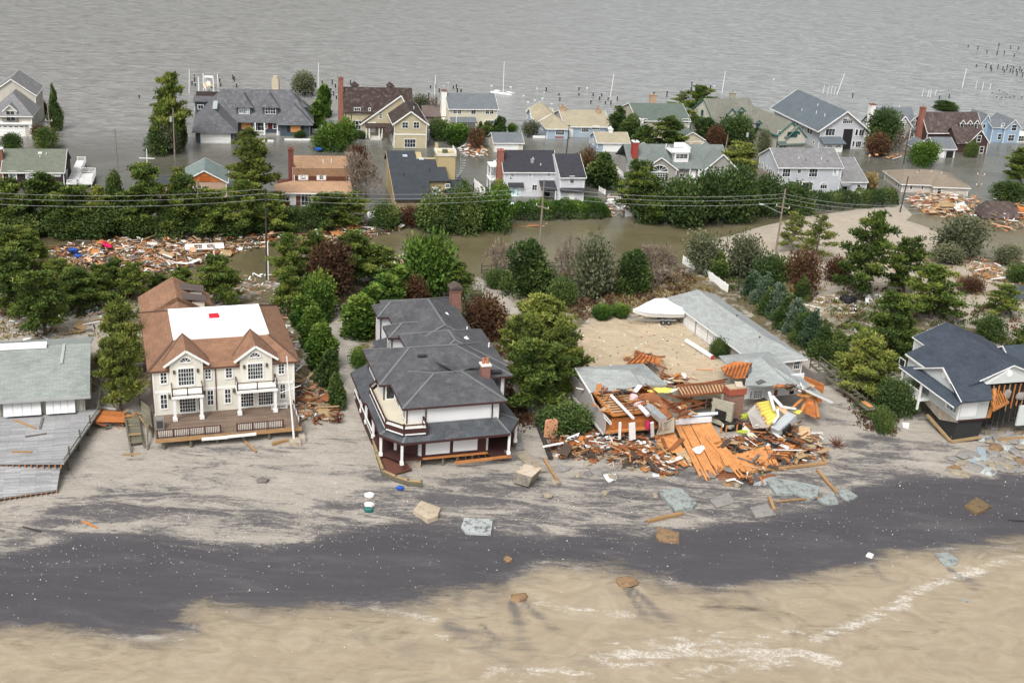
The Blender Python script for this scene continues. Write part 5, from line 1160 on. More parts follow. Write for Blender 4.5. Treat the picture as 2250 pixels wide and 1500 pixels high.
ac.part('cabinet', MB().box(-.45, 0, 2.67, .55, .9, 4.0), M('grey_cabinet', (.22, .22, .215), .6)); ac.part('grille', MB().box(-.3, -.03, 2.9, .4, 0, 3.8), M('dark_vent', (.06, .06, .06)))
# flagpole
fp = House('flagpole', 'tall white flagpole with a yardarm leaning beside the right end of the brown deck', 9, 1300, 1395, .9, 19, cat='pole')
q = fp.F(9, 1238, 685, 0)
fp.part('mast', MB().tube((0, 0, .9), (q[0], 0, q[1]), .14, .07, 10), WHITE); f = .62; c = V(q[0]*f, 0, .9+(q[1]-.9)*f); fp.part('yardarm', MB().tube(c+V(-1.1, 0, -.3), c+V(1.3, 0, .45), .05, .04, 6), WHITE)
fp.part('block', MB().box(-.7, -1.3, .3, .6, 0, 1.5).box(.6, -.3, .5, 1.3, 1.0, 1.6), M('stained_concrete', (.42, .37, .31), .95, col2=(.32, .24, .16)))
# broken walkway left of the deck
wk = House('boardwalk', 'weathered grey green walkway collapsed beside the deck of the cream house', 5, 660, 1150, 1.2, 19, cat='walkway')
wk.part('plank_floor', MB().slab([wk.P(5, 645, 1030, 2.4), wk.P(5, 715, 1020, 2.4), wk.P(5, 735, 1150, 1.5), wk.P(5, 665, 1160, 1.5)], .15), M('grey_green_timber', (.155, .145, .105)))
for a, b, z in (((645, 1030), (680, 1225), 0), ((720, 930), (790, 1090), 0), ((695, 985), (745, 1180), 0), ((720, 935), (725, 1010), 0), ((780, 970), (785, 1130), 0), ((760, 1060), (760, 1190), 0)):
    wk.part('post', MB().bar(wk.P(5, *a, 2.6), wk.P(5, *b, 1.1), .2, .2), OLDWOOD)
for a, b in (((660, 1065), (715, 1062)), ((665, 1112), (725, 1108)), ((630, 1215), (725, 1210)), ((650, 1025), (760, 1000)), ((700, 1000), (770, 1085))):
    wk.part('rail', MB().bar(wk.P(5, *a, 2.1), wk.P(5, *b, 2.0), .2, .2), M('tan_timber', (.36, .25, .13), .85, var=.3))
wk.part('side_frame', MB().slab([wk.P(5, 722, 932, 3.6), wk.P(5, 768, 970, 3.6), wk.P(5, 785, 1075, 2.4), wk.P(5, 735, 1040, 2.4)], .12), M('grey_green_timber', (.155, .145, .105)))

# ---- grey deck house at the left edge
W_ = M('dull_cream_siding', (.44, .43, .37), .85, 'siding'); RF = M('silver_green_shingle', (.275, .30, .285), .9, 'shingle', var=.2, size=1.4)
h = House('beach_house', 'low silver green roofed beach house at the left edge, with white storm shutters', 5, 440, 985, 3, 17)
h.part('wall', MB().box(-16, 0, 1.5, 0, 16, 5.4), W_)
h.part('roof', MB().slab([(-17, -1.2, 5.35), (.7, -1.2, 5.35), (.7, 4.6, 7.0), (-17, 4.6, 7.0)], .2).slab([(-17, 4.6, 7.0), (.7, 4.6, 7.0), (.7, 9.2, 7.75), (-17, 9.2, 7.75)], .2).slab([(-17, 9.2, 7.75), (.7, 9.2, 7.75), (.7, 17, 5.4), (-17, 17, 5.4)], .2), RF)
h.part('ridge_flashing', MB().box(-16, 8.4, 7.72, -4.4, 9.6, 8.1), M('white_membrane', (.88, .88, .87)))
h.part('hip_cap', MB().bar((-2.4, 9.1, 7.85), (-2.6, 4.7, 7.15), .35, .08), M('pale_cap', (.36, .38, .37)))
h.part('roof_trim', MB().box(-17, -1.3, 5.05, .75, -1.2, 5.35).box(.7, -1.2, 5.05, .78, 4, 5.3), M('grey_trim', (.36, .37, .36)))
for b, n in (((15, 920, 210, 1008), 4), ((235, 905, 385, 995), 4)):
    a0, a1, z0, z1 = h.rect('F', -.6, 5, *b); sh = MB()
    sh.slab([(a0, -.1, z1), (a1, -.1, z1), (a1, -1.0, z0), (a0, -1.0, z0)], .1); o = h.part('storm_shutter', sh, M('white_panel', (.72, .73, .73), .6, var=.05))
    jt = MB()
    for i in range(1, n): x = a0+(a1-a0)*i/n; jt.bar((x, -.13, z1+.02), (x, -1.03, z0+.02), .05, .04)
    h.part('shutter_joint', jt, M('joint_grey', (.42, .42, .42)), o)
for x in (-9.4, -5.0, -.4): h.part('pilaster', MB().box(x-.15, -.15, 3, x+.15, 0, 5.3), W_)
GDECK = M('silver_deck', (.34, .345, .355), .85, 'plank', var=.2, size=1.3)
d = House('deck', 'large silver grey plank deck, its seaward half dropped like a ramp onto the sand', 5, 440, 985, 3, 17, cat='deck')
pf = [(-18, 0), (1.2, .3), (1.4, 6.5), (1.9, 6.5), (1.7, 0), (-1.9, -13.0), (-9, -11.8), (-18, -11.0)]
d.part('deck_floor', MB().slab([(x, y, 2.9) for x, y in pf], .2), GDECK)
p4 = [d.P(5, 0, 1260, 2.55), d.P(5, 318, 1235, 2.5), d.P(5, 292, 1395, 1.3), d.P(5, 5, 1435, 1.3)]; p4[0] = p4[1]+(p4[0]-p4[1])*1.5; p4[3] = p4[2]+(p4[3]-p4[2])*1.5
d.part('fallen_ramp', MB().slab(p4, .22), GDECK)
jn = MB()
for i in range(14):
    x = -2.2-i*.62; jn.box(x-.06, -13.1+.17*0-(i*-.13), 2.35, x+.06, -12.0+i*.13, 2.7)
d.part('joist_ends', jn, TIMBER)
jn = MB()
for i in range(16): q = p4[2]+(p4[3]-p4[2])*(i/16.)+V(0, 0, -.2); jn.bar(q+V(0, .8, .2), q+V(0, -.12, -.05), .09, .2)
d.part('joist_ends', jn, TIMBER)
for x, y in ((1.5, 0), (.6, -3.4), (-.4, -7), (-1.4, -11), (1.7, 6)): d.part('rail_post', MB().box(x-.09, y-.09, 2.7, x+.09, y+.09, 3.9), OLDWOOD); d.part('pile', MB().tube((x-.2, y, 0), (x-.2, y, 2.7), .15), OLDWOOD)
d.part('side_rail', MB().bar((1.75, 6.4, 3.8), (1.6, 0, 3.8), .14, .1).bar((1.5, 0, 3.2), (-1.9, -12.8, 3.2), .1, .1).bar((1.8, 6.4, 3.3), (1.65, 0, 3.3), .08, .25), OLDWOOD)

# ---- dark house with many hips
W_ = M('white_board', (.70, .71, .72), .75, 'siding', var=.05); RF = M('charcoal_shingle', (.088, .09, .098), .9, 'shingle', var=.28, size=1.5, col2=(.125, .12, .122)); CAP = M('grey_hip_cap', (.15, .155, .16), .9); RF2 = M('slate_porch_shingle', (.075, .082, .092), .9, 'shingle', var=.3, size=1.5, col2=(.105, .11, .118))
h = N2 = House('hipped_house', 'charcoal hipped beach house with maroon trim, a white boarded front and an undermined porch', 6, 620, 1190, 2.5, 18)
h.hip(.3, 11.3, -.5, 9.5, 5.0, 8.3, 9.85, 'x', 4.3, 3.4, W_, RF, MAROON, .65, cap=CAP)
h.hip(-1.0, 13.9, 6.2, 15.6, 5.0, 8.35, 10.55, 'x', 4.0, 5.2, W_, RF, MAROON, .7, cap=CAP)
h.hip(4.4, 14.1, 9, 19.6, 5.0, 8.4, 10.2, 'y', 4.2, 3.2, W_, RF, MAROON, .7, cap=CAP, rb_=9.3)
h.hip(4.4, 13.1, 17, 32.6, 2.5, 8.2, 10.3, 'y', 1, 5, W_, RF, MAROON, .6, cap=CAP, rb_=9.2)
h.hip(2.9, 7, 20.5, 23.5, 2.5, 8.15, 9.3, 'x', 1.6, .4, W_, RF, MAROON, .5, cap=CAP); h.hip(2.9, 7, 27.8, 31.2, 2.5, 8.15, 9.4, 'x', 1.6, .4, W_, RF, MAROON, .5, cap=CAP)
h.part('roof_cricket', MB().face([(5.4, 8.2, 9.9), (8.0, 6.6, 9.5), (7.0, 4.2, 9.95)]).face([(8.0, 6.6, 9.5), (11.2, 6.9, 9.3), (7.0, 4.2, 9.95)]), RF)
PO = [(-3, 17.2), (-3.1, 8.5), (-2.7, 7.9), (-2.8, -.5), (-.7, -3.1), (11.9, -2.9), (14, .3), (13.7, 4.8)]; PI_ = [(-.9, 17.2), (-.9, 9), (-.2, 7.5), (.2, .5), (.9, -.3), (10.8, -.3), (11.4, .6), (11.5, 4.8)]
rb = MB(); cp = MB()
for i in range(7): rb.slab([(*PO[i], 4.95), (*PO[i+1], 4.95), (*PI_[i+1], 6.0), (*PI_[i], 6.0)], .16)
for i in (3, 4, 5, 6): cp.bar((*PO[i], 5.0), (*PI_[i], 6.05), .3, .06)
r = h.part('porch_roof', rb, RF2); h.part('ridge_cap', cp, CAP, r)
ft = MB()
for i in range(7): ft.bar((*PO[i], 4.78), (*PO[i+1], 4.78), .12, .24)
h.part('porch_fascia', ft, MAROON, r)
# balcony
fl = [(-.4, 10.6), (-1.9, 9.0), (-1.9, -.3), (-.3, -2.0), (2.0, -2.1), (2.0, -.6), (.4, -.5), (.3, 6)]
h.part('balcony_floor', MB().prism([(x, y, 5.55) for x, y in fl], (0, 0, .5)), M('cream_membrane', (.60, .55, .43), .8, var=.05))
o_ = [(-1.1, 10.4), (-2.1, 9.1), (-2.1, -.4), (-.4, -2.25), (2.2, -2.3), (2.2, -.7)]
pn, wt, cpb = MB(), MB(), MB()
for (x, y), (x2, y2) in zip(o_, o_[1:]):
    pn.bar((x, y, 5.95), (x2, y2, 5.95), .12, .75); wt.bar((x, y, 5.58), (x2, y2, 5.58), .16, .16); wt.bar((x, y, 6.36), (x2, y2, 6.36), .16, .12); cpb.bar((x, y, 6.72), (x2, y2, 6.72), .18, .1)
    n = max(1, int(math.hypot(x2-x, y2-y)/.28))
    for k in range(n): f = k/n; wt.box(x+(x2-x)*f-.05, y+(y2-y)*f-.05, 6.4, x+(x2-x)*f+.05, y+(y2-y)*f+.05, 6.7)
bp_ = h.part('balcony_parapet', pn, MAROON); h.part('balcony_trim', wt, WHITE, bp_); h.part('balcony_cap', cpb, MAROON, bp_)
h.posts(o_, 5.4, 6.9, .2, MAROON, 'balcony_post')
h.winm('F', 6.2, -.7, .2, 6.2, 8.0, 1, 1, name='glass_door'); h.winm('L', .3, .2, 1.4, 6.2, 8.0, 1, 1, name='glass_door'); h.winm('L', .3, 3.4, 5.2, 6.2, 8.0, 1, 1, name='glass_door')
for x in (2.5, 10.4): h.part('batten', MB().box(x-.06, -.62, 5.9, x+.06, -.5, 8.2), MAROON)
h.part('storm_board', MB().box(2.7, -.58, 6.05, 10.2, -.5, 8.15), M('white_panel', (.72, .73, .73)))
h.winm('F', 6.2, 12.3, 13.4, 5.6, 7.8, 1, 1)
for y0 in (21.0, 22.2, 24.0, 25.2, 26.4): h.winm('L', 2.9 if y0 < 23.4 else 4.4, y0, y0+.9, 5.4, 7.6, 1, 2)
h.part('side_roof', MB().slab([(1.8, 18, 4.4), (4.4, 18, 5.2), (4.4, 28, 5.2), (1.8, 28, 4.4)], .15), RF2); h.part('side_wall', MB().box(2.2, 18, 2, 4.4, 27.5, 4.4), W_)
# lower storey: boarded front, porch, columns
h.part('lower_wall', MB().box(1.9, -1.4, 2.0, 9.6, 6, 5.1), MAROON); h.part('lower_wall', MB().box(0, 2, 2.0, 12.6, 16, 5.1), MAROON)
for b in ((632, 1150, 812, 1248), (838, 1128, 1018, 1225)): q = h.rect('F', -1.4, 13, *b); h.panel('F', -1.4, q[0], q[1], max(q[2], 2.05), min(q[3], 4.7), M('white_panel', (.72, .73, .73)), 'storm_board', .08)
h.part('angled_wall', MB().prism([(-.9, .6, 2.0), (1.9, -1.4, 2.0), (1.9, -1.4, 4.8), (-.9, .6, 4.8)], (.25, .3, 0)), W_); h.part('angled_panel', MB().prism([(-.6, .3, 2.3), (1.5, -1.25, 2.3), (1.5, -1.25, 3.9), (-.6, .3, 3.9)], (-.05, -.07, 0)), MAROON)
h.part('side_wall', MB().box(9.62, -1.2, 2.1, 9.9, 2, 5), W_)
h.part('porch_floor', MB().slab([(-2.6, 16, 2.3), (-2.6, .2, 2.3), (-.8, -1.8, 2.3), (1.9, -1.8, 2.2), (1.9, 2.2, 2.3), (0, 2.2, 2.3), (0, 16, 2.3)], .3), MAROON); h.part('porch_floor', MB().slab([(9.8, -2.0, 2.1), (12.1, -2.2, 1.7), (13.4, .3, 2.0), (13.2, 4.5, 2.3), (9.8, 4.5, 2.3)], .3), MAROON)
for x, y in ((-2.6, 15.4), (-2.7, 11.5), (-2.7, 8.3), (-2.6, 4.4), (-2.6, -.2), (-.7, -2.8), (12.0, -2.6), (13.7, .3)): h.part('column', MB().box(x-.13, y-.13, 2.1, x+.13, y+.13, 4.85).box(x-.2, y-.2, 2.1, x+.2, y+.2, 2.5), WHITE)
h.part('porch_apron', MB().box(-2.75, 4.4, 1.2, -2.6, 16, 2.9), MAROON); h.part('porch_rail', MB().bar((-2.75, 16, 3.1), (-2.75, 4.4, 3.1), .14, .12).bar((-2.75, 8.3, 2.5), (-2.75, 4.4, 2.5), .1, .1), WHITE)
h.part('porch_apron', MB().box(13.3, .3, 1.4, 13.5, 4.5, 3.2), MAROON); h.part('sill_beam', MB().bar((5.6, -2.6, 1.6), (12.4, -2.5, 1.75), .22, .28).bar((2, -1.6, 1.95), (9.8, -1.6, 2.0), .2, .2), TIMBER)
h.part('foundation', MB().box(.3, 3.2, -.3, 12.4, 16, 2.0), M('foundation_grey', (.16, .15, .14))); h.part('corner_pier', MB().prism([(-.4, -.9, .6), (1.8, -1.5, .5), (1.9, -1.5, 1.95), (-.5, -.9, 1.95)], (.2, .8, 0)), M('stained_concrete', (.42, .37, .31)))
st = MB()
for i in range(6): st.box(-2.6, -1.2-i*.0+.35*i, 2.2-.24*i-.06, -1.2, -.9+.35*i, 2.2-.24*i)
h.part('stair', MB().slab([(-2.6, 1.2, 2.0), (-.9, .8, 2.0), (.6, -2.4, 1.2), (-2.2, -3.0, .9)], .18), M('rust_brown_gate', (.11, .045, .03)))
for x in (4.5, 6.2, 8, 10.4, 12): h.part('pile', MB().tube((x, -1.4, -.4), (x, -1.4, 2.0), .16, .16, 8), OLDWOOD)
for i in range(7): h.part('floor_joist', MB().bar((6.2+i*.8, -2.2, 1.7), (6.6+i*.8, 2.0, 1.85), .09, .25), M('rust_brown_gate', (.11, .045, .03)))
q = h.P(13, 835, 118, 8.6); h.chimney(q[0]+.3, q[1], 1.3, 1.5, 6, 10.4, M('rose_brick', (.21, .105, .085), .9, 'brick', size=1.5), M('rose_brick', (.21, .105, .085)))
h.part('chimney_cowl', MB().box(q[0]-.5, q[1]-.9, 10.6, q[0]+1.1, q[1]+.9, 10.9).prism([(q[0]-.6, q[1]-1, 10.9), (q[0]+1.2, q[1]-1, 10.9), (q[0]+.3, q[1]-1, 11.4)], (0, 2, 0)), M('bronze_metal', (.115, .085, .075)))
q = h.P(13, 1080, 660, 8.9); h.chimney(q[0], q[1]+.3, 1.05, 1.05, 7.8, 10.1, M('rose_brick', (.21, .105, .085)), M('white_cap', (.7, .68, .64)), pots=2)
for x, y, z in ((780, 215, 9.2), (928, 395, 9.4)): q = h.P(13, x, y, z); h.part('roof_vent', MB().tube(q+V(-.3, 0, -.3), q+V(.35, 0, .25), .42, .3, 10), WHITE)
for x, y in ((942, 330), (1105, 452)): q = h.P(13, x, y, 8.9); h.part('vent_pipe', MB().tube(q, q+V(0, 0, .6), .1), WHITE)
h.part('roof_patch', MB().bar(h.P(13, 572, 515, 10.15), h.P(13, 640, 510, 10.15), .5, .06), M('black_shingle', (.042, .042, .052)))
h.part('roof_patch', MB().bar(h.P(13, 1122, 632, 9.0), h.P(13, 1200, 628, 8.9), .7, .06), M('black_shingle', (.042, .042, .052)))
# low curved bulkhead left of the porch
bk = empty('bulkhead', 'low broken timber bulkhead curving round the undermined porch of the charcoal house', 'retaining wall', tuple(ongr(13, 300, 1420)))
pts = [ongr(13, x, y) for x, y in ((222, 1090), (240, 1180), (268, 1290), (310, 1415), (410, 1460), (500, 1490), (600, 1500))]; b0 = np.array(bk.location); mb, mc = MB(), MB()
for a, b in zip(pts, pts[1:]): mb.bar(a-b0+V(0, 0, .2), b-b0+V(0, 0, .2), .12, .9); mc.bar(a-b0+V(0, 0, .7), b-b0+V(0, 0, .7), .3, .12)
mb.build('sheeting', OLDWOOD, bk); mc.build('cap_board', M('tan_timber', (.36, .25, .13)), bk)
for p in pts: MB().box(*(p-b0+V(-.12, -.12, -.4)), *(p-b0+V(.12, .12, .9))).build('post', OLDWOOD, bk)

# ---- blue roofed house on the right
W_ = M('pale_aqua_siding', (.56, .59, .58), .8, 'siding', var=.06); RF = M('navy_shingle', (.052, .066, .088), .9, 'shingle', var=.25, size=1.4)
h = N4 = House('beach_house', 'tilting beach house with a navy blue roof, white pediments and a torn open right side', 12, 640, 955, 4, 17)
xr = h.F(12, 900, 910, 0)[0]
zt = h.F(12, 690, 828, -.4)[1]
h.part('wall', MB().box(0, 0, 3.9, xr, 11, 6.7), W_); h.part('corner_board', MB().box(-.08, -.08, 3.9, .1, .1, 6.7), WHITE)
ap = h.S(12, 545, 505, -.3); bk_ = h.S(12, 320, 505, -.3); fr_ = h.S(12, 690, 772, -.3)
zr = ap[1]; yr = ap[0]; yb = bk_[0]; yf = fr_[0]; zb = (bk_[1]+fr_[1])/2
h.part('gable_wall', MB().prism([(-.3, yf, zb), (-.3, yb, zb), (-.3, yr, zr-.1)], (.3, 0, 0)), W_)
h.part('gable_vent', MB().tube((-.36, yr, zr-1.0), (-.3, yr, zr-1.0), .42, .42, 12), WHITE)
xe = h.F(12, 925, 800, yf)[0]
r = h.part('roof', MB().slab([(-.7, yr, zr+.1), (xe+2, yr, zr+.1), (xe, yf-.5, zb-.25), (-.9, yf-.5, zb-.25)], .18).slab([(-.7, yr, zr+.1), (xe+2, yr, zr+.1), (xe+2, yb+.6, zb-.2), (-.7, yb+.6, zb-.2)], .18), RF)
h.part('skirt_roof', MB().slab([(-1.7, yf-.6, zb-.75), (-.3, yf-.6, zb-.05), (-.3, yb+.8, zb-.05), (-1.7, yb+2.4, zb-.75)], .15), RF)
h.part('rake_board', MB().bar((-.75, yr, zr+.02), (-.75, yf-.5, zb-.3), .08, .26).bar((-.75, yr, zr+.02), (-.75, yb+.6, zb-.3), .08, .16).bar((-1.75, yf-.6, zb-.85), (-1.75, yb+2.4, zb-.85), .08, .14), WHITE, r)
zr2 = 10.4
h.gable(2.9, 13.6, 1.4, 15.4, 4, 8.55, zr2, 'y', W_, RF, WHITE, oh=.15, rk=.4, br=7.6, zeb=8.0, tt=.14)
h.part('lean_roof', MB().slab([(2.9, .9, 8.72), (2.9, 12.9, 8.72), (.1, 12.9, 7.62), (.1, .9, 7.62)], .16), RF); h.part('lean_wall', MB().box(.4, 1.4, 4, 2.9, 12.6, 7.6), W_)
h.part('eave_board', MB().box(.0, .9, 7.3, .08, 12.95, 7.55), WHITE)
h.part('soffit_gable', MB().prism([(3.9, .75, 8.25), (10.6, .75, 8.25), (7.0, .75, zr2-.3)], (0, .6, 0)), W_); h.part('gable_vent', MB().tube((7.0, .7, 9.5), (7.0, .76, 9.5), .42, .42, 12), WHITE)
h.gable(13, 20, 6, 14, 4, 6.6, 9.0, 'x', W_, RF, WHITE)
q = h.rect('F', 0, 12, 672, 832, 810, 915); h.panel('F', 0, .25, q[1], 4.35, 6.2, M('white_panel', (.72, .73, .73)), 'storm_board', .07)
q = h.rect('L', 0, 12, 545, 770, 655, 885); h.winm('L', 0, q[0]+.1, q[1]-.1, q[2]+.12, min(q[3], 6.4), 3, 1, gl=PALEGLASS)
h.part('sill_band', MB().box(-.05, -.1, 3.75, xr+.1, 0, 3.95), MAROON)
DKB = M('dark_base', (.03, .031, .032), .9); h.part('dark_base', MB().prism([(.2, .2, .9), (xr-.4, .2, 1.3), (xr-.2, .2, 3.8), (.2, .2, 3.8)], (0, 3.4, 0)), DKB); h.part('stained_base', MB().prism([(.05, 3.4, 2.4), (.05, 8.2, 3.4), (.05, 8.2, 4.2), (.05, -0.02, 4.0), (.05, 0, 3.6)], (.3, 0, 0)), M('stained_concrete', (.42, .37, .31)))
h.part('base_beam', MB().bar((-.1, .1, .9), (xr, .1, 1.2), .3, .3).bar((-.1, .1, .9), (-.2, 5.6, 2.0), .3, .3), M('tan_timber', (.36, .25, .13)))
for x, y in ((.3, .6), (2.6, .6), (.2, 3), (xr-.5, 2)): h.part('pile', MB().tube((x, y, -.5), (x, y, 1.4), .17, .17, 8), OLDWOOD)
# recessed porch on the left side
h.panel('L', -.01, 6.4, 10.2, 4.3, 6.4, M('porch_shade_wall', (.2, .21, .2)), 'recess_shade', .03); h.rail([(-1.5, 10.6), (-1.5, 6.2)], 4.1, 1.0, WHITE, .2); h.part('porch_floor', MB().box(-1.6, 6.1, 3.8, 0, 10.8, 4.1), WHITE)  # dark panel flat on the wall paints the shade of the recess
for y in (6.2, 10.6): h.part('porch_post', MB().box(-1.62, y-.12, 2.0 if y > 8 else 2.6, -1.4, y+.12, 6.1), WHITE)
h.winm('L', .3, 13, 14.2, 5.4, 6.4, 1, 1)
for x, y in ((-1.6, 14), (-2.8, 16)): h.part('post', MB().box(x-.1, y-.1, 1.4, x+.1, y+.1, 5.4), WHITE)
h.part('pergola', MB().bar((-3.4, 13.5, 5.4), (-1, 15.5, 5.4), .1, .2).bar((-3.6, 14.5, 5.4), (-1.2, 16.5, 5.4), .1, .2).bar((-3, 12.8, 5.4), (-.6, 14.8, 5.4), .1, .2), M('grey_deck', (.32, .32, .31)))
# torn side
h.part('interior_shade', MB().box(xr+.6, 1.15, 3.0, 13.5, 4.5, 7.9), M('opening_shade', (.02, .019, .018)))  # solid near-black box stands for the shaded rooms inside
rf_ = MB()
for i in range(7): a = V(xr+.3+i*.42, -.8+i*.18, 5.5+i*.06); rf_.bar(a, a+V(-.3, 2.2, 2.2), .1, .22)
rf_.bar((xr+.1, -.9, 5.4), (xr+3.2, .4, 5.7), .2, .3); h.part('exposed_rafters', rf_, TIMBER)
h.part('torn_sheathing', MB().slab([(xr+.1, -.9, 5.3), (xr+.5, -.7, 5.3), (xr+2.0, 1.8, 8.1), (xr+1.5, 1.8, 8.1)], .1).slab([(xr, -.2, 4.0), (xr+.5, -.2, 4.0), (xr+.8, 0, 5.4), (xr+.3, 0, 5.4)], .15), TIMBER)
for i in range(6): h.part('dangling_pipe', MB().tube((xr+1.2+i*.8, 1.2, 5.6), (xr+.6+i*.9, .4+i*.1, 1.4+.3*i), .05, .05, 5), M('dark_pipe', (.05, .045, .045)))
h.panel('F', .6, 9.4, 14, 2.2, 5.0, W_, 'hanging_wall', .2)
for i in range(9): h.part('broken_stud', MB().bar((xr+1.2+i*.75, 1.0, 4.2+.3*(i % 3)), (xr+1.0+i*.8, 1.02, 7.9), .12, .14), TIMBER if i % 3 else M('tan_timber', (.36, .25, .13)))
h.part('insulation', MB().lump(V(xr+3.2, .9, 6.6), .5, .25, .6, 3).lump(V(xr+5.2, .9, 6.2), .7, .25, .5, 4), M('grey_batt', (.28, .26, .24), .95))
# ================================================================== the wrecked house with its garage wing
W_ = M('grey_taupe_siding', (.40, .365, .345), .85, 'siding', var=.08); RF = M('light_grey_shingle', (.325, .345, .34), .9, 'shingle', var=.14, size=1.4); FLOOR = M('orange_floor', (.60, .27, .095), .65, 'plain', var=.22, col2=(.48, .20, .07))
RAFT = M('rust_rafter', (.235, .085, .035), .85, var=.35); LATH = M('tan_lath', (.52, .37, .22), .9, 'plank', var=.2); INNER = M('inner_wall', (.70, .72, .73), .85, var=.06); CREAMW = M('cream_inner_wall', (.42, .385, .30), .85, var=.08); SHEATH = M('orange_sheathing', (.47, .165, .05), .85, 'board', var=.3); STONE = M('pale_fireplace_stone', (.30, .285, .22), .95, 'brick', size=2); YEL = M('yellow_insulation', (.68, .60, .13), .95, var=.2); DUCT = M('galvanised_duct', (.55, .57, .58), .35, metal=.6)
h = N3 = House('wrecked_house', 'low grey house torn open, its orange floors and rafters spilled onto the beach', 7, 345, 755, 5.5, 20)
RL = h.S(10, 105, 208, -.4); zr = RL[1]; rl = V(-.4, RL[0], zr); rr = h.P(10, 640, 237, zr); ap = h.P(10, 770, 170, 5.5); fl = h.P(10, 255, 450, 5.45); fm = h.P(10, 560, 425, 5.75); fr = h.P(10, 750, 380, 5.9); rc = h.P(10, 1005, 375, 5.5)
r = h.part('roof', MB().slab([rl, rr, fr, fm, fl], .18).slab([rl, ap, rr], .15).slab([rr, ap, rc, fr], .18), RF)
h.part('roof_trim', MB().bar(rl+V(-.05, 0, -.1), fl+V(-.05, 0, -.1), .1, .25), WHITE, r)
for x, y, s_ in ((560, 420, .5), (660, 400, .6), (480, 440, .4), (330, 440, .4)): p = h.P(10, x, y, 5.95); h.part('torn_shingle', MB().slab([p, p+V(s_, 0, .05), p+V(s_*1.3, -.6, -.15), p+V(-.1, -.4, -.1)], .05), M('black_felt', (.05, .05, .05)), r)
# left block below it
wl = MB(); wl.prism([(0, 7.4, 2.7), (0, 7.4, 5.2), (0, 0, 5.3), (0, -1.2, 4.7), (0, -3.6, 4.6), (0, -5.0, 4.5), (0, -5.0, 2.3)], (.2, 0, 0)); h.part('wall', wl, W_)
h.part('sill_board', MB().bar((-.08, 7.4, 2.65), (-.08, -5, 2.25), .1, .3), M('pale_sill', (.55, .56, .57)))
q = h.rect('L', 0, 10, 392, 575, 465, 700); h.winm('L', 0, q[0], q[1], max(q[2], 2.6), min(q[3], 4.3), 4, 3)
for y in (6.9, 4.0): h.part('pile', MB().tube((.1, y, .8), (.1, y, 2.6), .12), WHITE)
h.part('floor', MB().box(.25, -5, 2.2, 10.2, 5, 2.45), FLOOR); h.part('rear_wall', MB().box(.3, 3.2, 2.4, 9.8, 3.4, 5.4), SHEATH)
h.part('ceiling', MB().slab([(.5, -4.6, 4.7), (6.6, -4.6, 4.7), (6.2, .3, 5.3), (.5, .3, 5.3)], .08), LATH)
for i in range(10): f = i/9; y = -4.6+4.9*f; h.part('ceiling_joist', MB().bar((.4, y, 4.76+.6*f), (6.5-.4*f, y, 4.76+.6*f), .13, .1), RAFT)
h.part('edge_beam', MB().bar((.5, .2, 5.4), (.9, -5.1, 4.75), .22, .3).bar((.9, -5.1, 4.7), (7.2, -5.0, 4.75), .2, .3), TIMBER)
h.part('tilted_floor', MB().slab([h.P(10, 700, 470, 5.2), h.P(10, 885, 440, 5.3), h.P(10, 1055, 670, 4.3), h.P(10, 985, 720, 4.1), h.P(10, 800, 600, 4.7)], .15), M('rust_plank', (.33, .13, .055), .8, 'plank', var=.3))
h.part('front_boards', MB().box(1.0, -4.7, 2.3, 7.0, -4.55, 4.0), SHEATH)
for a, b, w_ in (((540, 740), (515, 880), .3), ((655, 745), (640, 885), .8), ((850, 740), (835, 855), .4), ((925, 745), (915, 835), .25), ((955, 745), (940, 835), .3)):
    h.part('porch_column', MB().bar(h.P(10, *a, 4.2), h.P(10, *b, 1.9)+V(0, -.6, 0), w_, .2, up=(0, 1, 0)), WHITE)
h.part('broken_wall', MB().slab([h.P(10, 930, 760, 3.8), h.P(10, 1060, 690, 4.2), h.P(10, 1060, 830, 2.4), h.P(10, 890, 855, 2.3)], .15), CREAMW)
for a, b, r_ in (((455, 480), (670, 700), .19), ((730, 580), (815, 670), .28)): h.part('duct', MB().tube(h.P(10, *a, 5.5), h.P(10, *b, 5.0), r_, r_, 10), M('white_panel', (.72, .73, .73)))
h.part('duct', MB().bar(h.P(10, 815, 590, 5.3), h.P(10, 960, 720, 5.0), 1.0, .6), DUCT); h.part('duct_mouth', MB().tube(h.P(10, 820, 585, 5.5), h.P(10, 870, 630, 5.5), .4, .4, 12), DUCT)
h.part('insulation', MB().lump(h.P(10, 905, 430, 5.2), 1.1, .5, .2, 3, 8, .5), YEL); h.part('insulation', MB().lump(h.P(10, 995, 430, 5.2), .8, .6, .2, 4, 8, .5), YEL)
h.part('pale_sheet', MB().slab([h.P(10, 1030, 430, 5.4), h.P(10, 1105, 405, 5.5), h.P(10, 1110, 420, 5.3), h.P(10, 1040, 450, 5.3)], .1), WHITE)
h.part('pink_bundle', MB().lump(h.P(10, 670, 495, 5.4), .6, .5, .4, 5).lump(h.P(10, 720, 560, 5.2), .9, .4, .35, 6), M('pale_pink_cloth', (.62, .45, .45), .9)); h.part('magenta_cloth', MB().lump(h.P(10, 808, 765, 3.2), .3, .3, .7, 7), M('magenta', (.55, .03, .12), .8))
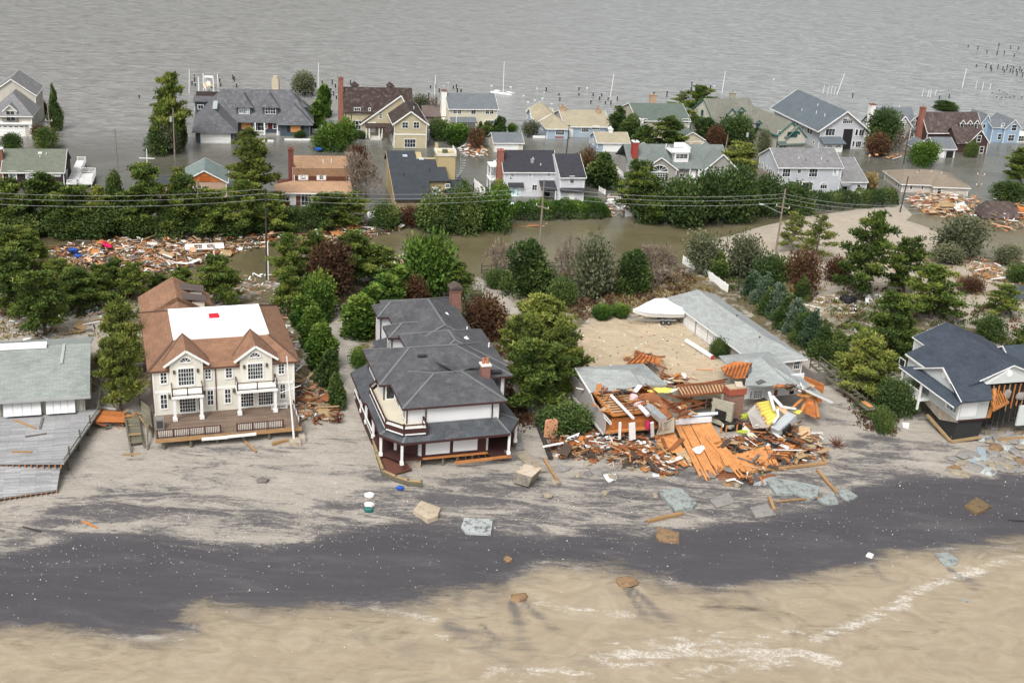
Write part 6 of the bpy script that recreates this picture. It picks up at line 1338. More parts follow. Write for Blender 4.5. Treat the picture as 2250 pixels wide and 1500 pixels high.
# middle
yb = .6
q0 = h.F(10, 1200, 640, yb); q1 = h.F(10, 1525, 470, yb)
h.part('wall', MB().box(q0[0]-2.5, yb, 2.4, q1[0], yb+.2, max(q1[1], 4.9)), CREAMW, label='cream inner wall standing bare with a dark window')
h.win('F', yb, 10, 1225, 520, 1370, 600, 1, 1, frame=CREAMW, gl=M('screen_brown', (.07, .05, .045))); h.win('F', yb, 10, 1375, 510, 1445, 595, 3, 3, frame=M('tan_lath', (.52, .37, .22)))
h.part('wall_base', MB().slab([h.P(10, 1190, 650, 3.2), h.P(10, 1490, 635, 3.2), h.P(10, 1490, 660, 3.0), h.P(10, 1190, 690, 3.0)], .12), M('pale_grey_board', (.52, .55, .58)))
zt = 5.3
c4 = [h.P(10, 1085, 400, zt), h.P(10, 1540, 368, zt), h.P(10, 1570, 455, zt-.2), h.P(10, 1140, 490, zt-.2)]
h.part('ceiling', MB().slab(c4, .08), LATH)
for i in range(15): f = i/14; h.part('ceiling_joist', MB().bar(c4[0]+(c4[1]-c4[0])*f+V(0, 0, .12), c4[3]+(c4[2]-c4[3])*f+V(0, 0, .12), .1, .22), RAFT)
h.part('edge_beam', MB().bar(c4[0]+V(0, 0, .25), c4[1]+V(0, 0, .25), .16, .25).bar(c4[3]+V(0, 0, .1), c4[2]+V(0, 0, .1), .16, .25), RAFT)
for i, (a, b) in enumerate((((950, 500), (1230, 690)), ((1010, 470), (1300, 560)), ((1010, 560), (1340, 530)), ((1060, 640), (1390, 540)), ((960, 540), (1180, 700)), ((1080, 480), (1360, 555)), ((900, 480), (1130, 640)), ((1000, 610), (1240, 500)), ((1090, 690), (1300, 600)))):
    h.part('fallen_rafter', MB().bar(h.P(10, *a, 5.0), h.P(10, *b, 3.6), .13, .2), RAFT)
h.part('kerb_wall', MB().slab([h.P(10, 1075, 705, 3.2), h.P(10, 1430, 685, 3.2), h.P(10, 1430, 735, 2.5), h.P(10, 1080, 765, 2.5)], .2), M('white_plaster', (.66, .67, .68), .8, var=.05))
# chimney and fireplace
cb = h.P(11, 215, 770, 2.2); cy = -3.6; ct = h.F(11, 255, 400, cy); cx = ct[0]; lean = V(0, 0, 0)
h.part('chimney', MB().prism([(cx-1.15, cy-.5, .6), (cx+1.05, cy-.5, .6), (cx+1.05, cy+.8, .6), (cx-1.15, cy+.8, .6)], (0, 0, ct[1]-1.4)), M('rubble_brick', (.20, .115, .09), .95, 'brick', var=.3, size=2))
h.part('chimney_crown', MB().box(cx-1.3, cy-.65, ct[1]-.8, cx+1.2, cy+.95, ct[1]), M('red_crown_brick', (.27, .075, .045), .9, 'brick', size=2)); h.part('chimney_cap', MB().box(cx-1.15, cy-.5, ct[1], cx+1.05, cy+.8, ct[1]+.12), M('tan_cap', (.46, .38, .27)))
h.part('cap_tile', MB().slab([(cx-.2, cy-.4, ct[1]+.25), (cx+.7, cy-.5, ct[1]+.2), (cx+1.0, cy+.5, ct[1]+.5), (cx, cy+.6, ct[1]+.55)], .08), M('pale_stone_tile', (.5, .42, .33)))
h.part('fireplace', MB().prism([(cx-2.9, cy+.4, 2.3), (cx-1.3, cy-2.0, 2.3), (cx-.9, cy-1.7, 2.3), (cx-2.4, cy+.8, 1.9)], (0, 0, 2.5)), STONE); h.part('firebox', MB().prism([(cx-2.62, cy-.1, 2.4), (cx-1.75, cy-1.4, 2.4), (cx-1.75, cy-1.4, 3.5), (cx-2.62, cy-.1, 3.5)], (-.06, -.05, 0)), M('firebox_shade', (.02, .018, .017)))  # shade of the firebox opening painted as a near-black panel
h.part('mantel', MB().prism([(cx-3.1, cy+.3, 1.6), (cx-1.5, cy-2.5, 1.6), (cx-.7, cy-2.0, 1.6), (cx-2.2, cy+.8, 1.6)], (0, 0, .35)), STONE); h.part('stone_head', MB().prism([(cx-2.95, cy+.5, 3.9), (cx-1.25, cy-1.9, 3.9), (cx-.85, cy-1.6, 3.9), (cx-2.4, cy+.9, 3.9)], (0, 0, .25)), STONE)
h.part('hearth_shade', MB().box(cx-2.0, cy-2.0, .3, cx+.4, cy+.3, 2.0), M('opening_shade', (.02, .019, .018)))  # near-black box stands for the shade under the hearth
for dx in (-2.6, -1.9, -.4, .5): h.part('hearth_stud', MB().bar((cx+dx, cy-2.1, .5), (cx+dx+.1, cy-2.0, 2.0), .18, .15), TIMBER if dx < 0 else WHITE)
# spilled floors
fA = [h.P(7, 780, 922, 2.3), h.P(7, 965, 908, 2.4), h.P(7, 985, 975, 2.1), h.P(7, 1060, 1075, 1.6), h.P(7, 1168, 1185, .8), h.P(7, 1120, 1200, .75), h.P(7, 1035, 1090, 1.3), h.P(7, 985, 1130, 1.05), h.P(7, 1010, 1190, .7), h.P(7, 930, 1222, .6), h.P(7, 860, 1090, 1.3), h.P(7, 810, 990, 1.8)]
def ragged(A, B, C, D, n, seed, mat=FLOOR, name='spilled_floor', label=None, miss=.025, rag=.16):
    """a plank floor whose boards end unevenly; A-B is its upper edge, D-C its lower one"""
    g = random.Random(seed); mb = MB(); A, B, C, D = map(np.array, (A, B, C, D))
    for i in range(n):
        if g.random() < miss: continue
        f0, f1 = i/n, (i+.985)/n; s0 = g.random()**3*rag*.4; s1 = 1-g.random()**3*rag*1.5; zz = V(0, 0, g.uniform(-.012, .014))
        L0, L1 = A+(B-A)*f0, A+(B-A)*f1; M0, M1 = D+(C-D)*f0, D+(C-D)*f1
        mb.slab([L0+(M0-L0)*s0+zz, L1+(M1-L1)*s0+zz, L1+(M1-L1)*(s1+g.uniform(-.03, .03))+zz, L0+(M0-L0)*s1+zz], .1)
    return h.part(name, mb, mat, label=label)
ragged(fA[0], fA[1], h.P(7, 1085, 1105, 1.5), h.P(7, 925, 1225, .6), 46, 1, label='largest orange floor, slid down from the house to the beach')
ragged(h.P(7, 1075, 1075, 1.4), h.P(7, 1268, 1025, 1.6), h.P(7, 1318, 1132, .95), h.P(7, 1150, 1172, .8), 40, 2)
ragged(h.P(7, 676, 972, 1.7), h.P(7, 775, 952, 2.1), h.P(7, 830, 1060, 1.4), h.P(7, 700, 1072, 1.3), 10, 3); ragged(h.P(7, 700, 1075, 1.3), h.P(7, 830, 1040, 1.5), h.P(7, 880, 1130, .9), h.P(7, 760, 1140, .9), 12, 5, LATH, miss=.2, rag=.4); ragged(h.P(7, 560, 1050, 1.3), h.P(7, 660, 1030, 1.5), h.P(7, 690, 1085, 1.0), h.P(7, 600, 1100, 1.0), 8, 6, SHEATH, rag=.35)
ragged(h.P(7, 940, 985, 2.2), h.P(7, 992, 978, 2.2), h.P(7, 1178, 1182, .95), h.P(7, 1120, 1202, .9), 7, 4, rag=.25)
h.part('spilled_floor', MB().slab([h.P(7, 1300, 1070, 1.4), h.P(7, 1350, 1010, 1.7), h.P(7, 1405, 1025, 1.6), h.P(7, 1340, 1100, 1.1)], .12), FLOOR)
for i in range(9): f = i/8; a = V(*(h.P(7, 935, 1120, 1.0)+(h.P(7, 1005, 1205, .5)-h.P(7, 935, 1120, 1.0))*f)); b = h.P(7, 1040, 1085, 1.1)+(h.P(7, 1155, 1200, .55)-h.P(7, 1040, 1085, 1.1))*f; h.part('floor_joist', MB().bar(a, b, .13, .25), RAFT)
for i in range(8): f = i/7; a = h.P(7, 1265, 1090, 1.3)+(h.P(7, 1335, 1010, 1.7)-h.P(7, 1265, 1090, 1.3))*f; h.part('floor_joist', MB().bar(a, a+h.u*0+V(2.2, -.5, -.2), .13, .25), RAFT)
h.part('sand_on_floor', MB().lump(h.P(7, 945, 1160, .75), 1.3, 1.5, .12, 8).lump(h.P(7, 1060, 1140, 1.0), 1.1, 1.3, .12, 9), M('wet_grey_sand', (.20, .185, .175), .9))
# right block: roof, bare rooms, insulation
a_, b_, c_, d_, e_ = h.P(11, 85, 95, 5.2), h.P(11, 500, 115, 6.7), h.P(11, 575, 50, 5.2), h.P(11, 1185, 540, 4.9), h.P(11, 770, 368, 5.7)
f_, g_ = h.P(11, 345, 380, 5.6), h.P(11, 400, 160, 6.2)
r = h.part('roof', MB().slab([a_, c_, b_], .16).slab([b_, g_+V(.2, 0, .05), f_, h.P(11, 560, 385, 5.6), e_], .18).slab([b_, e_, h.P(11, 870, 400, 5.5), h.P(11, 1000, 455, 5.2), d_, c_], .18).slab([a_, b_, g_, h.P(11, 235, 145, 5.95), h.P(11, 150, 170, 5.6)], .16), RF)
h.part('roof_trim', MB().bar(d_+V(.05, -.1, -.1), h.P(11, 870, 405, 5.35), .12, .25), M('pale_sill', (.55, .56, .57)), r)
h.part('bare_decking', MB().slab([h.P(11, 105, 205, 5.3), h.P(11, 235, 148, 5.95), h.P(11, 398, 160, 6.15), h.P(11, 340, 305, 5.7), h.P(11, 240, 310, 5.5), h.P(11, 150, 270, 5.35)], .14), SHEATH)
for i in range(6): f = .1+i*.16; a = h.P(11, 150, 215, 5.55)+(h.P(11, 385, 165, 6.3)-h.P(11, 150, 215, 5.55))*f; b = h.P(11, 110, 300, 5.5)+(h.P(11, 335, 305, 5.9)-h.P(11, 110, 300, 5.5))*f; h.part('rafter', MB().bar(a+V(0, 0, .1), b+V(0, 0, .15), .1, .18), RAFT)
h.part('felt_patch', MB().slab([h.P(11, 440, 345, 5.78), h.P(11, 500, 320, 5.9), h.P(11, 545, 345, 5.8), h.P(11, 470, 372, 5.7)], .04).slab([h.P(11, 375, 220, 6.12), h.P(11, 410, 195, 6.2), h.P(11, 400, 250, 6.1), h.P(11, 350, 290, 5.95)], .04), M('dark_felt', (.10, .10, .10)))
yw = -.1
w0 = h.F(11, 330, 500, yw)[0]; w1 = h.F(11, 880, 500, yw)[0]
h.part('room_wall', MB().box(w0, yw, 2.5, w1, yw+.2, 5.4), INNER); h.part('room_wall', MB().prism([(w1, yw, 2.4), (w1+.2, yw, 2.4), (w1+1.6, -2.6, 2.2), (w1+1.4, -2.6, 2.2)], (0, 0, 2.6)), SHEATH)
h.part('room_wall', MB().box(w0+3.0, -1.8, 2.5, w0+3.2, yw, 4.9), INNER)
q = h.rect('F', yw, 11, 425, 435, 500, 500); h.winm('F', yw, q[0], q[1], q[2], q[3], 4, 4, mun=.08); q = h.rect('F', yw, 11, 388, 440, 402, 500); h.winm('F', yw, q[0], q[1], q[2], q[3], 1, 4)
q = h.rect('F', yw, 11, 765, 435, 805, 545); h.panel('F', yw, q[0], q[1], 2.6, q[3], M('opening_shade', (.02, .019, .018)), 'doorway', .03); q = h.rect('F', yw, 11, 620, 425, 650, 510); h.panel('F', yw, q[0], q[1], 2.6, q[3], M('rust_rafter', (.235, .085, .035)), 'door', .04)
bx = [h.P(11, 440, 565, 3.9), h.P(11, 590, 540, 3.9), h.P(11, 690, 690, 3.2), h.P(11, 560, 790, 2.9)]
h.part('insulated_panel', MB().slab(bx, .5), LATH)
g = random.Random(5)
for i in range(7):
    f = (i+.3)/7; a = bx[0]+(bx[3]-bx[0])*f; b = bx[1]+(bx[2]-bx[1])*f
    h.part('insulation', MB().bar(a+(b-a)*g.uniform(.03, .2)+V(0, 0, .1), a+(b-a)*g.uniform(.8, 1)+V(0, 0, .1), .5, .22), YEL); h.part('stud', MB().bar(a+V(0, .3, .06), b+V(0, .3, .06), .1, .25), TIMBER)
h.part('leaning_wall', MB().slab([h.P(11, 440, 565, 3.9), h.P(11, 360, 640, 3.3), h.P(11, 420, 800, 1.9), h.P(11, 560, 790, 2.9)], .15), M('grey_plaster', (.36, .34, .31), .9))
for a, b, z0, z1, r_ in (((575, 450), (625, 620), 5.0, 4.2, .2), ((610, 490), (700, 590), 4.9, 4.3, .2), ((700, 590), (830, 610), 4.3, 3.9, .16), ((655, 615), (660, 680), 4.3, 3.9, .17), ((660, 680), (615, 745), 3.9, 3.5, .17)): h.part('duct', MB().tube(h.P(11, *a, z0), h.P(11, *b, z1), r_, r_, 9), M('white_panel', (.72, .73, .73)))
h.part('duct_box', MB().bar(h.P(11, 800, 680, 3.6), h.P(11, 630, 830, 2.4), 1.3, .9), M('pale_metal_box', (.50, .53, .55), .45, metal=.3)); h.part('duct_mouth', MB().bar(h.P(11, 770, 770, 2.9), h.P(11, 715, 840, 2.4), .5, .7), M('opening_shade', (.02, .019, .018)))
for a, b, z0, z1 in (((930, 480), (800, 600), 4.6, 3.4), ((1020, 480), (1050, 690), 4.2, 2.6), ((920, 560), (880, 640), 3.9, 3.2), ((840, 470), (960, 490), 5, 4.8)): h.part('broken_stud', MB().bar(h.P(11, *a, z0), h.P(11, *b, z1), .35, .15), TIMBER)
for a in ((640, 600), (735, 600), (845, 640), (930, 480), (335, 690), (305, 830), (345, 665)): h.part('insulation', MB().lump(h.P(11, *a, 3.4 if a[0] > 600 else 2.4), .62, .4, .12, int(a[0]), 6, .5), YEL if a[0] > 600 else M('lime_sheet', (.36, .42, .05)))
h.part('peach_board', MB().slab([h.P(11, 640, 590, 4.1), h.P(11, 690, 585, 4.2), h.P(11, 810, 670, 3.6), h.P(11, 760, 690, 3.5)], .06), M('peach_board', (.62, .36, .22)))
h.part('side_panel', MB().slab([h.P(11, 925, 500, 4.2), h.P(11, 1000, 520, 4.0), h.P(11, 1050, 710, 2.2), h.P(11, 905, 640, 2.6)], .1), SHEATH)
h.part('fallen_sheet', MB().slab([h.P(11, 340, 770, 2.3), h.P(11, 470, 890, 1.9), h.P(11, 435, 930, 1.6), h.P(11, 305, 815, 2.0)], .1), M('cream_sheet', (.58, .54, .42), .85)); h.part('fallen_sheet', MB().slab([h.P(11, 870, 770, 2.2), h.P(11, 965, 785, 2.0), h.P(11, 980, 910, 1.3), h.P(11, 850, 890, 1.5)], .1), LATH)
# loose mass of splintered wood through the wreck (uncountable)
g = random.Random(11); mass = MB()
for k_, cx_, cy_, sx, sy, n, z0 in ((10, 760, 950, 330, 90, 90, 1.0), (10, 250, 920, 200, 110, 70, .9), (10, 1000, 1120, 200, 60, 40, .8), (10, 1050, 330, 120, 60, 60, 3.6), (10, 620, 520, 260, 120, 24, 5.0), (11, 560, 760, 300, 60, 40, 1.8), (10, 1150, 620, 160, 100, 14, 3.6), (11, 760, 395, 200, 12, 24, 5.2), (10, 520, 420, 300, 20, 40, 5.3), (11, 250, 930, 220, 50, 60, 1.3), (11, 700, 890, 220, 60, 60, 1.4), (11, 330, 1290, 200, 30, 16, .5), (10, 760, 120, 160, 60, 30, 3.2)):
    for i in range(n):
        p = h.P(k_, g.gauss(cx_, sx*.5), g.gauss(cy_, sy*.5), max(.5, z0+g.uniform(-.3, .8))); a = g.uniform(0, 6.28); ln = g.uniform(.6, 2.6); d = V(math.cos(a), math.sin(a), g.uniform(-.25, .3))*ln/2
        mass.mi = g.choice((0, 0, 0, 1, 1, 2, 3, 4)); mass.bar(p-d, p+d, g.choice((.1, .15, .3, .6)), .07)
o = mass.build('splintered_wood', [RAFT, TIMBER, LATH, M('white_trim', (.78, .78, .76)), M('dark_wet_wood', (.07, .05, .038), .9)], h.e); o['kind'] = 'stuff'
# fallen rear gable pieces
for pts, z in ((((600, 165), (740, 75), (905, 105), (930, 170), (800, 165)), 4.0),): h.part('rear_roof_fragment', MB().slab([h.P(10, *p, z+.4*(i in (1, 2))) for i, p in enumerate(pts)], .12), SHEATH)
for i in range(6): h.part('rafter', MB().bar(h.P(10, 620+i*50, 165-i*2, 4.2), h.P(10, 720+i*32, 78+i*5, 4.6), .1, .16), RAFT)
h.part('felt_patch', MB().slab([h.P(10, 790, 145, 4.2), h.P(10, 830, 150, 4.2), h.P(10, 920, 235, 3.6), h.P(10, 880, 225, 3.6)], .1), M('black_felt', (.05, .05, .05)))
for a, b in (((880, 180), (1000, 222)), ((975, 200), (940, 280)), ((940, 250), (1160, 370)), ((960, 290), (1110, 360)), ((1000, 300), (1150, 350)), ((1380, 355), (1580, 320)), ((1400, 350), (1560, 345))): h.part('fallen_rafter', MB().bar(h.P(10, *a, 4.0), h.P(10, *b, 3.7), .14, .16), RAFT)

# ---- garage wing
h = House('garage', 'long low garage wing with grey roof and three white doors facing the sand yard', 7, 1130, 552, 4.7, 22.5, cat='garage')
far = h.P(7, 815, 258, 4.7); fr2 = h.P(7, 1500, 600, 4.7); bk2 = h.P(7, 1085, 242, 4.7)
x1 = fr2[0]-.5; y1 = far[1]
h.hip(.5, x1, -3.2, y1-.4, 1.8, 4.6, 6.3, 'y', 4.6, 1.5, W_, RF, WHITE, .5)
for a, b in (((832, 300), (888, 420)), ((897, 355), (952, 450)), ((958, 400), (1002, 475))):
    s0 = h.S(7, a[0], (a[1]+b[1])/2-20, .5)[0]; s1 = h.S(7, b[0], (a[1]+b[1])/2+25, .5)[0]; h.garage('L', .5, min(s0, s1)+.15, max(s0, s1)-.15, 1.9, 4.0)
q = h.rect('L', .5, 7, 1030, 472, 1068, 525); h.winm('L', .5, q[0], q[1], 2.7, 3.9, 4, 2)
q = h.rect('F', -3.2, 7, 1392, 605, 1420, 630); h.winm('F', -3.2, q[0], q[1], 3.0, 4.2, 3, 2)
h.part('side_wall', MB().box(x1+.1, -6, 1.5, x1+.3, -3.2, 3.4).box(x1+.3, -6, 1.5, x1+3.5, -5.8, 3.4), M('weathered_board', (.20, .18, .165), .9, 'plank'))
h.vents([(x1*.45, 1.5, 5.8), (x1*.55, 9, 6.1)], M('dark_vent', (.06, .06, .06)))

# ---- shrink wrapped boat on its trailer
p = ongr(7, 690, 392); 
tr = empty('boat_trailer', 'two axle boat trailer under the white wrapped boat on the sand yard', 'trailer', tuple(p), R(8))
WHEEL = M('tyre_rubber', (.025, .025, .027), .8); STEEL = M('galvanised_steel', (.32, .33, .34), .5, metal=.4)
MB().bar((-4.6, 0, .55), (-2.4, .9, .6), .12, .12).bar((-4.6, 0, .55), (-2.4, -.9, .6), .12, .12).bar((-2.4, .9, .6), (2.6, .9, .65), .14, .16).bar((-2.4, -.9, .6), (2.6, -.9, .65), .14, .16).bar((-2, -.9, .6), (-2, .9, .6), .1, .1).bar((2, -.9, .6), (2, .9, .6), .1, .1).build('chassis', STEEL, tr)
for x in (.55, 1.4):
    for y in (-1.15, 1.15):
        wh = MB().tube((x, y-.13, .36), (x, y+.13, .36), .37, .37, 14).build('wheel', WHEEL, tr); MB().tube((x, y-.15, .36), (x, y+.15, .36), .17, .17, 10).build('rim', STEEL, wh)
for y in (-1.15, 1.15): MB().slab([(.1, y-.18, .8), (1.9, y-.18, .8), (1.9, y+.18, .8), (.1, y+.18, .8)], .06).build('fender', STEEL, tr)
MB().tube((-4.4, 0, 0), (-4.4, 0, .7), .05).build('jack', STEEL, tr)
bt = empty('motor_boat', 'boat shrink wrapped in white plastic parked on a trailer in the sand yard', 'boat', tuple(p+V(0, 0, 0)), R(8))
st = [(-3.9, .05, 1.55, 1.95, 2.0), (-3.2, .62, 1.15, 1.95, 2.25), (-2.0, 1.05, .85, 1.85, 3.0), (-.7, 1.25, .75, 1.8, 3.75), (.8, 1.3, .72, 1.78, 3.8), (1.5, 1.3, .72, 1.76, 3.35), (3.1, 1.25, .75, 1.72, 2.55), (3.75, 1.15, .8, 1.7, 2.3)]
def sect(s_): x, w_, zk, zg, zt = s_; return [V(x, 0, zk), V(x, w_*.75, zk+(zg-zk)*.35), V(x, w_, zg)], [V(x, w_, zg), V(x, w_*.97, zg+(zt-zg)*.25), V(x, w_*.45, zg+(zt-zg)*.85), V(x, 0, zt)]
hull, wrap = MB(), MB(); mir = lambda p: p*V(1, -1, 1)
for A, B in zip(st, st[1:]):
    for mbx, i in ((hull, 0), (wrap, 1)):
        a, b = sect(A)[i], sect(B)[i]
        for k in range(len(a)-1):
            mbx.face([a[k], b[k], b[k+1], a[k+1]]); mbx.face([mir(a[k+1]), mir(b[k+1]), mir(b[k]), mir(a[k])])
e0, e1 = sect(st[-1]); ring = e0+e1[1:]; hull.face(ring[:3]+[mir(q_) for q_ in ring[:3][::-1][:-1]]); wrap.face(e1+[mir(q_) for q_ in e1[::-1][1:]])
hull.build('hull', M('white_gelcoat', (.80, .80, .78), .4, var=.03), bt); wrap.build('shrink_wrap', M('white_wrap', (.85, .86, .86), .45, var=.04), bt)
lace = MB()
for A, B in zip(st, st[1:]):
    for sg in (1, -1): lace.bar((A[0], sg*(A[1]+.02), A[3]), (B[0], sg*(B[1]+.02), B[3]), .04, .1)
lace.build('wrap_band', M('band_grey', (.5, .52, .55), .6), bt)
# white column lying on the yard
a, b = ongr(7, 838, 500), ongr(7, 972, 585)
o = empty('column', 'white round column lying on the sand yard, its red end showing', 'column', tuple(a)); MB().tube((0, 0, .35), b-a+V(0, 0, .35), .33, .33, 14).build('shaft', WHITE, o); MB().tube(b-a+V(0, 0, .35), (b-a)*1.02+V(0, 0, .35), .3, .3, 14).build('end_cap', M('red_end', (.45, .05, .05)), o)
# ================================================================== planting, each where it stands
# dense belt on the far side of the flooded road, left half
trees('pine', [(30, 512, 402, 125), (100, 510, 392, 115), (168, 513, 412, 110), (292, 512, 425, 100)], 'dense dark pine in the belt below the green roofed shingle house and its white deck', 'pines below the shingle house with the white deck')
trees('pine', [(332, 515, 374, 125), (405, 517, 396, 105), (478, 517, 418, 115)], 'dark pine in the belt screening the house with the orange plywood gable', 'pines before the plywood gable house')
tree('cedar', 256, 505, 375, 62, 'narrow bushy cedar standing at the foot of the bare leaning pole by the white deck')
tree('yellowpine', 396, 500, 380, 62, 'small yellow green pine touching the corner of the orange plywood gable')
tree('yellowpine', 560, 472, 320, 112, 'tall yellow green pine between the plywood gable house and the brown cedar house')
tree('yellowpine', 545, 350, 288, 62, 'yellow green pine in front of the slate roofed house with the white garage door')
trees('pine', [(545, 518, 405, 100), (598, 515, 432, 90)], 'dark spreading pine between the plywood gable and the front of the brown cedar house', 'pines left of the cedar house front')
trees('shrub', [(60, 517, 468, 95), (140, 519, 466, 90), (222, 519, 455, 95), (300, 519, 472, 85), (372, 520, 470, 80), (440, 520, 475, 80), (515, 518, 470, 80), (575, 512, 468, 60)], 'low dark shrub filling the foot of the pine belt along the road debris', 'low shrubs under the left pine belt')
trees('yellowpine', [(225, 512, 415, 70), (130, 470, 408, 60)], 'yellow green pine top among the dark pines beside the shingle house', 'yellow pines beside the shingle house')
# in front of the brown cedar house and the saltbox
trees('shrub', [(642, 506, 462, 62), (690, 505, 455, 72)], 'dark shrub in the water below the porch of the brown cedar house', 'shrubs below the cedar house porch')
tree('pine', 725, 502, 424, 98, 'broad grey green pine leaning over the right corner of the brown cedar house')
tree('pine', 772, 500, 430, 95, 'spreading pine between the cedar house and the dark saltbox roof')
tree('shrub', 848, 502, 446, 62, 'small dark shrub beside the white panel left of the tan saltbox wall')
tree('bare', 790, 445, 328, 92, 'tall leafless thicket between the brown cedar house and the dark saltbox house')
tree('russet', 782, 400, 330, 50, 'small russet shrub behind the leafless thicket by the cedar house')
tree('russet', 902, 494, 458, 62, 'low russet shrub at the foot of the tan saltbox house')
trees('shrub', [(966, 507, 428, 95), (1015, 508, 424, 85)], 'rounded dark shrub in the clump below the tan saltbox house, left of the dark pole', 'shrubs below the saltbox house')
trees('greenshrub', [(1075, 503, 424, 95), (1098, 470, 408, 55)], 'green shrub in the clump between the dark pole and the clipped hedge', 'green shrubs right of the dark pole')
tree('greenshrub', 1012, 428, 396, 42, 'small bright round shrub beside the tower of the saltbox house')
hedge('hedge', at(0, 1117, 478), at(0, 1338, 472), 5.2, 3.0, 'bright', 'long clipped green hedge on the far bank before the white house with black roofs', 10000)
# before the arched window house
tree('pine', 1392, 482, 362, 112, 'grey green pine standing before the left side of the arched window house')
trees('shrub', [(1428, 488, 415, 95), (1490, 491, 396, 112), (1552, 491, 388, 112), (1610, 488, 384, 108)], 'big dark evergreen shrub in the row hiding the foot of the arched window house', 'dark shrubs before the arched window house')
trees('shrub', [(1672, 472, 398, 85), (1735, 466, 410, 92)], 'dark evergreen shrub before the left half of the long blue grey house', 'shrubs before the blue grey house')
tree('bare', 1672, 440, 372, 70, 'leafless brown thicket between the arched window house and the blue grey house')
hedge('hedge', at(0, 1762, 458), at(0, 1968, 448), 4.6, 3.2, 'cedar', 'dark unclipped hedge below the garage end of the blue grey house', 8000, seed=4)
tree('yellowpine', 1622, 385, 320, 105, 'yellow green pine beside the right gable of the arched window house')
tree('cone', 1320, 412, 335, 74, 'dark conical evergreen right of the white house with black roofs')
tree('russet', 1290, 402, 338, 52, 'russet shrub tucked behind the tall wing of the white house with black roofs')
tree('grasstuft', 1908, 420, 392, 34, 'clump of dry tan reed beside the blue grey house garage end')
# bay front row, left to right
tree('cedar', 122, 286, 194, 32, 'lone narrow cedar in the bay water right of the grey gabled house')
trees('shrub', [(102, 328, 285, 52)], 'low dark shrub round the wooden pole before the grey gabled house', None)
tree('russet', 93, 252, 224, 26, 'small reddish shrub at the side of the grey gabled house')
tree('shrub', 26, 332, 298, 46, 'shrub behind the brick chimney of the green roofed shingle house')
tree('russet', 88, 305, 280, 40, 'low brown shrub at the waterline right of the white garage door')
tree('pine', 376, 335, 176, 80, 'tall dark pine standing in the water left of the slate roofed house')
tree('cedar', 350, 338, 264, 56, 'dark bushy cedar at the foot of the tall pine in the water')
tree('yellowpine', 366, 280, 206, 62, 'yellow green pine growing against the tall dark pine in the water')
tree('greyshrub', 372, 338, 284, 52, 'olive shrub in the water at the wooden pole with the white box')
tree('cedar', 398, 325, 244, 30, 'slim dark cedar between the tall pine and the white garage door')
tree('greyshrub', 667, 212, 168, 52, 'round olive tree behind the slate roof near the bay')
tree('column', 712, 258, 192, 30, 'taller of the two dark columnar evergreens right of the slate roofed house')
tree('column', 698, 281, 226, 32, 'shorter of the two dark columnar evergreens right of the slate roofed house')
trees('greenshrub', [(722, 330, 276, 62), (756, 332, 270, 50)], 'leafy green shrub in the water between the slate roofed house and the tan gabled house', 'green shrubs left of the tan gabled house')
tree('shrub', 660, 302, 288, 26, 'tiny shrub under the plywood window of the slate roofed house')
tree('shrub', 790, 304, 288, 34, 'low dark shrub at the front steps of the tan gabled house')
tree('greyshrub', 922, 258, 218, 46, 'grey green shrub behind the tan gabled house')
tree('bare', 952, 268, 210, 32, 'leafless pale tree left of the cream house with the white chimney')
tree('shrub', 965, 306, 264, 50, 'dark shrub between the tan gabled house and the cream house')
tree('greenshrub', 1003, 318, 280, 72, 'spreading green shrub below the porch of the cream house')
tree('russet', 1048, 326, 288, 42, 'red brown shrub left of the small white garage')
tree('cone', 1055, 290, 267, 14, 'slender little evergreen by the porch posts of the cream house')
trees('cone', [(1070, 299, 267, 34), (1097, 299, 256, 38)], 'clipped dark cone of evergreen at the front of the cream house', 'clipped cones before the cream house')
tree('greenshrub', 1124, 293, 274, 24, 'small clipped green ball right of the evergreen cones at the cream house')
tree('greyshrub', 1165, 300, 272, 38, 'olive shrub in the water against the blue ranch house wall')
tree('cedar', 1355, 298, 238, 66, 'leafy cedar left of the beige house with the green roof')
tree('cedar', 1386, 310, 252, 60, 'dark cedar before the left corner of the beige house with the green roof')
tree('cedar', 1415, 326, 276, 62, 'dark cedar right of the small garage with the cupola')
tree('pine', 1462, 338, 264, 82, 'pine before the front wall of the beige house with the green roof')
tree('palepine', 1500, 246, 206, 56, 'thin pine behind the ridge of the beige house with the green roof')
tree('pine', 1537, 285, 198, 82, 'tall pine between the green roofed beige house and the house with teal trim')
tree('cedar', 1550, 312, 258, 66, 'dark green cedar behind the beige attached garage')
tree('russet', 1572, 325, 282, 45, 'brown shrub right of the beige attached garage')
tree('shrub', 1612, 320, 258, 74, 'big round dark evergreen before the house with teal trim')
tree('greyshrub', 1676, 334, 290, 32, 'olive shrub at the wall of the house with teal trim')
tree('shrub', 1932, 330, 252, 80, 'large dark shrub between the big blue grey house and the dormered house')
tree('russet', 1925, 340, 298, 55, 'brown shrub under the large dark shrub by the dormered house')
tree('bare', 1970, 338, 282, 40, 'leafless tree before the dormered grey house')
tree('greenshrub', 2026, 362, 314, 62, 'round green shrub in the water by the little grey garage')
tree('cedar', 2078, 242, 222, 58, 'wind blown tree behind the brick chimney of the brown house')
tree('shrub', 2130, 344, 314, 30, 'dark round bush against the front of the brown house')
tree('pine', 2246, 405, 332, 95, 'pine standing in the flood at the edge near the blue house')
trees('shrub', [(2212, 442, 404, 85)], 'dark wet shrub beyond the collapsed dark roof', None)
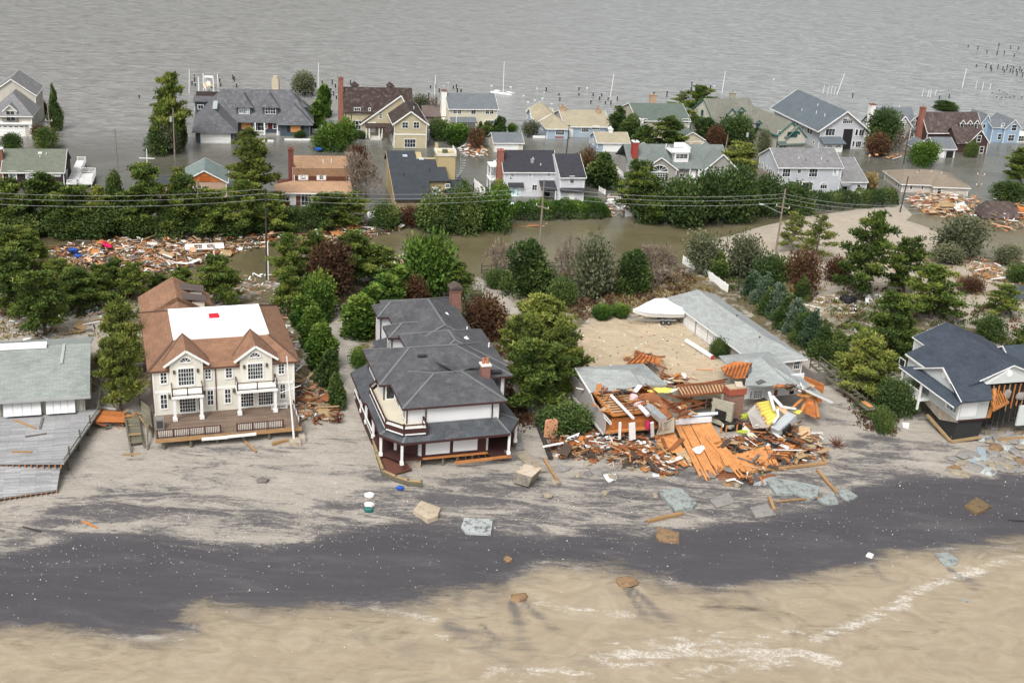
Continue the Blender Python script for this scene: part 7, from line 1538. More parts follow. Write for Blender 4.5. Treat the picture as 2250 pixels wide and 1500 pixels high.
# near strip, left group
trees('pine', [(22, 605, 505, 105), (78, 596, 512, 80), (128, 640, 575, 80)], 'dark pine in the grove at the near edge of the road debris', 'pines of the left grove nearest the debris')
trees('pine', [(38, 700, 560, 130), (172, 690, 592, 112), (100, 735, 596, 120)], 'tall pine on the sand slope behind the grey deck house', 'pines behind the grey deck house')
trees('pine', [(215, 662, 585, 72), (246, 645, 572, 78), (300, 658, 582, 76), (348, 640, 602, 56)], 'dark pine in the grove left of the brown roof with the white top', 'pines behind the cream house, left')
tree('yellowpine', 50, 545, 498, 60, 'yellow green pine top poking up at the left end of the debris heap')
tree('pine', 472, 668, 566, 112, 'dark pine behind the brown roofed rear wing of the cream house')
tree('pine', 400, 640, 590, 70, 'small pine just behind the ridge of the brown rear wing')
tree('yellowpine', 264, 905, 740, 95, 'front most yellow green pine beside the left wall of the cream house')
tree('yellowpine', 268, 830, 668, 100, 'yellow green pine just behind the front one at the left wall of the cream house')
# between the cream house and the dark roofed house
trees('pine', [(640, 648, 520, 92), (690, 640, 516, 85), (632, 700, 590, 70)], 'dark pine in the grove behind the right corner of the white topped roof', 'pines right of the cream house')
tree('russet', 722, 655, 545, 105, 'broad russet leafed shrub among the pines behind the arborvitae row')
trees('pine', [(782, 625, 512, 120), (838, 618, 545, 88)], 'dark pine at the end of the road debris, right of the russet shrub', 'pines right of the russet shrub')
tree('greenshrub', 702, 705, 612, 88, 'bright green shrub behind the head of the arborvitae row')
trees('column', [(668, 722, 650, 50), (688, 765, 678, 54), (706, 810, 716, 58)], 'bright columnar arborvitae in the row between the cream house and the sand drive', 'arborvitae row beside the cream house')
trees('cone', [(722, 848, 762, 56), (738, 892, 812, 44)], 'darker evergreen at the beach end of the arborvitae row by the timber heap', 'evergreens at the beach end of the row')
trees('column', [(792, 742, 650, 66), (822, 722, 628, 66), (850, 694, 606, 66), (878, 668, 588, 64)], 'big bright arborvitae of the tall hedge behind the dark hipped roof', 'arborvitae hedge behind the dark roof')
tree('greenshrub', 790, 815, 768, 44, 'small bright shrub at the left porch of the dark roofed house')
tree('greenshrub', 935, 655, 520, 125, 'large bright green tree behind the dark hipped roof')
tree('pine', 1000, 660, 580, 75, 'dark pine right of the large bright green tree and behind the brick chimney')
tree('russet', 905, 672, 610, 70, 'brown shrub between the arborvitae hedge and the large bright green tree')
trees('russet', [(1065, 738, 655, 90)], 'russet shrub against the right side of the dark hipped roof', None)
tree('greyshrub', 1040, 700, 640, 60, 'olive shrub right of the brick chimney of the dark roofed house')
# around the lawn
tree('bare', 1100, 600, 528, 72, 'leafless brown tree left of the dark cedar on the road bank')
tree('cedar', 1156, 645, 520, 104, 'large dark cedar on the road bank at the tall utility pole')
tree('shrub', 1092, 632, 598, 62, 'low dark shrub at the head of the sandy path')
tree('bare', 1258, 622, 522, 82, 'leafless tree at the road bank left of the olive shrub')
tree('greyshrub', 1302, 652, 532, 100, 'dark olive shrub on the road bank between the two leafless trees')
tree('cedar', 1388, 642, 543, 86, 'compact dark cedar on the lawn edge behind the wrapped boat')
tree('bare', 1440, 632, 530, 104, 'wide leafless tree right of the compact cedar by the lawn')
tree('shrub', 1236, 672, 618, 68, 'dark green shrub at the left end of the lawn')
tree('greyshrub', 1200, 640, 585, 60, 'olive bush between the dark cedar and the lawn')
trees('greenshrub', [(1322, 700, 674, 56), (1362, 696, 672, 50)], 'low green shrub on the edge of the sand yard behind the boat', 'low shrubs behind the boat yard')
tree('shrub', 1582, 782, 745, 44, 'clipped dark bush under the garage window on the sand yard')
trees('yellowpine', [(1190, 815, 655, 145), (1225, 870, 715, 125), (1145, 850, 692, 110)], 'big green pine in the clump between the dark hipped roof and the wrecked house', 'big pines left of the wrecked house')
tree('pine', 1188, 905, 745, 155, 'front most dark pine of the clump left of the wrecked house')
tree('shrub', 1235, 945, 888, 115, 'low shrub strewn with rags beside the torn left wall of the wreck')
# right of the garage wing
tree('greyshrub', 1543, 600, 524, 84, 'grey green shrub at the head of the white picket fence')
tree('greyshrub', 1632, 610, 525, 84, 'olive brown shrub on the sand bank right of the picket fence')
tree('cone', 1578, 612, 552, 44, 'dark cone shaped evergreen between two olive shrubs by the picket fence')
tree('shrub', 1690, 640, 560, 82, 'dark shrub beyond the end of the grey garage roof')
tree('russet', 1752, 650, 560, 86, 'russet shrub between the garage wing and the tall right pines')
tree('cedar', 1760, 660, 602, 38, 'single dark cedar on the sand in front of the russet shrub')
trees('spruce', [(1652, 650, 592, 48), (1676, 668, 598, 54), (1706, 698, 618, 56), (1745, 730, 652, 58), (1778, 762, 676, 58)], 'blue green spruce in the row along the back of the grey garage roof', 'spruces behind the garage roof')
trees('cedar', [(1690, 690, 630, 50), (1726, 722, 650, 54), (1762, 752, 680, 54), (1806, 786, 706, 62), (1836, 800, 722, 60)], 'dark cedar in the row along the back of the grey garage roof', 'cedars behind the garage roof')
tree('grasstuft', 1732, 655, 634, 34, 'pale dry grass clump on the sand by the lone dark cedar')
tree('palepine', 1735, 552, 472, 80, 'thin pale pine on the washed over sand by the street lamp')
tree('palepine', 1792, 572, 478, 82, 'second thin pale pine right of the one by the street lamp')
tree('pine', 1890, 655, 476, 138, 'tallest dark pine on the sand strip behind the blue roofed house')
tree('pine', 1990, 648, 530, 108, 'dark pine just right of the tallest one on the sand strip')
tree('pine', 2045, 700, 590, 150, 'broad dark pine behind the ridge of the blue roofed house')
tree('russet', 1838, 620, 570, 60, 'low russet shrub at the foot of the tallest right pine')
tree('pine', 1945, 800, 652, 150, 'large pine left of the blue roofed house')
tree('yellowpine', 1895, 862, 740, 150, 'front most yellow green pine between the wreck and the blue roofed house')
tree('pine', 1972, 770, 690, 95, 'dark pine against the rear corner of the blue roofed house')
tree('shrub', 1965, 905, 832, 85, 'dark shrub on the eroded bank left of the blue roofed house')
tree('shrub', 1935, 945, 900, 50, 'small green shrub sliding down the eroded bank')
trees('greyshrub', [(2105, 566, 495, 110), (2080, 580, 542, 70)], 'wind bent shrub on the dune beside the flooded right pool', 'dune shrubs by the right pool')
tree('pine', 2195, 695, 630, 92, 'scrubby pine behind the blue roofed house, nearest the splintered planks')
tree('shrub', 2170, 745, 700, 66, 'dark shrub right behind the ridge of the blue roofed house')
tree('pine', 2240, 765, 718, 60, 'small pine at the far right beside the grey snow fence')
tree('shrub', 2240, 620, 584, 60, 'dark shrub beside the dark fallen roof at the right')
tree('greyshrub', 2210, 580, 545, 60, 'low grey dune shrub above the orange timber heap at the right')
tree('russet', 2130, 640, 612, 60, 'low brown shrub on the sand behind the broad dark pine')

UG = [([(0, 560), (120, 585), (330, 620), (320, 690), (150, 700), (0, 690)], 170), ([(600, 570), (880, 610), (890, 680), (770, 665), (700, 740), (640, 700)], 130), ([(1540, 585), (1770, 610), (1700, 640), (1850, 800), (1830, 840), (1640, 670)], 150), ([(1840, 600), (2100, 640), (2250, 690), (2250, 780), (2020, 720), (1960, 860), (1850, 860), (1820, 700)], 210), ([(0, 488), (580, 505), (880, 490), (880, 500), (580, 517), (0, 517)], 230), ([(1400, 478), (1640, 478), (1640, 490), (1400, 492)], 60), ([(930, 496), (1110, 492), (1110, 506), (930, 508)], 50), ([(1850, 850), (1990, 850), (1960, 950), (1900, 930)], 60)]
undergrowth('undergrowth', 'tangled green undergrowth filling the ground between the trees', 'cedar', UG, 3)
undergrowth('dry_brush', 'brown dry brush on the dune ground between the shrubs', 'russet', [([(1060, 605), (1500, 590), (1545, 640), (1480, 680), (1270, 700), (1190, 650)], 260), ([(1010, 640), (1090, 690), (1110, 840), (1180, 940), (1140, 950), (1070, 760)], 150), ([(0, 570), (330, 620), (320, 690), (0, 700)], 110), ([(600, 570), (880, 610), (880, 680), (640, 700)], 70), ([(1560, 600), (1770, 610), (1850, 800), (1640, 670)], 80), ([(1840, 600), (2250, 690), (2250, 780), (1960, 860), (1820, 700)], 130), ([(1850, 860), (1980, 870), (1960, 960), (1890, 940)], 60)], 4, .7)
undergrowth('dune_grass', 'pale dry dune grass tufts on the sand and the lawn behind the boat', 'dry', [([(1290, 620), (1540, 600), (1580, 650), (1500, 690), (1390, 690)], 130), ([(1680, 620), (1880, 620), (1860, 700), (1720, 690)], 60), ([(2000, 560), (2250, 600), (2250, 680), (2060, 640)], 90), ([(0, 680), (240, 650), (240, 740), (0, 760)], 40)], 5, .45)
# ================================================================== poles, wires, masts, pilings
POLE = M('weathered_pole', (.24, .20, .165), .9, var=.3); DPOLE = M('dark_pole', (.05, .045, .042), .9, var=.3); STEELG = M('grey_metal', (.3, .32, .34)); WIRE = M('pale_wire', (.36, .36, .36), .5)
def rise(p, k, x, y):
    """point straight above p's depth seen at that pixel (leaning poles keep their own plane)"""
    d = ray(k, x, y); t = (p[1]-CAMP[1])/d[1]; return CAMP+d*t
def pole(label, k, bx, by, tx, ty, r_=.16, mat=POLE, arms=(), name='utility_pole', cat='pole', box=None, sleeve=False):
    p = ongr(k, bx, by); q = rise(p, k, tx, ty)-p; o = empty(name, label, cat, tuple(p))
    MB().tube(V(0, 0, -.8), q, r_, r_*.62, 8).build('shaft', mat, o)
    for f, ln, rz_ in arms:
        c = q*f; d = V(math.cos(rz_), math.sin(rz_), 0)*ln/2; MB().bar(c-d+V(0, -.15, 0), c+d+V(0, -.15, 0), .14, .16).build('crossarm', mat, o)
        for e in (-.9, .9): MB().tube(c+d*e+V(0, -.15, .08), c+d*e+V(0, -.15, .4), .07, .07, 6).build('insulator', WHITE, o)
    if box: c = q*box; MB().tube(c+V(-.45, -.2, -.5), c+V(-.45, -.2, .5), .3, .3, 10).build('transformer', M('pale_metal_box', (.50, .53, .55)), o)
    if sleeve: MB().tube(V(.22, -.1, -.3), q*sleeve+V(.22, -.1, 0), .1, .1, 6).build('cable_guard', WHITE, o)
    return o, p, q
P2 = pole('dark utility pole with a white cable guard at the flooded road behind the cream house', 0, 587, 614, 583, 414, .2, DPOLE, sleeve=.42)
P1 = pole('grey wooden pole rising from the debris heap left of the flooded road bend', 0, 437, 521, 434, 396, .2, POLE, arms=((.86, 1.6, .2),))
P3 = pole('black wooden pole between the saltbox house and the green shrubs', 0, 1032, 503, 1041, 402, .17, DPOLE)
P4 = pole('tall grey utility pole at the road bank beside the dark cedar', 0, 1185, 543, 1196, 395, .2, POLE, arms=((.6, 3.0, -.7),))
P5 = pole('grey utility pole with a street lamp on the washed over sand', 0, 1704, 556, 1726, 415, .2, POLE, arms=((.72, 2.6, -.5),))
c = P5[2]*.62; MB().tube(c, c+V(-3.6, -.6, 1.6), .06, .05, 6).build('lamp_arm', STEELG, P5[0]); MB().lump(c+V(-3.9, -.65, 1.65), .5, .22, .15, 1, rough=.02).build('lamp_head', M('pale_metal_box', (.5, .53, .55)), P5[0])
pole('black leaning pole at the left end of the right hand debris pile', 0, 1977, 466, 1996, 388, .17, DPOLE)
pole('grey leaning utility pole in front of the collapsed dark roof', 0, 2134, 496, 2157, 372, .19, POLE, arms=((.9, 1.4, -.3), (.72, 1.2, .2)))
pole('weathered pole beside the narrow cedar at the grey gabled house', 0, 114, 330, 104, 226, .17, POLE, arms=((.62, 1.4, .1),))
pole('weathered pole carrying a white box beside the tall pine in the water', 0, 384, 346, 380, 238, .17, POLE, box=.78)
pole('bare white and brown pole leaning in the open flood near the white deck', 0, 259, 380, 252, 282, .15, POLE)
pole('dark wooden pole before the straw coloured house', 0, 769, 332, 772, 252, .15, DPOLE)
pole('dark wooden pole in front of the light blue ranch house', 0, 1244, 340, 1251, 275, .15, DPOLE, arms=((.98, .8, .2),))
pole('leaning broken grey pole right of the beige attached garage', 0, 1592, 337, 1600, 296, .17, POLE)
pole('dark pole with a transformer before the house with teal trim', 0, 1641, 336, 1647, 292, .15, DPOLE, box=.9)
pole('black pole standing in the flood before the little grey garage', 0, 1985, 360, 1998, 286, .15, DPOLE)
pole('brown pole beside the picket fence behind the garage wing', 0, 1622, 640, 1628, 583, .13, DPOLE)
# three wires strung along the road
tops = [P2[1]+P2[2], P4[1]+P4[2]*.9, P5[1]+P5[2]*.93]
dirL = (tops[0]-tops[1]); dirR = tops[2]-tops[1]
ptsW = [tops[0]+dirL*.95+V(0, 0, .4), tops[0], tops[1], tops[2], tops[2]+dirR*.62+V(0, 0, -1)]
for j, dz in enumerate((0., -.75, -1.65)):
    mb = MB(); o0 = ptsW[1]+V(0, 0, dz)
    for a, b in zip(ptsW, ptsW[1:]):
        a = a+V(0, 0, dz-.1); b = b+V(0, 0, dz-.1); n = 12; pr = None
        for i in range(n+1):
            f = i/n; q = a+(b-a)*f+V(0, 0, -1.1*4*f*(1-f))-o0
            if pr is not None: mb.tube(pr, q, .024, .024, 4)
            pr = q
    o = mb.build('power_line', WIRE); o.location = tuple(o0); tag(o, ('highest', 'middle', 'lowest')[j]+' of the three pale power lines strung along the flooded road', 'wire')
# masts and boat lift stumps in the bay
def mast(label, bx, by, tx, ty, r_=.11, name='mast', k=0, cross=None):
    p = ongr(k, bx, by); q = rise(p, k, tx, ty)-p; o = empty(name, label, 'mast', tuple(p)); MB().tube(V(0, 0, -.6), q, r_, r_*.7, 6).build('spar', WHITE, o)
    if cross: c = q*cross; MB().tube(c+V(-1.6, 0, 0), c+V(1.6, 0, .1), r_*.7, r_*.7, 6).build('yardarm', WHITE, o)
    return o
mast('thin white mast left of the boat on its lift', 415, 205, 416, 153)
mast('thin white mast right of the round olive tree', 699, 200, 700, 138)
mast('short white mast between the straw house and the white chimney', 955, 208, 957, 166)
mast('white flag mast before the cream house porch', 998, 315, 1004, 250, .09)
mast('white mast beside the small garage with the cupola', 1341, 212, 1349, 162)
mast('white mast in the bay behind the house with teal trim', 1586, 205, 1594, 157)
mast('tall white mast slanting behind the biggest lavender house', 1838, 208, 1856, 162)
mast('slanting white mast far out near the broken dock', 2114, 192, 2124, 150)
mast('white cross shaped flagpole at the chimney left of the plywood gable house', 323, 366, 322, 327, .12, cross=.45)
for i, (x, y, tx, ty) in enumerate(((1808, 206, 1812, 187), (1818, 208, 1822, 190), (1826, 206, 1829, 188), (1833, 208, 1836, 192))): mast('short white boat lift post behind the biggest lavender house', x, y, tx, ty, .08, 'lift_post')['group'] = 'lift posts behind the lavender house'
for i, (x, y, tx, ty) in enumerate(((2026, 212, 2029, 196), (2038, 214, 2042, 197), (2044, 215, 2046, 196), (2054, 210, 2058, 197))): mast('short white boat lift post off the dormered house', x, y, tx, ty, .08, 'lift_post')['group'] = 'lift posts off the dormered house'
for i, (x, y, tx, ty) in enumerate(((1524, 200, 1526, 184), (1536, 204, 1537, 188), (1543, 203, 1544, 184), (1553, 205, 1555, 188))): mast('short white boat lift post off the green roofed house', x, y, tx, ty, .08, 'lift_post')['group'] = 'lift posts off the green roofed house'
for i, (x, y, tx, ty) in enumerate(((2144, 194, 2147, 178), (2158, 197, 2162, 180), (2174, 196, 2178, 184))): mast('short white lift post on the far broken dock', x, y, tx, ty, .08, 'lift_post')['group'] = 'lift posts on the far dock'
# the half sunk catamaran / mast at the bay
p = ongr(0, 1104, 205); o = empty('sail_boat', 'swamped white sailing catamaran with a tall bare mast out in the bay', 'boat', tuple(p), -.4)
for y in (-1.2, 1.2): MB().lump(V(0, y, .15), 3.4, .35, .3, 3, rough=.05).build('hull', WHITE, o)
MB().box(-1.2, -1.2, .35, .9, 1.2, .45).build('trampoline', STEELG, o); MB().tube((0.2, 0, .4), rise(p, 0, 1108, 136)-p, .1, .07, 6).build('mast', WHITE, o); MB().bar((.2, 0, .9), (3.8, 1.0, .5), .12, .12).build('boom', STEELG, o)
PILE = M('dark_piling', (.022, .02, .018), .9)
pmesh = MB().tube((0, 0, -.6), (0, 0, 1), .17, .16, 8).mesh('piling'); pmesh.materials.append(PILE); cmesh = MB().tube((0, 0, 1), (0, 0, 1.08), .19, .15, 8).mesh('cap'); cmesh.materials.append(M('pale_pile_cap', (.6, .6, .58)))
def pilings(label, group, pts, ht=1.2):
    for i, (x, y) in enumerate(pts):
        p = ongr(0, x, y); o = empty('piling', label, 'piling', tuple(p), 0, group); o.scale = (1, 1, ht*(.8+.5*((i*37) % 10)/10))
        for n_, me in (('shaft', pmesh), ('cap', cmesh)): c = bpy.data.objects.new(n_, me); COL.objects.link(c); c.parent = o
pilings('dark piling sticking out of the bay around the boat lift', 'pilings round the boat lift', [(427, 170), (428, 180), (422, 187), (429, 190), (480, 173), (483, 182), (485, 190), (512, 175), (515, 178), (520, 192), (306, 216)])
pilings('dark white capped piling off the straw coloured house', 'pilings off the straw house', [(708, 184), (730, 185), (737, 193), (727, 201), (744, 203), (733, 210), (739, 218), (694, 193), (770, 185), (748, 192)])
pilings('dark piling off the cream house with the white chimney', 'pilings off the cream house', [(946, 194), (957, 195), (965, 203), (996, 195), (1003, 195), (1005, 203), (1013, 203), (942, 215), (1200, 201), (1230, 222)])
pilings('dark piling off the light blue ranch house', 'pilings off the ranch house', [(1272, 210), (1303, 212), (1322, 212), (1336, 220), (1356, 221), (1298, 228), (1330, 229), (1342, 230), (1317, 220), (1272, 198), (1228, 210)], 1.)
pilings('dark piling of the dock off the green roofed house', 'pilings off the green roofed house', [(1518, 202), (1519, 196), (1532, 206), (1545, 200), (1560, 204), (1436, 217), (1465, 213)], 2.0)
pilings('dark stump of the ruined docks at the far right', 'stumps of the ruined far docks', [(2127, 105), (2148, 110), (2168, 118), (2192, 112), (2194, 104), (2220, 108), (2237, 110), (2190, 122), (2206, 120), (2228, 125), (2145, 148), (2166, 150), (2177, 151), (2178, 157), (2192, 152), (2203, 155), (2206, 161), (2220, 155), (2219, 160), (2226, 153), (2233, 158), (2240, 156), (2234, 166), (2244, 160), (2246, 170), (2176, 152), (2225, 162), (2212, 153), (1873, 215), (2085, 216), (2064, 218)], 1.5)
pilings('low broken stump near the far slanting mast', 'stumps near the far mast', [(2190, 214), (2200, 216), (2212, 208), (2219, 215), (2228, 214), (2196, 200), (2206, 204), (2245, 216), (2210, 216), (2180, 205)], .5)
# boat on its lift
p = ongr(0, 459, 214); o = empty('motor_boat', 'white fishing boat hoisted on a lift behind the slate roofed house', 'boat', tuple(p+V(0, 0, 2.2)), 0.1)
hb = MB(); prof = [(-3.4, .15, 1.3), (-2.2, 1.0, 1.15), (0, 1.35, 1.0), (2.6, 1.35, .95), (3.2, 1.2, .95)]
rot = lambda q: V(q[1], -q[0]*-1*-1, q[2])
for A, B in zip(prof, prof[1:]):
    for s_ in (1, -1):
        a = [V(0, A[0], 0), V(s_*A[1], A[0], A[2])]; b = [V(0, B[0], 0), V(s_*B[1], B[0], B[2])]; hb.face([a[0], b[0], b[1], a[1]])
hb.build('hull', M('white_gelcoat', (.8, .8, .78)), o)
MB().prism([(-1.2, -2.0, .8), (1.2, -2.0, .8), (1.2, 2.6, .8), (-1.2, 2.6, .8)], (0, 0, .1)).build('deck', M('tan_deck', (.52, .40, .22)), o); MB().box(-.5, .2, .9, .5, 1.2, 1.9).build('console', WHITE, o); MB().box(-1.1, -.2, 2.9, 1.1, 1.8, 3.02).build('hard_top', WHITE, o)
for x in (-.9, .9):
    for y in (0, 1.6): MB().tube((x, y, .9), (x, y, 2.9), .05).build('top_post', WHITE, o)
MB().box(-.3, 3.1, .5, .3, 3.8, 1.7).build('outboard', M('grey_cabinet', (.22, .22, .215)), o)
o = empty('boat_lift', 'four post lift holding the white fishing boat', 'boat lift', tuple(p))
for x in (-1.9, 1.9):
    for y in (-2.4, 2.4): MB().tube((x, y, -.5), (x, y, 5.6), .14).build('lift_post', WHITE, o)
for y in (-2, 2): MB().bar((-1.9, y, 2.1), (1.9, y, 2.1), .2, .25).build('cradle_beam', STEELG, o)
# stone outdoor fireplace behind the slate house
p = ongr(0, 606, 202); o = empty('outdoor_chimney', 'small tan stone chimney in the water behind the slate roof ridge', 'chimney', tuple(p)); MB().box(-.9, -.7, -.5, .9, .7, 3.4).build('stack', M('tan_stone', (.42, .37, .28), .9, 'brick', size=2), o); MB().box(-.6, -.5, 3.4, .6, .5, 4.3).build('chimney_top', M('tan_stone', (.42, .37, .28)), o)
# fences
def fence(name, label, k, pts, ht, mat, pick=.14, gap=.24, cat='fence', solid=False):
    P_s = [ongr(k, *q) for q in pts]; b = P_s[0]; o = empty(name, label, cat, tuple(b)); mb = MB(); rl_ = MB()
    for A, B in zip(P_s, P_s[1:]):
        L_ = np.linalg.norm(B-A); n = max(1, int(L_/gap))
        for z in (.3, .8): rl_.bar(A-b+V(0, 0, ht*z), B-b+V(0, 0, ht*z), .06, .1)
        for i in range(n+1): q = A+(B-A)*i/n-b; mb.box(q[0]-pick/2, q[1]-.03, q[2]-.2, q[0]+pick/2, q[1]+.03, q[2]+ht)
        for i in range(int(L_/2.4)+1): q = A+(B-A)*min(1, i*2.4/L_)-b; MB().box(q[0]-.08, q[1]-.08, q[2]-.3, q[0]+.08, q[1]+.08, q[2]+ht*1.08).build('post', mat, o)
    mb.build('picket_run', mat, o); rl_.build('rails', mat, o); return o
fence('picket_fence', 'white picket fence running down from the road to the garage wing', 0, [(1500, 578), (1532, 596), (1565, 618), (1598, 642)], 1.3, WHITE)
fence('post_rail_fence', 'dark post and rail fence on the road bank behind the leafless tree', 0, [(1058, 600), (1100, 598), (1150, 592)], 1.6, DPOLE, .08, 1.6)
fence('post_rail_fence', 'dark post and rail fence behind the olive shrub on the road bank', 0, [(1205, 592), (1250, 588), (1330, 600)], 1.4, DPOLE, .08, 1.6)
fence('snow_fence', 'grey slat sand fence at the right edge behind the blue roofed house', 0, [(2175, 742), (2200, 746), (2216, 745)], 1.4, M('grey_slat', (.22, .2, .18), .9), .1, .22)
fence('panel_fence', 'white fence panel floating below the right corner of the cedar house', 0, [(602, 499), (640, 498)], 1.7, WHITE, .2, .21)
fence('panel_fence', 'white leaning fence panel beside the tall black pole and saltbox house', 0, [(1042, 410), (1064, 430)], 1.6, WHITE, .18, .2)
fence('panel_fence', 'white fence panel under the dark shrubs of the arched window house', 0, [(1374, 476), (1398, 476)], 1.2, WHITE, .2, .22)
fence('garden_fence', 'white fence stub under the trees left of the arched window house', 0, [(1316, 420), (1330, 428)], 1.0, WHITE, .1, .3)
# beach stairs right of the wreck
o = House('beach_stair', 'broken grey timber stair and landing hanging on the eroded bank right of the wreck', 0, 1880, 880, 1.6, 20, cat='stair')
a, b = o.P(0, 1790, 800, 3.2), o.P(0, 1895, 880, 1.9)
for dx in (-.7, .7): o.part('stringer', MB().bar(a+V(dx, 0, 0), b+V(dx, 0, 0), .1, .35), OLDWOOD); o.part('handrail', MB().bar(a+V(dx, 0, 1.1), b+V(dx, 0, 1.1), .1, .12), OLDWOOD)
for f in (0, .35, .7, 1): 
    for dx in (-.7, .7): q = a+(b-a)*f; o.part('post', MB().bar(q+V(dx, 0, -.6), q+V(dx, 0, 1.15), .12, .12), OLDWOOD)
o.part('landing', MB().box(b[0]-.9, b[1]-2.4, 1.6, b[0]+1.0, b[1], 1.75), OLDWOOD); o.part('plywood_sheet', MB().slab([b+V(-.4, -.2, .05), b+V(.3, -.2, .05), b+V(.5, -1.8, -.05), b+V(-.2, -1.8, -.05)], .05), PLY)
tr_ = MB()
for i in range(12): q = a+(b-a)*i/12; tr_.bar(q+V(-.7, 0, .05), q+V(.7, 0, .05), .3, .05)
o.part('treads', tr_, OLDWOOD)

# ================================================================== storm debris
BOARD = [M('orange_timber', (.46, .19, .06)), M('rust_rafter', (.235, .085, .035)), M('tan_timber', (.36, .25, .13)), M('white_trim', (.78, .78, .76)), M('peach_board', (.62, .36, .22)), M('weathered_board', (.20, .18, .165)), M('dark_wet_wood', (.07, .05, .038), .9), M('tan_lath', (.52, .37, .22))]
NB = [0]
def area(g, poly):
    xs = [p[0] for p in poly]; ys = [p[1] for p in poly]
    while True:
        x, y = g.uniform(min(xs), max(xs)), g.uniform(min(ys), max(ys)); c = False
        for (x0, y0), (x1, y1) in zip(poly, poly[1:]+poly[:1]):
            if (y0 > y) != (y1 > y) and x < (x1-x0)*(y-y0)/(y1-y0)+x0: c = not c
        if c: return x, y
def heap(seed, poly, n_ind, n_mass, label, group, mass_label, ln=(1.2, 4.2), weights=(3, 4, 2, 4, 2, 2, 3, 2), zmax=.9, flat=.16, mass_ln=(.3, 1.6), panels=.22):
    """a wrack heap: its largest boards one by one, the splinters as one uncountable mass"""
    g = random.Random(seed); mb = MB()
    for i in range(n_mass):
        x, y = area(g, poly); p = ongr(0, x, y); p[2] += g.random()**2*zmax*.8; a = g.uniform(0, 6.28); d = V(math.cos(a), math.sin(a), g.uniform(-.12, .16))*g.uniform(*mass_ln)/2
        mb.mi = g.choices(range(8), weights)[0]
        if g.random() < .3: u = np.array([-d[1], d[0], g.uniform(-.3, .3)]); u /= np.linalg.norm(u); w_ = g.uniform(.2, .7); mb.slab([p-d-u*w_/2, p+d-u*w_/2, p+d*.9+u*w_/2, p-d*.8+u*w_/2], .05)
        else: mb.bar(p-d, p+d, g.choice((.08, .12, .2)), .06)
    if n_mass: tag(mb.build('debris', BOARD), mass_label, 'debris', None, 'stuff')
    for i in range(n_ind):
        x, y = area(g, poly); p = ongr(0, x, y); p[2] += .1+g.random()*zmax; a = g.gauss(.15, .9); L_ = g.uniform(*ln); d = V(math.cos(a), math.sin(a), g.uniform(-flat, flat))*L_/2; m_ = BOARD[g.choices(range(8), weights)[0]]
        mb = MB()
        if g.random() < panels:
            u = np.array([-d[1], d[0], g.uniform(-.8, .8)]); u /= np.linalg.norm(u); w_ = g.uniform(.7, 1.7); d *= .7; mb.slab([-d-u*w_/2, d*.95-u*w_/2, d+u*w_*.3, d*.7+u*w_/2, -d*.8+u*w_/2], .07)
            o = mb.build('wreckage_sheet', m_); tag(o, label.replace('board', 'sheet'), 'sheet', group.replace('boards', 'sheets'))
        else:
            mb.bar(-d, d, g.choice((.16, .24, .34)), g.choice((.08, .12))); o = mb.build('broken_board', m_); tag(o, label, 'board', group); NB[0] += 1
        o.location = tuple(p)
heap(1, [(110, 545), (300, 528), (480, 522), (600, 516), (640, 530), (560, 548), (480, 570), (420, 592), (330, 612), (200, 590), (120, 575)], 100, 2300, 'splintered board in the large wrack heap on the flooded road behind the left pines', 'boards of the left road heap', 'splintered wreckage covering the flooded road at the left', zmax=1.0)
heap(2, [(590, 530), (700, 512), (800, 498), (905, 496), (860, 512), (770, 530), (660, 545)], 40, 420, 'splintered board in the wrack line below the cedar and saltbox houses', 'boards of the middle wrack line', 'splintered wreckage along the water below the saltbox house')
heap(3, [(770, 535), (830, 552), (890, 572), (890, 606), (830, 600), (790, 570)], 14, 260, 'pale board in the wrack spit poking into the flooded road', 'boards of the wrack spit', 'splintered wreckage of the spit in the flooded road', weights=(1, 2, 1, 7, 2, 1, 0, 1))
heap(4, [(645, 835), (700, 830), (760, 860), (745, 925), (690, 935), (650, 915)], 34, 260, 'loose board in the timber heap between cream house and charcoal house', 'boards beside the cream house', 'splintered timber piled between the cream and charcoal houses', ln=(1.0, 3.2), weights=(3, 6, 4, 1, 1, 2, 1, 1))
heap(5, [(1985, 440), (2040, 425), (2100, 422), (2155, 440), (2150, 472), (2080, 482), (2020, 470)], 44, 420, 'pale sheathing board in the debris pile before the sunken ranch house', 'boards before the sunken ranch', 'shattered sheathing heaped before the sunken ranch house', weights=(4, 1, 2, 4, 6, 0, 0, 3), panels=.55, ln=(1.8, 5), zmax=1.6)
heap(6, [(2145, 465), (2190, 440), (2255, 430), (2255, 505), (2190, 510)], 26, 300, 'board in the wreckage around the collapsed dark roof', 'boards round the collapsed roof', 'broken timber round the collapsed dark roof', weights=(4, 3, 2, 3, 3, 1, 3, 1), panels=.4, zmax=1.4)
heap(7, [(2085, 562), (2140, 560), (2190, 585), (2220, 615), (2180, 625), (2120, 590)], 16, 120, 'board scattered on the sand below the dune shrub', 'boards right of the dune shrub', 'splinters on the sand right of the dune shrub', weights=(5, 4, 1, 4, 1, 1, 0, 1))
heap(8, [(1225, 925), (1330, 920), (1400, 950), (1470, 990), (1490, 1050), (1380, 1030), (1290, 1010), (1205, 1010)], 40, 700, 'broken board strewn on the sand below the left half of the wreck', 'boards below the wreck, left', 'splinters strewn on the sand below the left half of the wreck', weights=(3, 5, 3, 3, 1, 3, 5, 2), ln=(1, 3.6), zmax=1.3)
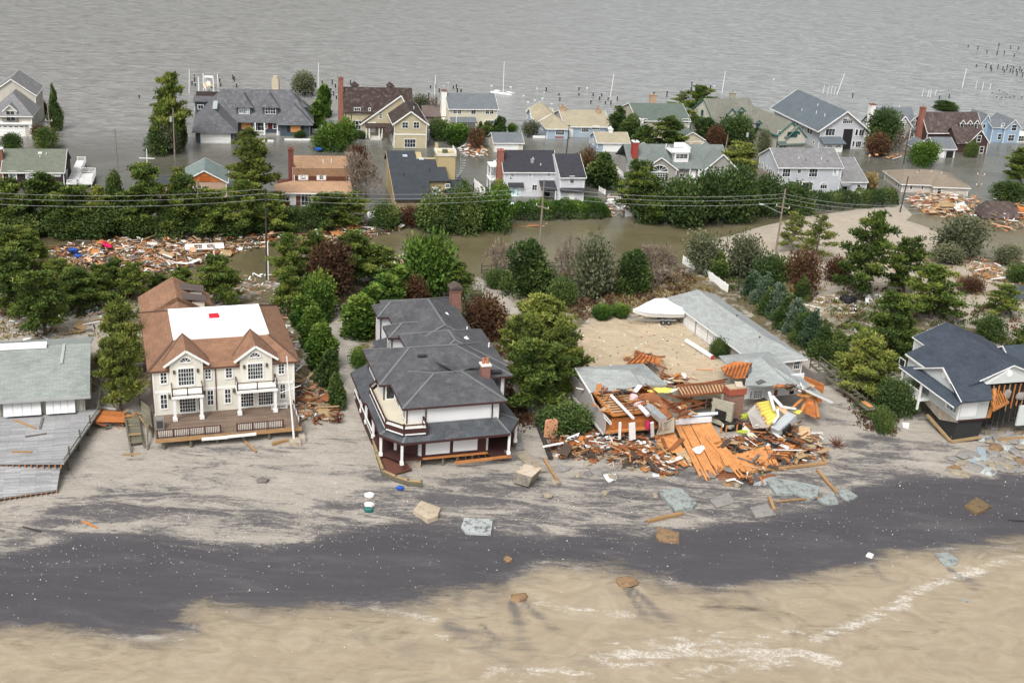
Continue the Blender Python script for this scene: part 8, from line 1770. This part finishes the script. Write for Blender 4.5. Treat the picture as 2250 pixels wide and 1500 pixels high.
heap(9, [(1590, 980), (1700, 960), (1800, 960), (1820, 1010), (1740, 1030), (1640, 1050)], 22, 380, 'broken board strewn on the sand below the right half of the wreck', 'boards below the wreck, right', 'splinters strewn on the sand below the right half of the wreck', weights=(4, 4, 4, 2, 1, 3, 4, 2), zmax=1.1)
heap(10, [(0, 705), (90, 690), (235, 672), (240, 700), (180, 735), (60, 750)], 16, 60, 'grey and white board on the sand slope behind the grey deck house', 'boards behind the grey deck house', 'scattered splinters behind the grey deck house', weights=(0, 2, 3, 4, 1, 4, 1, 0), ln=(1.5, 4.5), zmax=.2)
heap(11, [(480, 610), (620, 600), (640, 700), (660, 820), (640, 830), (600, 640), (490, 650)], 12, 130, 'white scrap board on the ground between the cream house and the pines behind', 'boards behind the cream house', 'white scraps behind the cream house', weights=(1, 2, 1, 6, 1, 1, 0, 1), zmax=.3, ln=(.8, 2.5))
heap(12, [(1005, 325), (1065, 328), (1075, 342), (1020, 348)], 8, 130, 'board in the small wrack heap behind the roof deck tower', 'boards behind the tower', 'wrack heap behind the roof deck tower', weights=(2, 2, 1, 6, 2, 0, 1, 1))
heap(13, [(1335, 430), (1370, 440), (1400, 470), (1345, 480)], 8, 90, 'white board jammed between the clipped hedge and the dark shrubs', 'boards by the clipped hedge end', 'wrack jammed at the end of the clipped hedge', weights=(1, 2, 1, 8, 1, 0, 1, 1))
heap(14, [(1985, 330), (2000, 336), (1985, 350), (1900, 345)], 6, 30, 'orange board washed up between the lavender and dormered houses', 'boards by the lavender house', 'splinters between the lavender and dormered houses', weights=(6, 1, 2, 1, 3, 0, 0, 1))
heap(15, [(930, 492), (1100, 497), (1200, 492), (1210, 498), (1050, 508), (930, 500)], 9, 50, 'reddish board floating along the foot of the clipped hedge bank', 'boards along the clipped hedge bank', 'floating splinters along the clipped hedge bank', weights=(3, 6, 1, 2, 1, 0, 1, 0), zmax=.15)
heap(16, [(210, 900), (290, 910), (300, 935), (240, 950), (200, 945)], 10, 60, 'orange splintered board between the grey deck and the fallen walkway', 'boards between the two decks', 'splinters between the grey deck and the fallen walkway', weights=(6, 4, 1, 1, 1, 1, 0, 1), ln=(1, 2.6))
heap(17, [(1530, 480), (1560, 478), (1556, 492), (1536, 492)], 5, 30, 'board of the little driftwood pile below the dark shrubs', 'boards of the little driftwood pile', 'little driftwood pile below the dark shrubs', weights=(1, 5, 2, 2, 0, 1, 2, 0), zmax=1.2, flat=.6)
heap(18, [(1660, 650), (1700, 655), (1850, 640), (1930, 650), (1900, 690), (1780, 690)], 12, 90, 'scrap on the sand strip behind the garage wing', 'scraps behind the garage wing', 'scattered scraps on the sand strip behind the garage wing', weights=(1, 1, 1, 6, 1, 1, 3, 0), zmax=.2, ln=(.6, 1.8))
heap(19, [(1900, 560), (1990, 560), (2060, 600), (2100, 640), (2020, 650), (1930, 590)], 8, 60, 'scrap on the overwashed sand among the right pines', 'scraps among the right pines', 'scattered scraps among the right pines', weights=(2, 1, 1, 6, 2, 1, 0, 0), zmax=.2, ln=(.6, 2))
# notable pieces of wreckage
def slabpiece(name, label, cat, k, pts, th, mat, z=None, lift=.0, rim=None):
    P_s = [ongr(k, *q) if z is None else at(k, *q, z) for q in pts]; c = sum(P_s)/len(P_s)
    base = V(c[0], c[1], max(p[2] for p in P_s)+th*.6+lift); o = MB().slab([V(p[0], p[1], base[2])-base+V(0, 0, (i % 2)*.06) for i, p in enumerate(P_s)], th).build(name, mat); o.location = tuple(base); tag(o, label, cat); return o
o = empty('wall_section', 'white house wall with two empty window frames lying on the left road heap', 'wall', tuple(ongr(0, 450, 552)), .3)
MB().box(-3.2, -1.1, .7, 3.2, -.7, .8).box(-3.2, .7, .95, 3.2, 1.1, 1.05).box(-3.2, -.7, .72, -1.7, .7, .9).box(-.4, -.7, .8, .4, .7, .9).box(1.7, -.7, .8, 3.2, .7, .95).build('wall_panel', WHITE, o)
for x in (-1.05, 1.05): MB().box(x-.03, -.7, .8, x+.03, .7, .86).box(x-.6, -.03, .8, x+.6, .03, .85).build('mullion', WHITE, o)
p = ongr(0, 233, 548); o = empty('kayak', 'bright pink plastic kayak tossed on the left road heap', 'kayak', tuple(p+V(0, 0, .9)), -.75); MB().lump(V(0, 0, 0), 1.9, .42, .3, 2, 12, .04).build('shell', M('hot_pink', (.70, .012, .10), .4), o); MB().lump(V(0, 0, .26), .5, .24, .08, 3, 10, .03).build('cockpit', M('opening_shade', (.02, .019, .018)), o)
for lb, x, y, col, s_ in (('royal blue tarp bundle beside the pink kayak', 162, 560, 'tarp_blue', 1.), ('small blue tub in the road heap', 172, 572, 'tarp_blue', .7), ('blue scrap floating behind the cedar house', 700, 335, 'tarp_blue', .9), ('bright blue barrel piece on the sand below the charcoal house', 879, 1076, 'tarp_blue', .5)):
    p = ongr(0, x, y); o = MB().lump(V(0, 0, .2), .9*s_, .6*s_, .35*s_, int(x)).build('tarp', M('tarp_blue', (.012, .08, .40), .5)); o.location = tuple(p+V(0, 0, .6 if y < 600 else .1)); tag(o, lb, 'tarp')
p = ongr(0, 2192, 478); o = empty('fallen_shingles', 'collapsed dark brown shingled roof lying in the wreckage at the right', 'roof', tuple(p), .25); MB().slab([(-4.6, -1.5, .3), (4.6, -2, .3), (3.4, 1.4, 3.0), (-2.4, 1.6, 3.2)], .25).slab([(3.4, 1.4, 3.0), (-2.4, 1.6, 3.2), (-3.6, 4, .8), (4.6, 4, .8)], .25).slab([(4.6, -2, .3), (3.4, 1.4, 3.0), (4.6, 4, .8)], .2).slab([(-4.6, -1.5, .3), (-2.4, 1.6, 3.2), (-3.6, 4, .8)], .2).build('shingles', M('brown_thatch_shingle', (.085, .062, .057)), o); MB().slab([(4.7, -2, .6), (7.6, -2.4, .5), (7.0, .4, 2.0), (4.4, .5, 2.2)], .12).build('torn_decking', SHEATH, o)
p = ongr(0, 2240, 655); o = MB().slab([(-3, -2, .3), (3, -2, .3), (3, 1, 2), (-2, 1, 2)], .25).build('fallen_shingles', M('dark_wing_shingle', (.06, .068, .075))); o.location = tuple(p); tag(o, 'dark fallen roof piece at the very right edge among the dune trees', 'roof')
slabpiece('roof_section', 'orange roof panel with bare boards on the sand between the two decks', 'panel', 0, [(203, 925), (215, 915), (275, 918), (275, 943), (212, 945)], .12, M('bare_sheathing', (.47, .165, .05), .85, 'plank'), lift=.7)
slabpiece('white_sheet', 'big white sheet floating below the white house with black roofs', 'panel', 0, [(1110, 445), (1158, 447), (1155, 457), (1115, 458)], .08, WHITE)
slabpiece('white_sheet', 'white sheet standing in the shrubs left of the saltbox wall', 'panel', 0, [(806, 478), (835, 474), (832, 490), (808, 492)], .1, WHITE, lift=1.0)
slabpiece('plywood_sheet', 'tan plywood sheet sliding off the heap before the sunken ranch', 'panel', 0, [(2052, 462), (2075, 447), (2100, 460), (2075, 472)], .1, M('tan_lath', (.52, .37, .22)), lift=.8)
slabpiece('white_sheet', 'largest white sheet on the heap before the sunken ranch', 'panel', 0, [(2090, 458), (2115, 452), (2130, 468), (2100, 472)], .1, WHITE, lift=.7)
slabpiece('plank', 'orange plank lying on the sand yard behind the wreck', 'board', 0, [(1530, 810), (1571, 810), (1571, 814), (1530, 813)], .06, M('peach_board', (.62, .36, .22)))
p = ongr(0, 1640, 330); o = MB().lump(V(0, 0, .4), 2.6, .8, .45, 5, 12, .05).build('dinghy', M('pale_gelcoat', (.62, .68, .68), .4)); o.location = tuple(p); tag(o, 'pale upturned dinghy before the house with teal trim', 'boat')
p = ongr(0, 1535, 324); o = MB().lump(V(0, 0, .5), 3.6, 1.0, .5, 6, 14, .05).build('dinghy', WHITE); o.location = tuple(p); tag(o, 'white upturned boat hull before the beige attached garage', 'boat')
p = ongr(0, 1862, 664); o = MB().lump(V(0, 0, .5), 1.3, .9, .6, 9, 9, .3).build('grill', M('black_cover', (.015, .015, .02), .6)); o.location = tuple(p); tag(o, 'black covered grill tipped on the sand by the tallest right pine', 'grill')
for i, (x, y) in enumerate(((1905, 668), (1912, 662))):
    p = ongr(0, x, y); o = empty('plastic_chair', 'white plastic garden chair among the scraps under the right pines', 'chair', tuple(p), i*.8, 'white chairs under the right pines'); MB().box(-.28, -.28, .4, .28, .28, .46).build('seat', WHITE, o); MB().slab([(-.28, .28, .45), (.28, .28, .45), (.28, .42, 1.0), (-.28, .42, 1.0)], .05).build('backrest', WHITE, o)
    for a in (-.25, .25):
        for b in (-.25, .25): MB().box(a-.03, b-.03, 0, a+.03, b+.03, .4).build('leg', WHITE, o)
p = ongr(7, 135, 1000); o = MB().prism([(-.75, 0, .1), (.8, .05, .1), (.85, .1, 2.2), (.3, .12, 2.4), (-.7, .05, 2.2)], (.1, .45, .1)).build('chimney_block', M('salmon_block', (.52, .26, .15), .9)); o.location = tuple(p+V(0, 0, .2)); tag(o, 'salmon pink slab standing on end left of the wreck', 'panel')
o = House('door', 'orange panelled door leaf with a white window row lying left of the wreck', 7, 195, 1085, 1.0, 20, cat='door'); a = [o.P(7, 190, 1085, 1.0), o.P(7, 235, 1075, 1.1), o.P(7, 285, 975, 2.0), o.P(7, 222, 1000, 2.0)]; o.part('leaf', MB().slab(a, .12), SHEATH); o.part('window_row', MB().slab([o.P(7, 215, 1010, 2.0), o.P(7, 280, 985, 2.1), o.P(7, 290, 960, 2.4), o.P(7, 228, 985, 2.3)], .1), WHITE)
for x in (232, 252, 270): q = o.P(7, x, 997-(x-232)*.4, 2.35); o.part('pane', MB().bar(q+V(-.2, 0, 0), q+V(.2, 0, 0), .3, .06), GLASS)
o = slabpiece('door', 'white panelled door lying on the sand below the wreck', 'door', 7, [(330, 1010), (355, 1000), (412, 1060), (385, 1080)], .12, WHITE, lift=.3)
for i, (lb, pts) in enumerate((('white crumpled sheet on the largest spilled floor', [(865, 1080), (925, 1055), (935, 1075), (905, 1110), (880, 1100)]), ('white board bent on the sand below the spilled floor', [(640, 1120), (660, 1110), (740, 1155), (730, 1165)]), ('white jagged sheet flat on the sand left of the spilled floor', [(410, 1180), (475, 1180), (480, 1200), (440, 1225), (425, 1205)]), ('small white lid on the sand left of the spilled floor', [(662, 1175), (700, 1172), (700, 1190), (668, 1195)]))):
    slabpiece('white_sheet', lb, 'panel', 7, pts, .08, WHITE, lift=.9 if i == 0 else .05)
# concrete slabs, boulders and timbers on the beach
CONC = M('sage_concrete', (.30, .335, .32), .9, col2=(.16, .155, .155)); TANC = M('sandy_concrete', (.33, .285, .22), .9, col2=(.24, .195, .14)); RUSTC = M('rusty_stone', (.27, .175, .095), .95, col2=(.15, .10, .065)); GREYC = M('grey_concrete', (.27, .255, .24), .95, col2=(.2, .185, .17)); BROWNC = M('brown_turf_block', (.18, .125, .065), .95, col2=(.1, .075, .045))
for lb, k, pts, th, m_ in (
 ('thick tan concrete block on the upper edge of the dark sand', 0, [(908, 1128), (925, 1106), (967, 1122), (962, 1142), (940, 1150)], .6, M('sandy_block', (.46, .39, .29), .9, col2=(.34, .27, .19))),
 ('pale rectangular slab half full of dark sand', 0, [(1013, 1160), (1020, 1140), (1083, 1143), (1078, 1178), (1024, 1174)], .25, M('pale_slab', (.40, .43, .42), .9, col2=(.11, .105, .115))),
 ('brown mottled slab alone on the dark sand below the tilted pale slab', 0, [(1440, 1180), (1446, 1160), (1492, 1174), (1492, 1195), (1448, 1190)], .3, RUSTC),
 ('square brown turf block at the right on the dark sand', 0, [(2118, 1114), (2145, 1096), (2178, 1116), (2145, 1133)], .35, BROWNC),
 ('pale green slab at the waters edge on the right', 0, [(2053, 1218), (2080, 1215), (2105, 1230), (2100, 1244), (2075, 1245)], .25, CONC),
 ('tilted pale concrete slab with a broken edge below the spilled floor', 0, [(1445, 1082), (1495, 1078), (1530, 1112), (1522, 1120), (1483, 1130)], .6, CONC),
 ('sage slab at the left end of the broken terrace', 0, [(1680, 1055), (1700, 1050), (1742, 1088), (1705, 1090)], .3, CONC),
 ('largest sage slab of the broken terrace, squared like paving', 0, [(1708, 1054), (1735, 1058), (1800, 1072), (1795, 1095), (1780, 1102), (1740, 1085)], .3, CONC),
 ('cracked sage slab right of the largest terrace slab', 0, [(1795, 1098), (1830, 1085), (1842, 1108), (1810, 1110)], .3, CONC),
 ('smallest sage slab at the right end of the broken terrace', 0, [(1838, 1080), (1860, 1077), (1885, 1093), (1865, 1101), (1850, 1097)], .25, CONC),
 ('pale crust slab left of the broken terrace', 0, [(1655, 1065), (1690, 1050), (1705, 1055), (1680, 1068)], .2, M('pale_slab', (.40, .43, .42))),
 ('flat rusty grey slab below the terrace, left piece', 0, [(1560, 1100), (1600, 1082), (1615, 1105), (1575, 1118)], .12, GREYC),
 ('flat rusty grey slab below the terrace, right piece', 0, [(1648, 1115), (1685, 1108), (1705, 1132), (1660, 1140)], .12, GREYC),
 ('long tan slab leaning beside the concrete cube', 0, [(1133, 1000), (1158, 992), (1200, 1038), (1175, 1042)], .2, TANC),
 ('light slab under the right corner of the charcoal porch', 0, [(1130, 950), (1142, 945), (1152, 990), (1132, 992)], .2, GREYC),
 ('small wooden pallet alone on the pale sand below the cream house', 0, [(563, 1056), (575, 1051), (592, 1056), (585, 1062), (566, 1062)], .3, M('weathered_board', (.20, .18, .165))),
 ('curved grey sheet on the rubble under the blue roofed house', 0, [(2145, 980), (2165, 990), (2168, 1010), (2163, 1028), (2128, 1015), (2148, 1003)], .12, M('slate_sheet', (.30, .36, .40), .7)),
 ('white broken board at the foot of the eroded bank', 0, [(1982, 928), (1998, 930), (1996, 942), (1984, 940)], .1, WHITE),
 ('tiny white slab alone at the edge of the swash on the right', 0, [(1902, 1222), (1908, 1216), (1920, 1220), (1916, 1227)], .25, WHITE),
 ('small tan board lying on the pale sand at the far left', 0, [(178, 1146), (190, 1146), (217, 1160), (212, 1161)], .08, TIMBER)):
    slabpiece('concrete_slab' if m_ not in (WHITE, TIMBER) else 'board', lb, 'slab' if m_ not in (WHITE, TIMBER) else 'board', k, pts, th, m_)
p = ongr(0, 1152, 1062); o = empty('concrete_cube', 'tilted concrete cube with a stained pale top beside the charcoal house', 'block', tuple(p+V(0, 0, .3)), -.5); MB().prism([(-1.0, -1.0, 0), (1.1, -1.0, .1), (1.1, 1.1, .25), (-1.0, 1.1, .1)], (.3, .1, 1.25)).build('block', M('cube_concrete', (.25, .22, .18), .95, col2=(.13, .11, .09)), o); MB().slab([(-.75, -.95, 1.38), (1.45, -.95, 1.48), (1.45, 1.25, 1.63), (-.75, 1.25, 1.48)], .1).build('top_face', M('stained_top', (.52, .45, .36), .9, col2=(.36, .22, .1)), o)
for i, (x, y, w_, d_, h_, m_, lb) in enumerate(((1117, 1231, 12, 9, .35, RUSTC, 'small rusty stone on the lower edge of the dark sand'), (1380, 1280, 26, 14, .45, RUSTC, 'oval orange brown boulder in the swash with dark streaks below it'), (1141, 1314, 20, 11, .4, RUSTC, 'orange brown boulder lowest in the swash near the middle'), (1602, 1062, 14, 10, .5, RUSTC, 'round tan stone under the spilled floor edge'), (2122, 1320, 6, 5, .2, CONC, 'little grey stone alone in the wash at right'), (1415, 1030, 18, 10, .3, TANC, 'flat tan stone below the wreck, left'))):
    p = ongr(0, x, y); s_ = 1/ppm(p); o = MB().lump(V(0, 0, h_*.15), w_*s_, d_*s_*1.5, h_*.7, i+20, 8, .28, .2).build('boulder', m_); o.location = tuple(p); tag(o, lb, 'stone')
g = random.Random(21); RUB = [(2095, 1010), (2112, 1020), (2135, 1025), (2150, 1030), (2180, 1025), (2200, 1030), (2225, 1020), (2240, 1015), (2205, 1005), (2215, 985), (2230, 970), (2190, 965), (2165, 950), (2180, 940), (2205, 945), (2240, 950), (2100, 1030), (2245, 1035), (2185, 1000), (2232, 998), (2160, 1020), (2210, 1025), (2120, 1000), (2240, 985), (2150, 1012), (2170, 1035), (2195, 1012), (2220, 1005), (2246, 1005), (2190, 985), (2205, 968), (2172, 972), (2228, 1035), (2105, 1038), (2140, 1000), (2248, 968), (2218, 955), (2160, 962)]
for i, (x, y) in enumerate(RUB):
    p = ongr(0, x, y); m_ = g.choice((GREYC, GREYC, RUSTC, TANC, M('brown_rubble', (.22, .175, .125), .95, col2=(.14, .115, .09)), M('pale_slab', (.40, .43, .42)))); o = MB().lump(V(0, 0, .1), g.uniform(.6, 1.5), g.uniform(.5, 1.0), g.uniform(.15, .32), i, 5, .4, g.uniform(0, 3)).build('rubble_block', m_); o.location = tuple(p); tag(o, 'angular concrete block in the rubble under the blue roofed house', 'block', 'rubble under the blue roofed house')
for i, (x, y) in enumerate(((1310, 1040), (1345, 1050), (1385, 1028), (1470, 1040), (1270, 1045), (1290, 1020), (1220, 1060), (1240, 1030), (1330, 1085), (1440, 1090), (1500, 1060), (1620, 1065), (1205, 1090))):
    p = ongr(0, x, y); o = MB().lump(V(0, 0, .1), g.uniform(.4, 1.0), g.uniform(.3, .6), .18, i+50, 6, .35, g.uniform(0, 3)).build('rubble_block', g.choice((TANC, TANC, GREYC))); o.location = tuple(p); tag(o, 'flat tan concrete fragment on the sand below the wreck', 'block', 'fragments below the wreck')
for lb, a, b, w_ in (('long yellow timber lying level below the right half of the wreck', (1640, 1040), (1815, 1020), .35), ('timber running down from the end of the long yellow timber', (1795, 990), (1815, 1020), .3), ('yellow timber pointing at the waterline below the terrace', (1422, 1148), (1500, 1130), .35), ('timber lying across the sand right of the terrace', (1795, 1035), (1838, 1085), .3), ('thick tan timber on the rubble under the blue roofed house', (2190, 970), (2248, 966), .45), ('long tan timber on the sand left of the wreck', (1195, 1010), (1225, 1060), .3), ('stub of timber standing below the cracked terrace slab', (1690, 1095), (1700, 1122), .35), ('rotten log half buried left of the wreck', (1180, 930), (1210, 1010), .5), ('low timber between the pale slab and the terrace', (1705, 1105), (1800, 1095), .18), ('tan board lying flat under the deck of the cream house', (598, 978), (655, 965), .35), ('red brown plank fallen under the deck of the cream house', (536, 970), (563, 995), .22), ('dark stick at the right edge of the dark sand', (2215, 1145), (2250, 1147), .12), ('forked grey stick on the pale sand at the far left', (50, 1160), (90, 1170), .12)):
    p, q = ongr(0, *a), ongr(0, *b); o = MB().bar(V(0, 0, .2), q-p+V(0, 0, .2), w_, w_*.8).build('timber', M('honey_timber', (.36, .215, .10)) if 'stick' not in lb and 'log' not in lb else DPOLE); o.location = tuple(p); tag(o, lb, 'timber')
# buckets on the sand
for lb, x, y, m_ in (('white plastic tub on the pale sand above the tan block', 812, 1092, WHITE), ('white plastic bin just above the teal one', 811, 1113, WHITE), ('teal plastic bin near the white tubs', 810, 1124, M('teal_plastic', (.02, .14, .13), .5))):
    p = ongr(0, x, y); o = MB().lump(V(0, 0, .25), .55, .35, .3, int(y), 8, .12).build('tub', m_); o.location = tuple(p); tag(o, lb, 'tub')
for lb, a, b in (('long brown board lying across the grey plank deck', (75, 1035), (185, 1080)), ('short grey board leaning across the grey plank deck', (205, 1082), (220, 1025)), ('pale grey board lying parallel to the grey deck edge', (130, 1122), (240, 1105)), ('low brown board at the seaward end of the grey deck', (60, 1200), (165, 1200))):
    p, q = at(5, *a, 2.98), at(5, *b, 2.98); o = MB().bar(V(0, 0, 0), q-p, .25, .1).build('loose_board', M('weathered_board', (.2, .18, .165)) if 'grey board' in lb else M('honey_timber', (.36, .215, .1))); o.location = tuple(p); tag(o, lb, 'board')
# uprooted roots
for lb, x, y, s_ in (('reddish uprooted root ball on the sand right of the wreck', 1838, 985, 1.), ('dark root ball by the timber heap at the charcoal house', 742, 930, .8), ('reddish root mass left of the salmon slab', 1212, 990, .8)):
    p = ongr(0, x, y); mb = MB(); gg = random.Random(int(x))
    for i in range(46):
        a = gg.uniform(0, 6.28); mb.tube((0, 0, .4*s_), V(math.cos(a)*gg.uniform(.3, 1.5), math.sin(a)*gg.uniform(.3, 1.2), gg.uniform(0, 2.0))*s_, .06, .015, 4)
    o = mb.build('tree_root', M('red_root', (.14, .055, .035), .95, var=.3)); o.location = tuple(p); tag(o, lb, 'root')
# shells and foam flecks on the dark sand: uncountable
g = np.random.default_rng(9); mb = MB(); n = 0
while n < 1300:
    x = g.uniform(0, 2250); y = g.uniform(1040, 1480); 
    lim = 1175-.055*x
    dens = math.exp(-((y-(1215-.055*x))/85)**2)*.9+.06
    if g.random() > dens: continue
    p = at(0, x, y, 0.3); z = max(gz(p[0], p[1]), .02)
    p = at(0, x, y, z); r_ = g.uniform(.018, .045)*(1.7 if g.random() < .06 else 1); mb.lump(p+V(0, 0, r_*.5), r_, r_, r_*.8, n, 4, .2); n += 1
tag(mb.build('shell_flecks', M('shell_white', (.74, .72, .68), .7)), 'white shell and foam flecks sprinkled over the dark sand', 'shells', None, 'stuff')
g = np.random.default_rng(10); mb = MB()
for i in range(160):
    p = at(0, g.uniform(1270, 1580), g.uniform(700, 830), 2.3); p[2] = gz(p[0], p[1])+.02
    r_ = g.uniform(.05, .22); mb.mi = int(g.integers(0, 3)); mb.lump(p, r_, r_*.6, .04, i, 5, .3, g.uniform(0, 3))
tag(mb.build('yard_litter', [M('black_felt', (.05, .05, .05)), WHITE, M('orange_timber', (.46, .19, .06))]), 'bits of torn shingle littering the sand yard', 'litter', None, 'stuff')
# gulls and foam on the bay: small white birds
g = random.Random(31)
for i, (x, y) in enumerate(((1122, 193), (1180, 196), (1196, 205), (1150, 212), (1175, 222), (1192, 218), (1212, 230), (1160, 226), (1080, 190), (1290, 195), (1570, 190), (1700, 175), (975, 190), (985, 184))):
    p = ongr(0, x, y); o = MB().lump(V(0, 0, .15), .35, .16, .16, i, 7, .1, g.uniform(0, 3)).build('gull', WHITE); o.location = tuple(p); tag(o, 'small white gull bobbing in the bay behind the houses', 'bird', 'white gulls in the bay')
EXEC_N = NB[0]
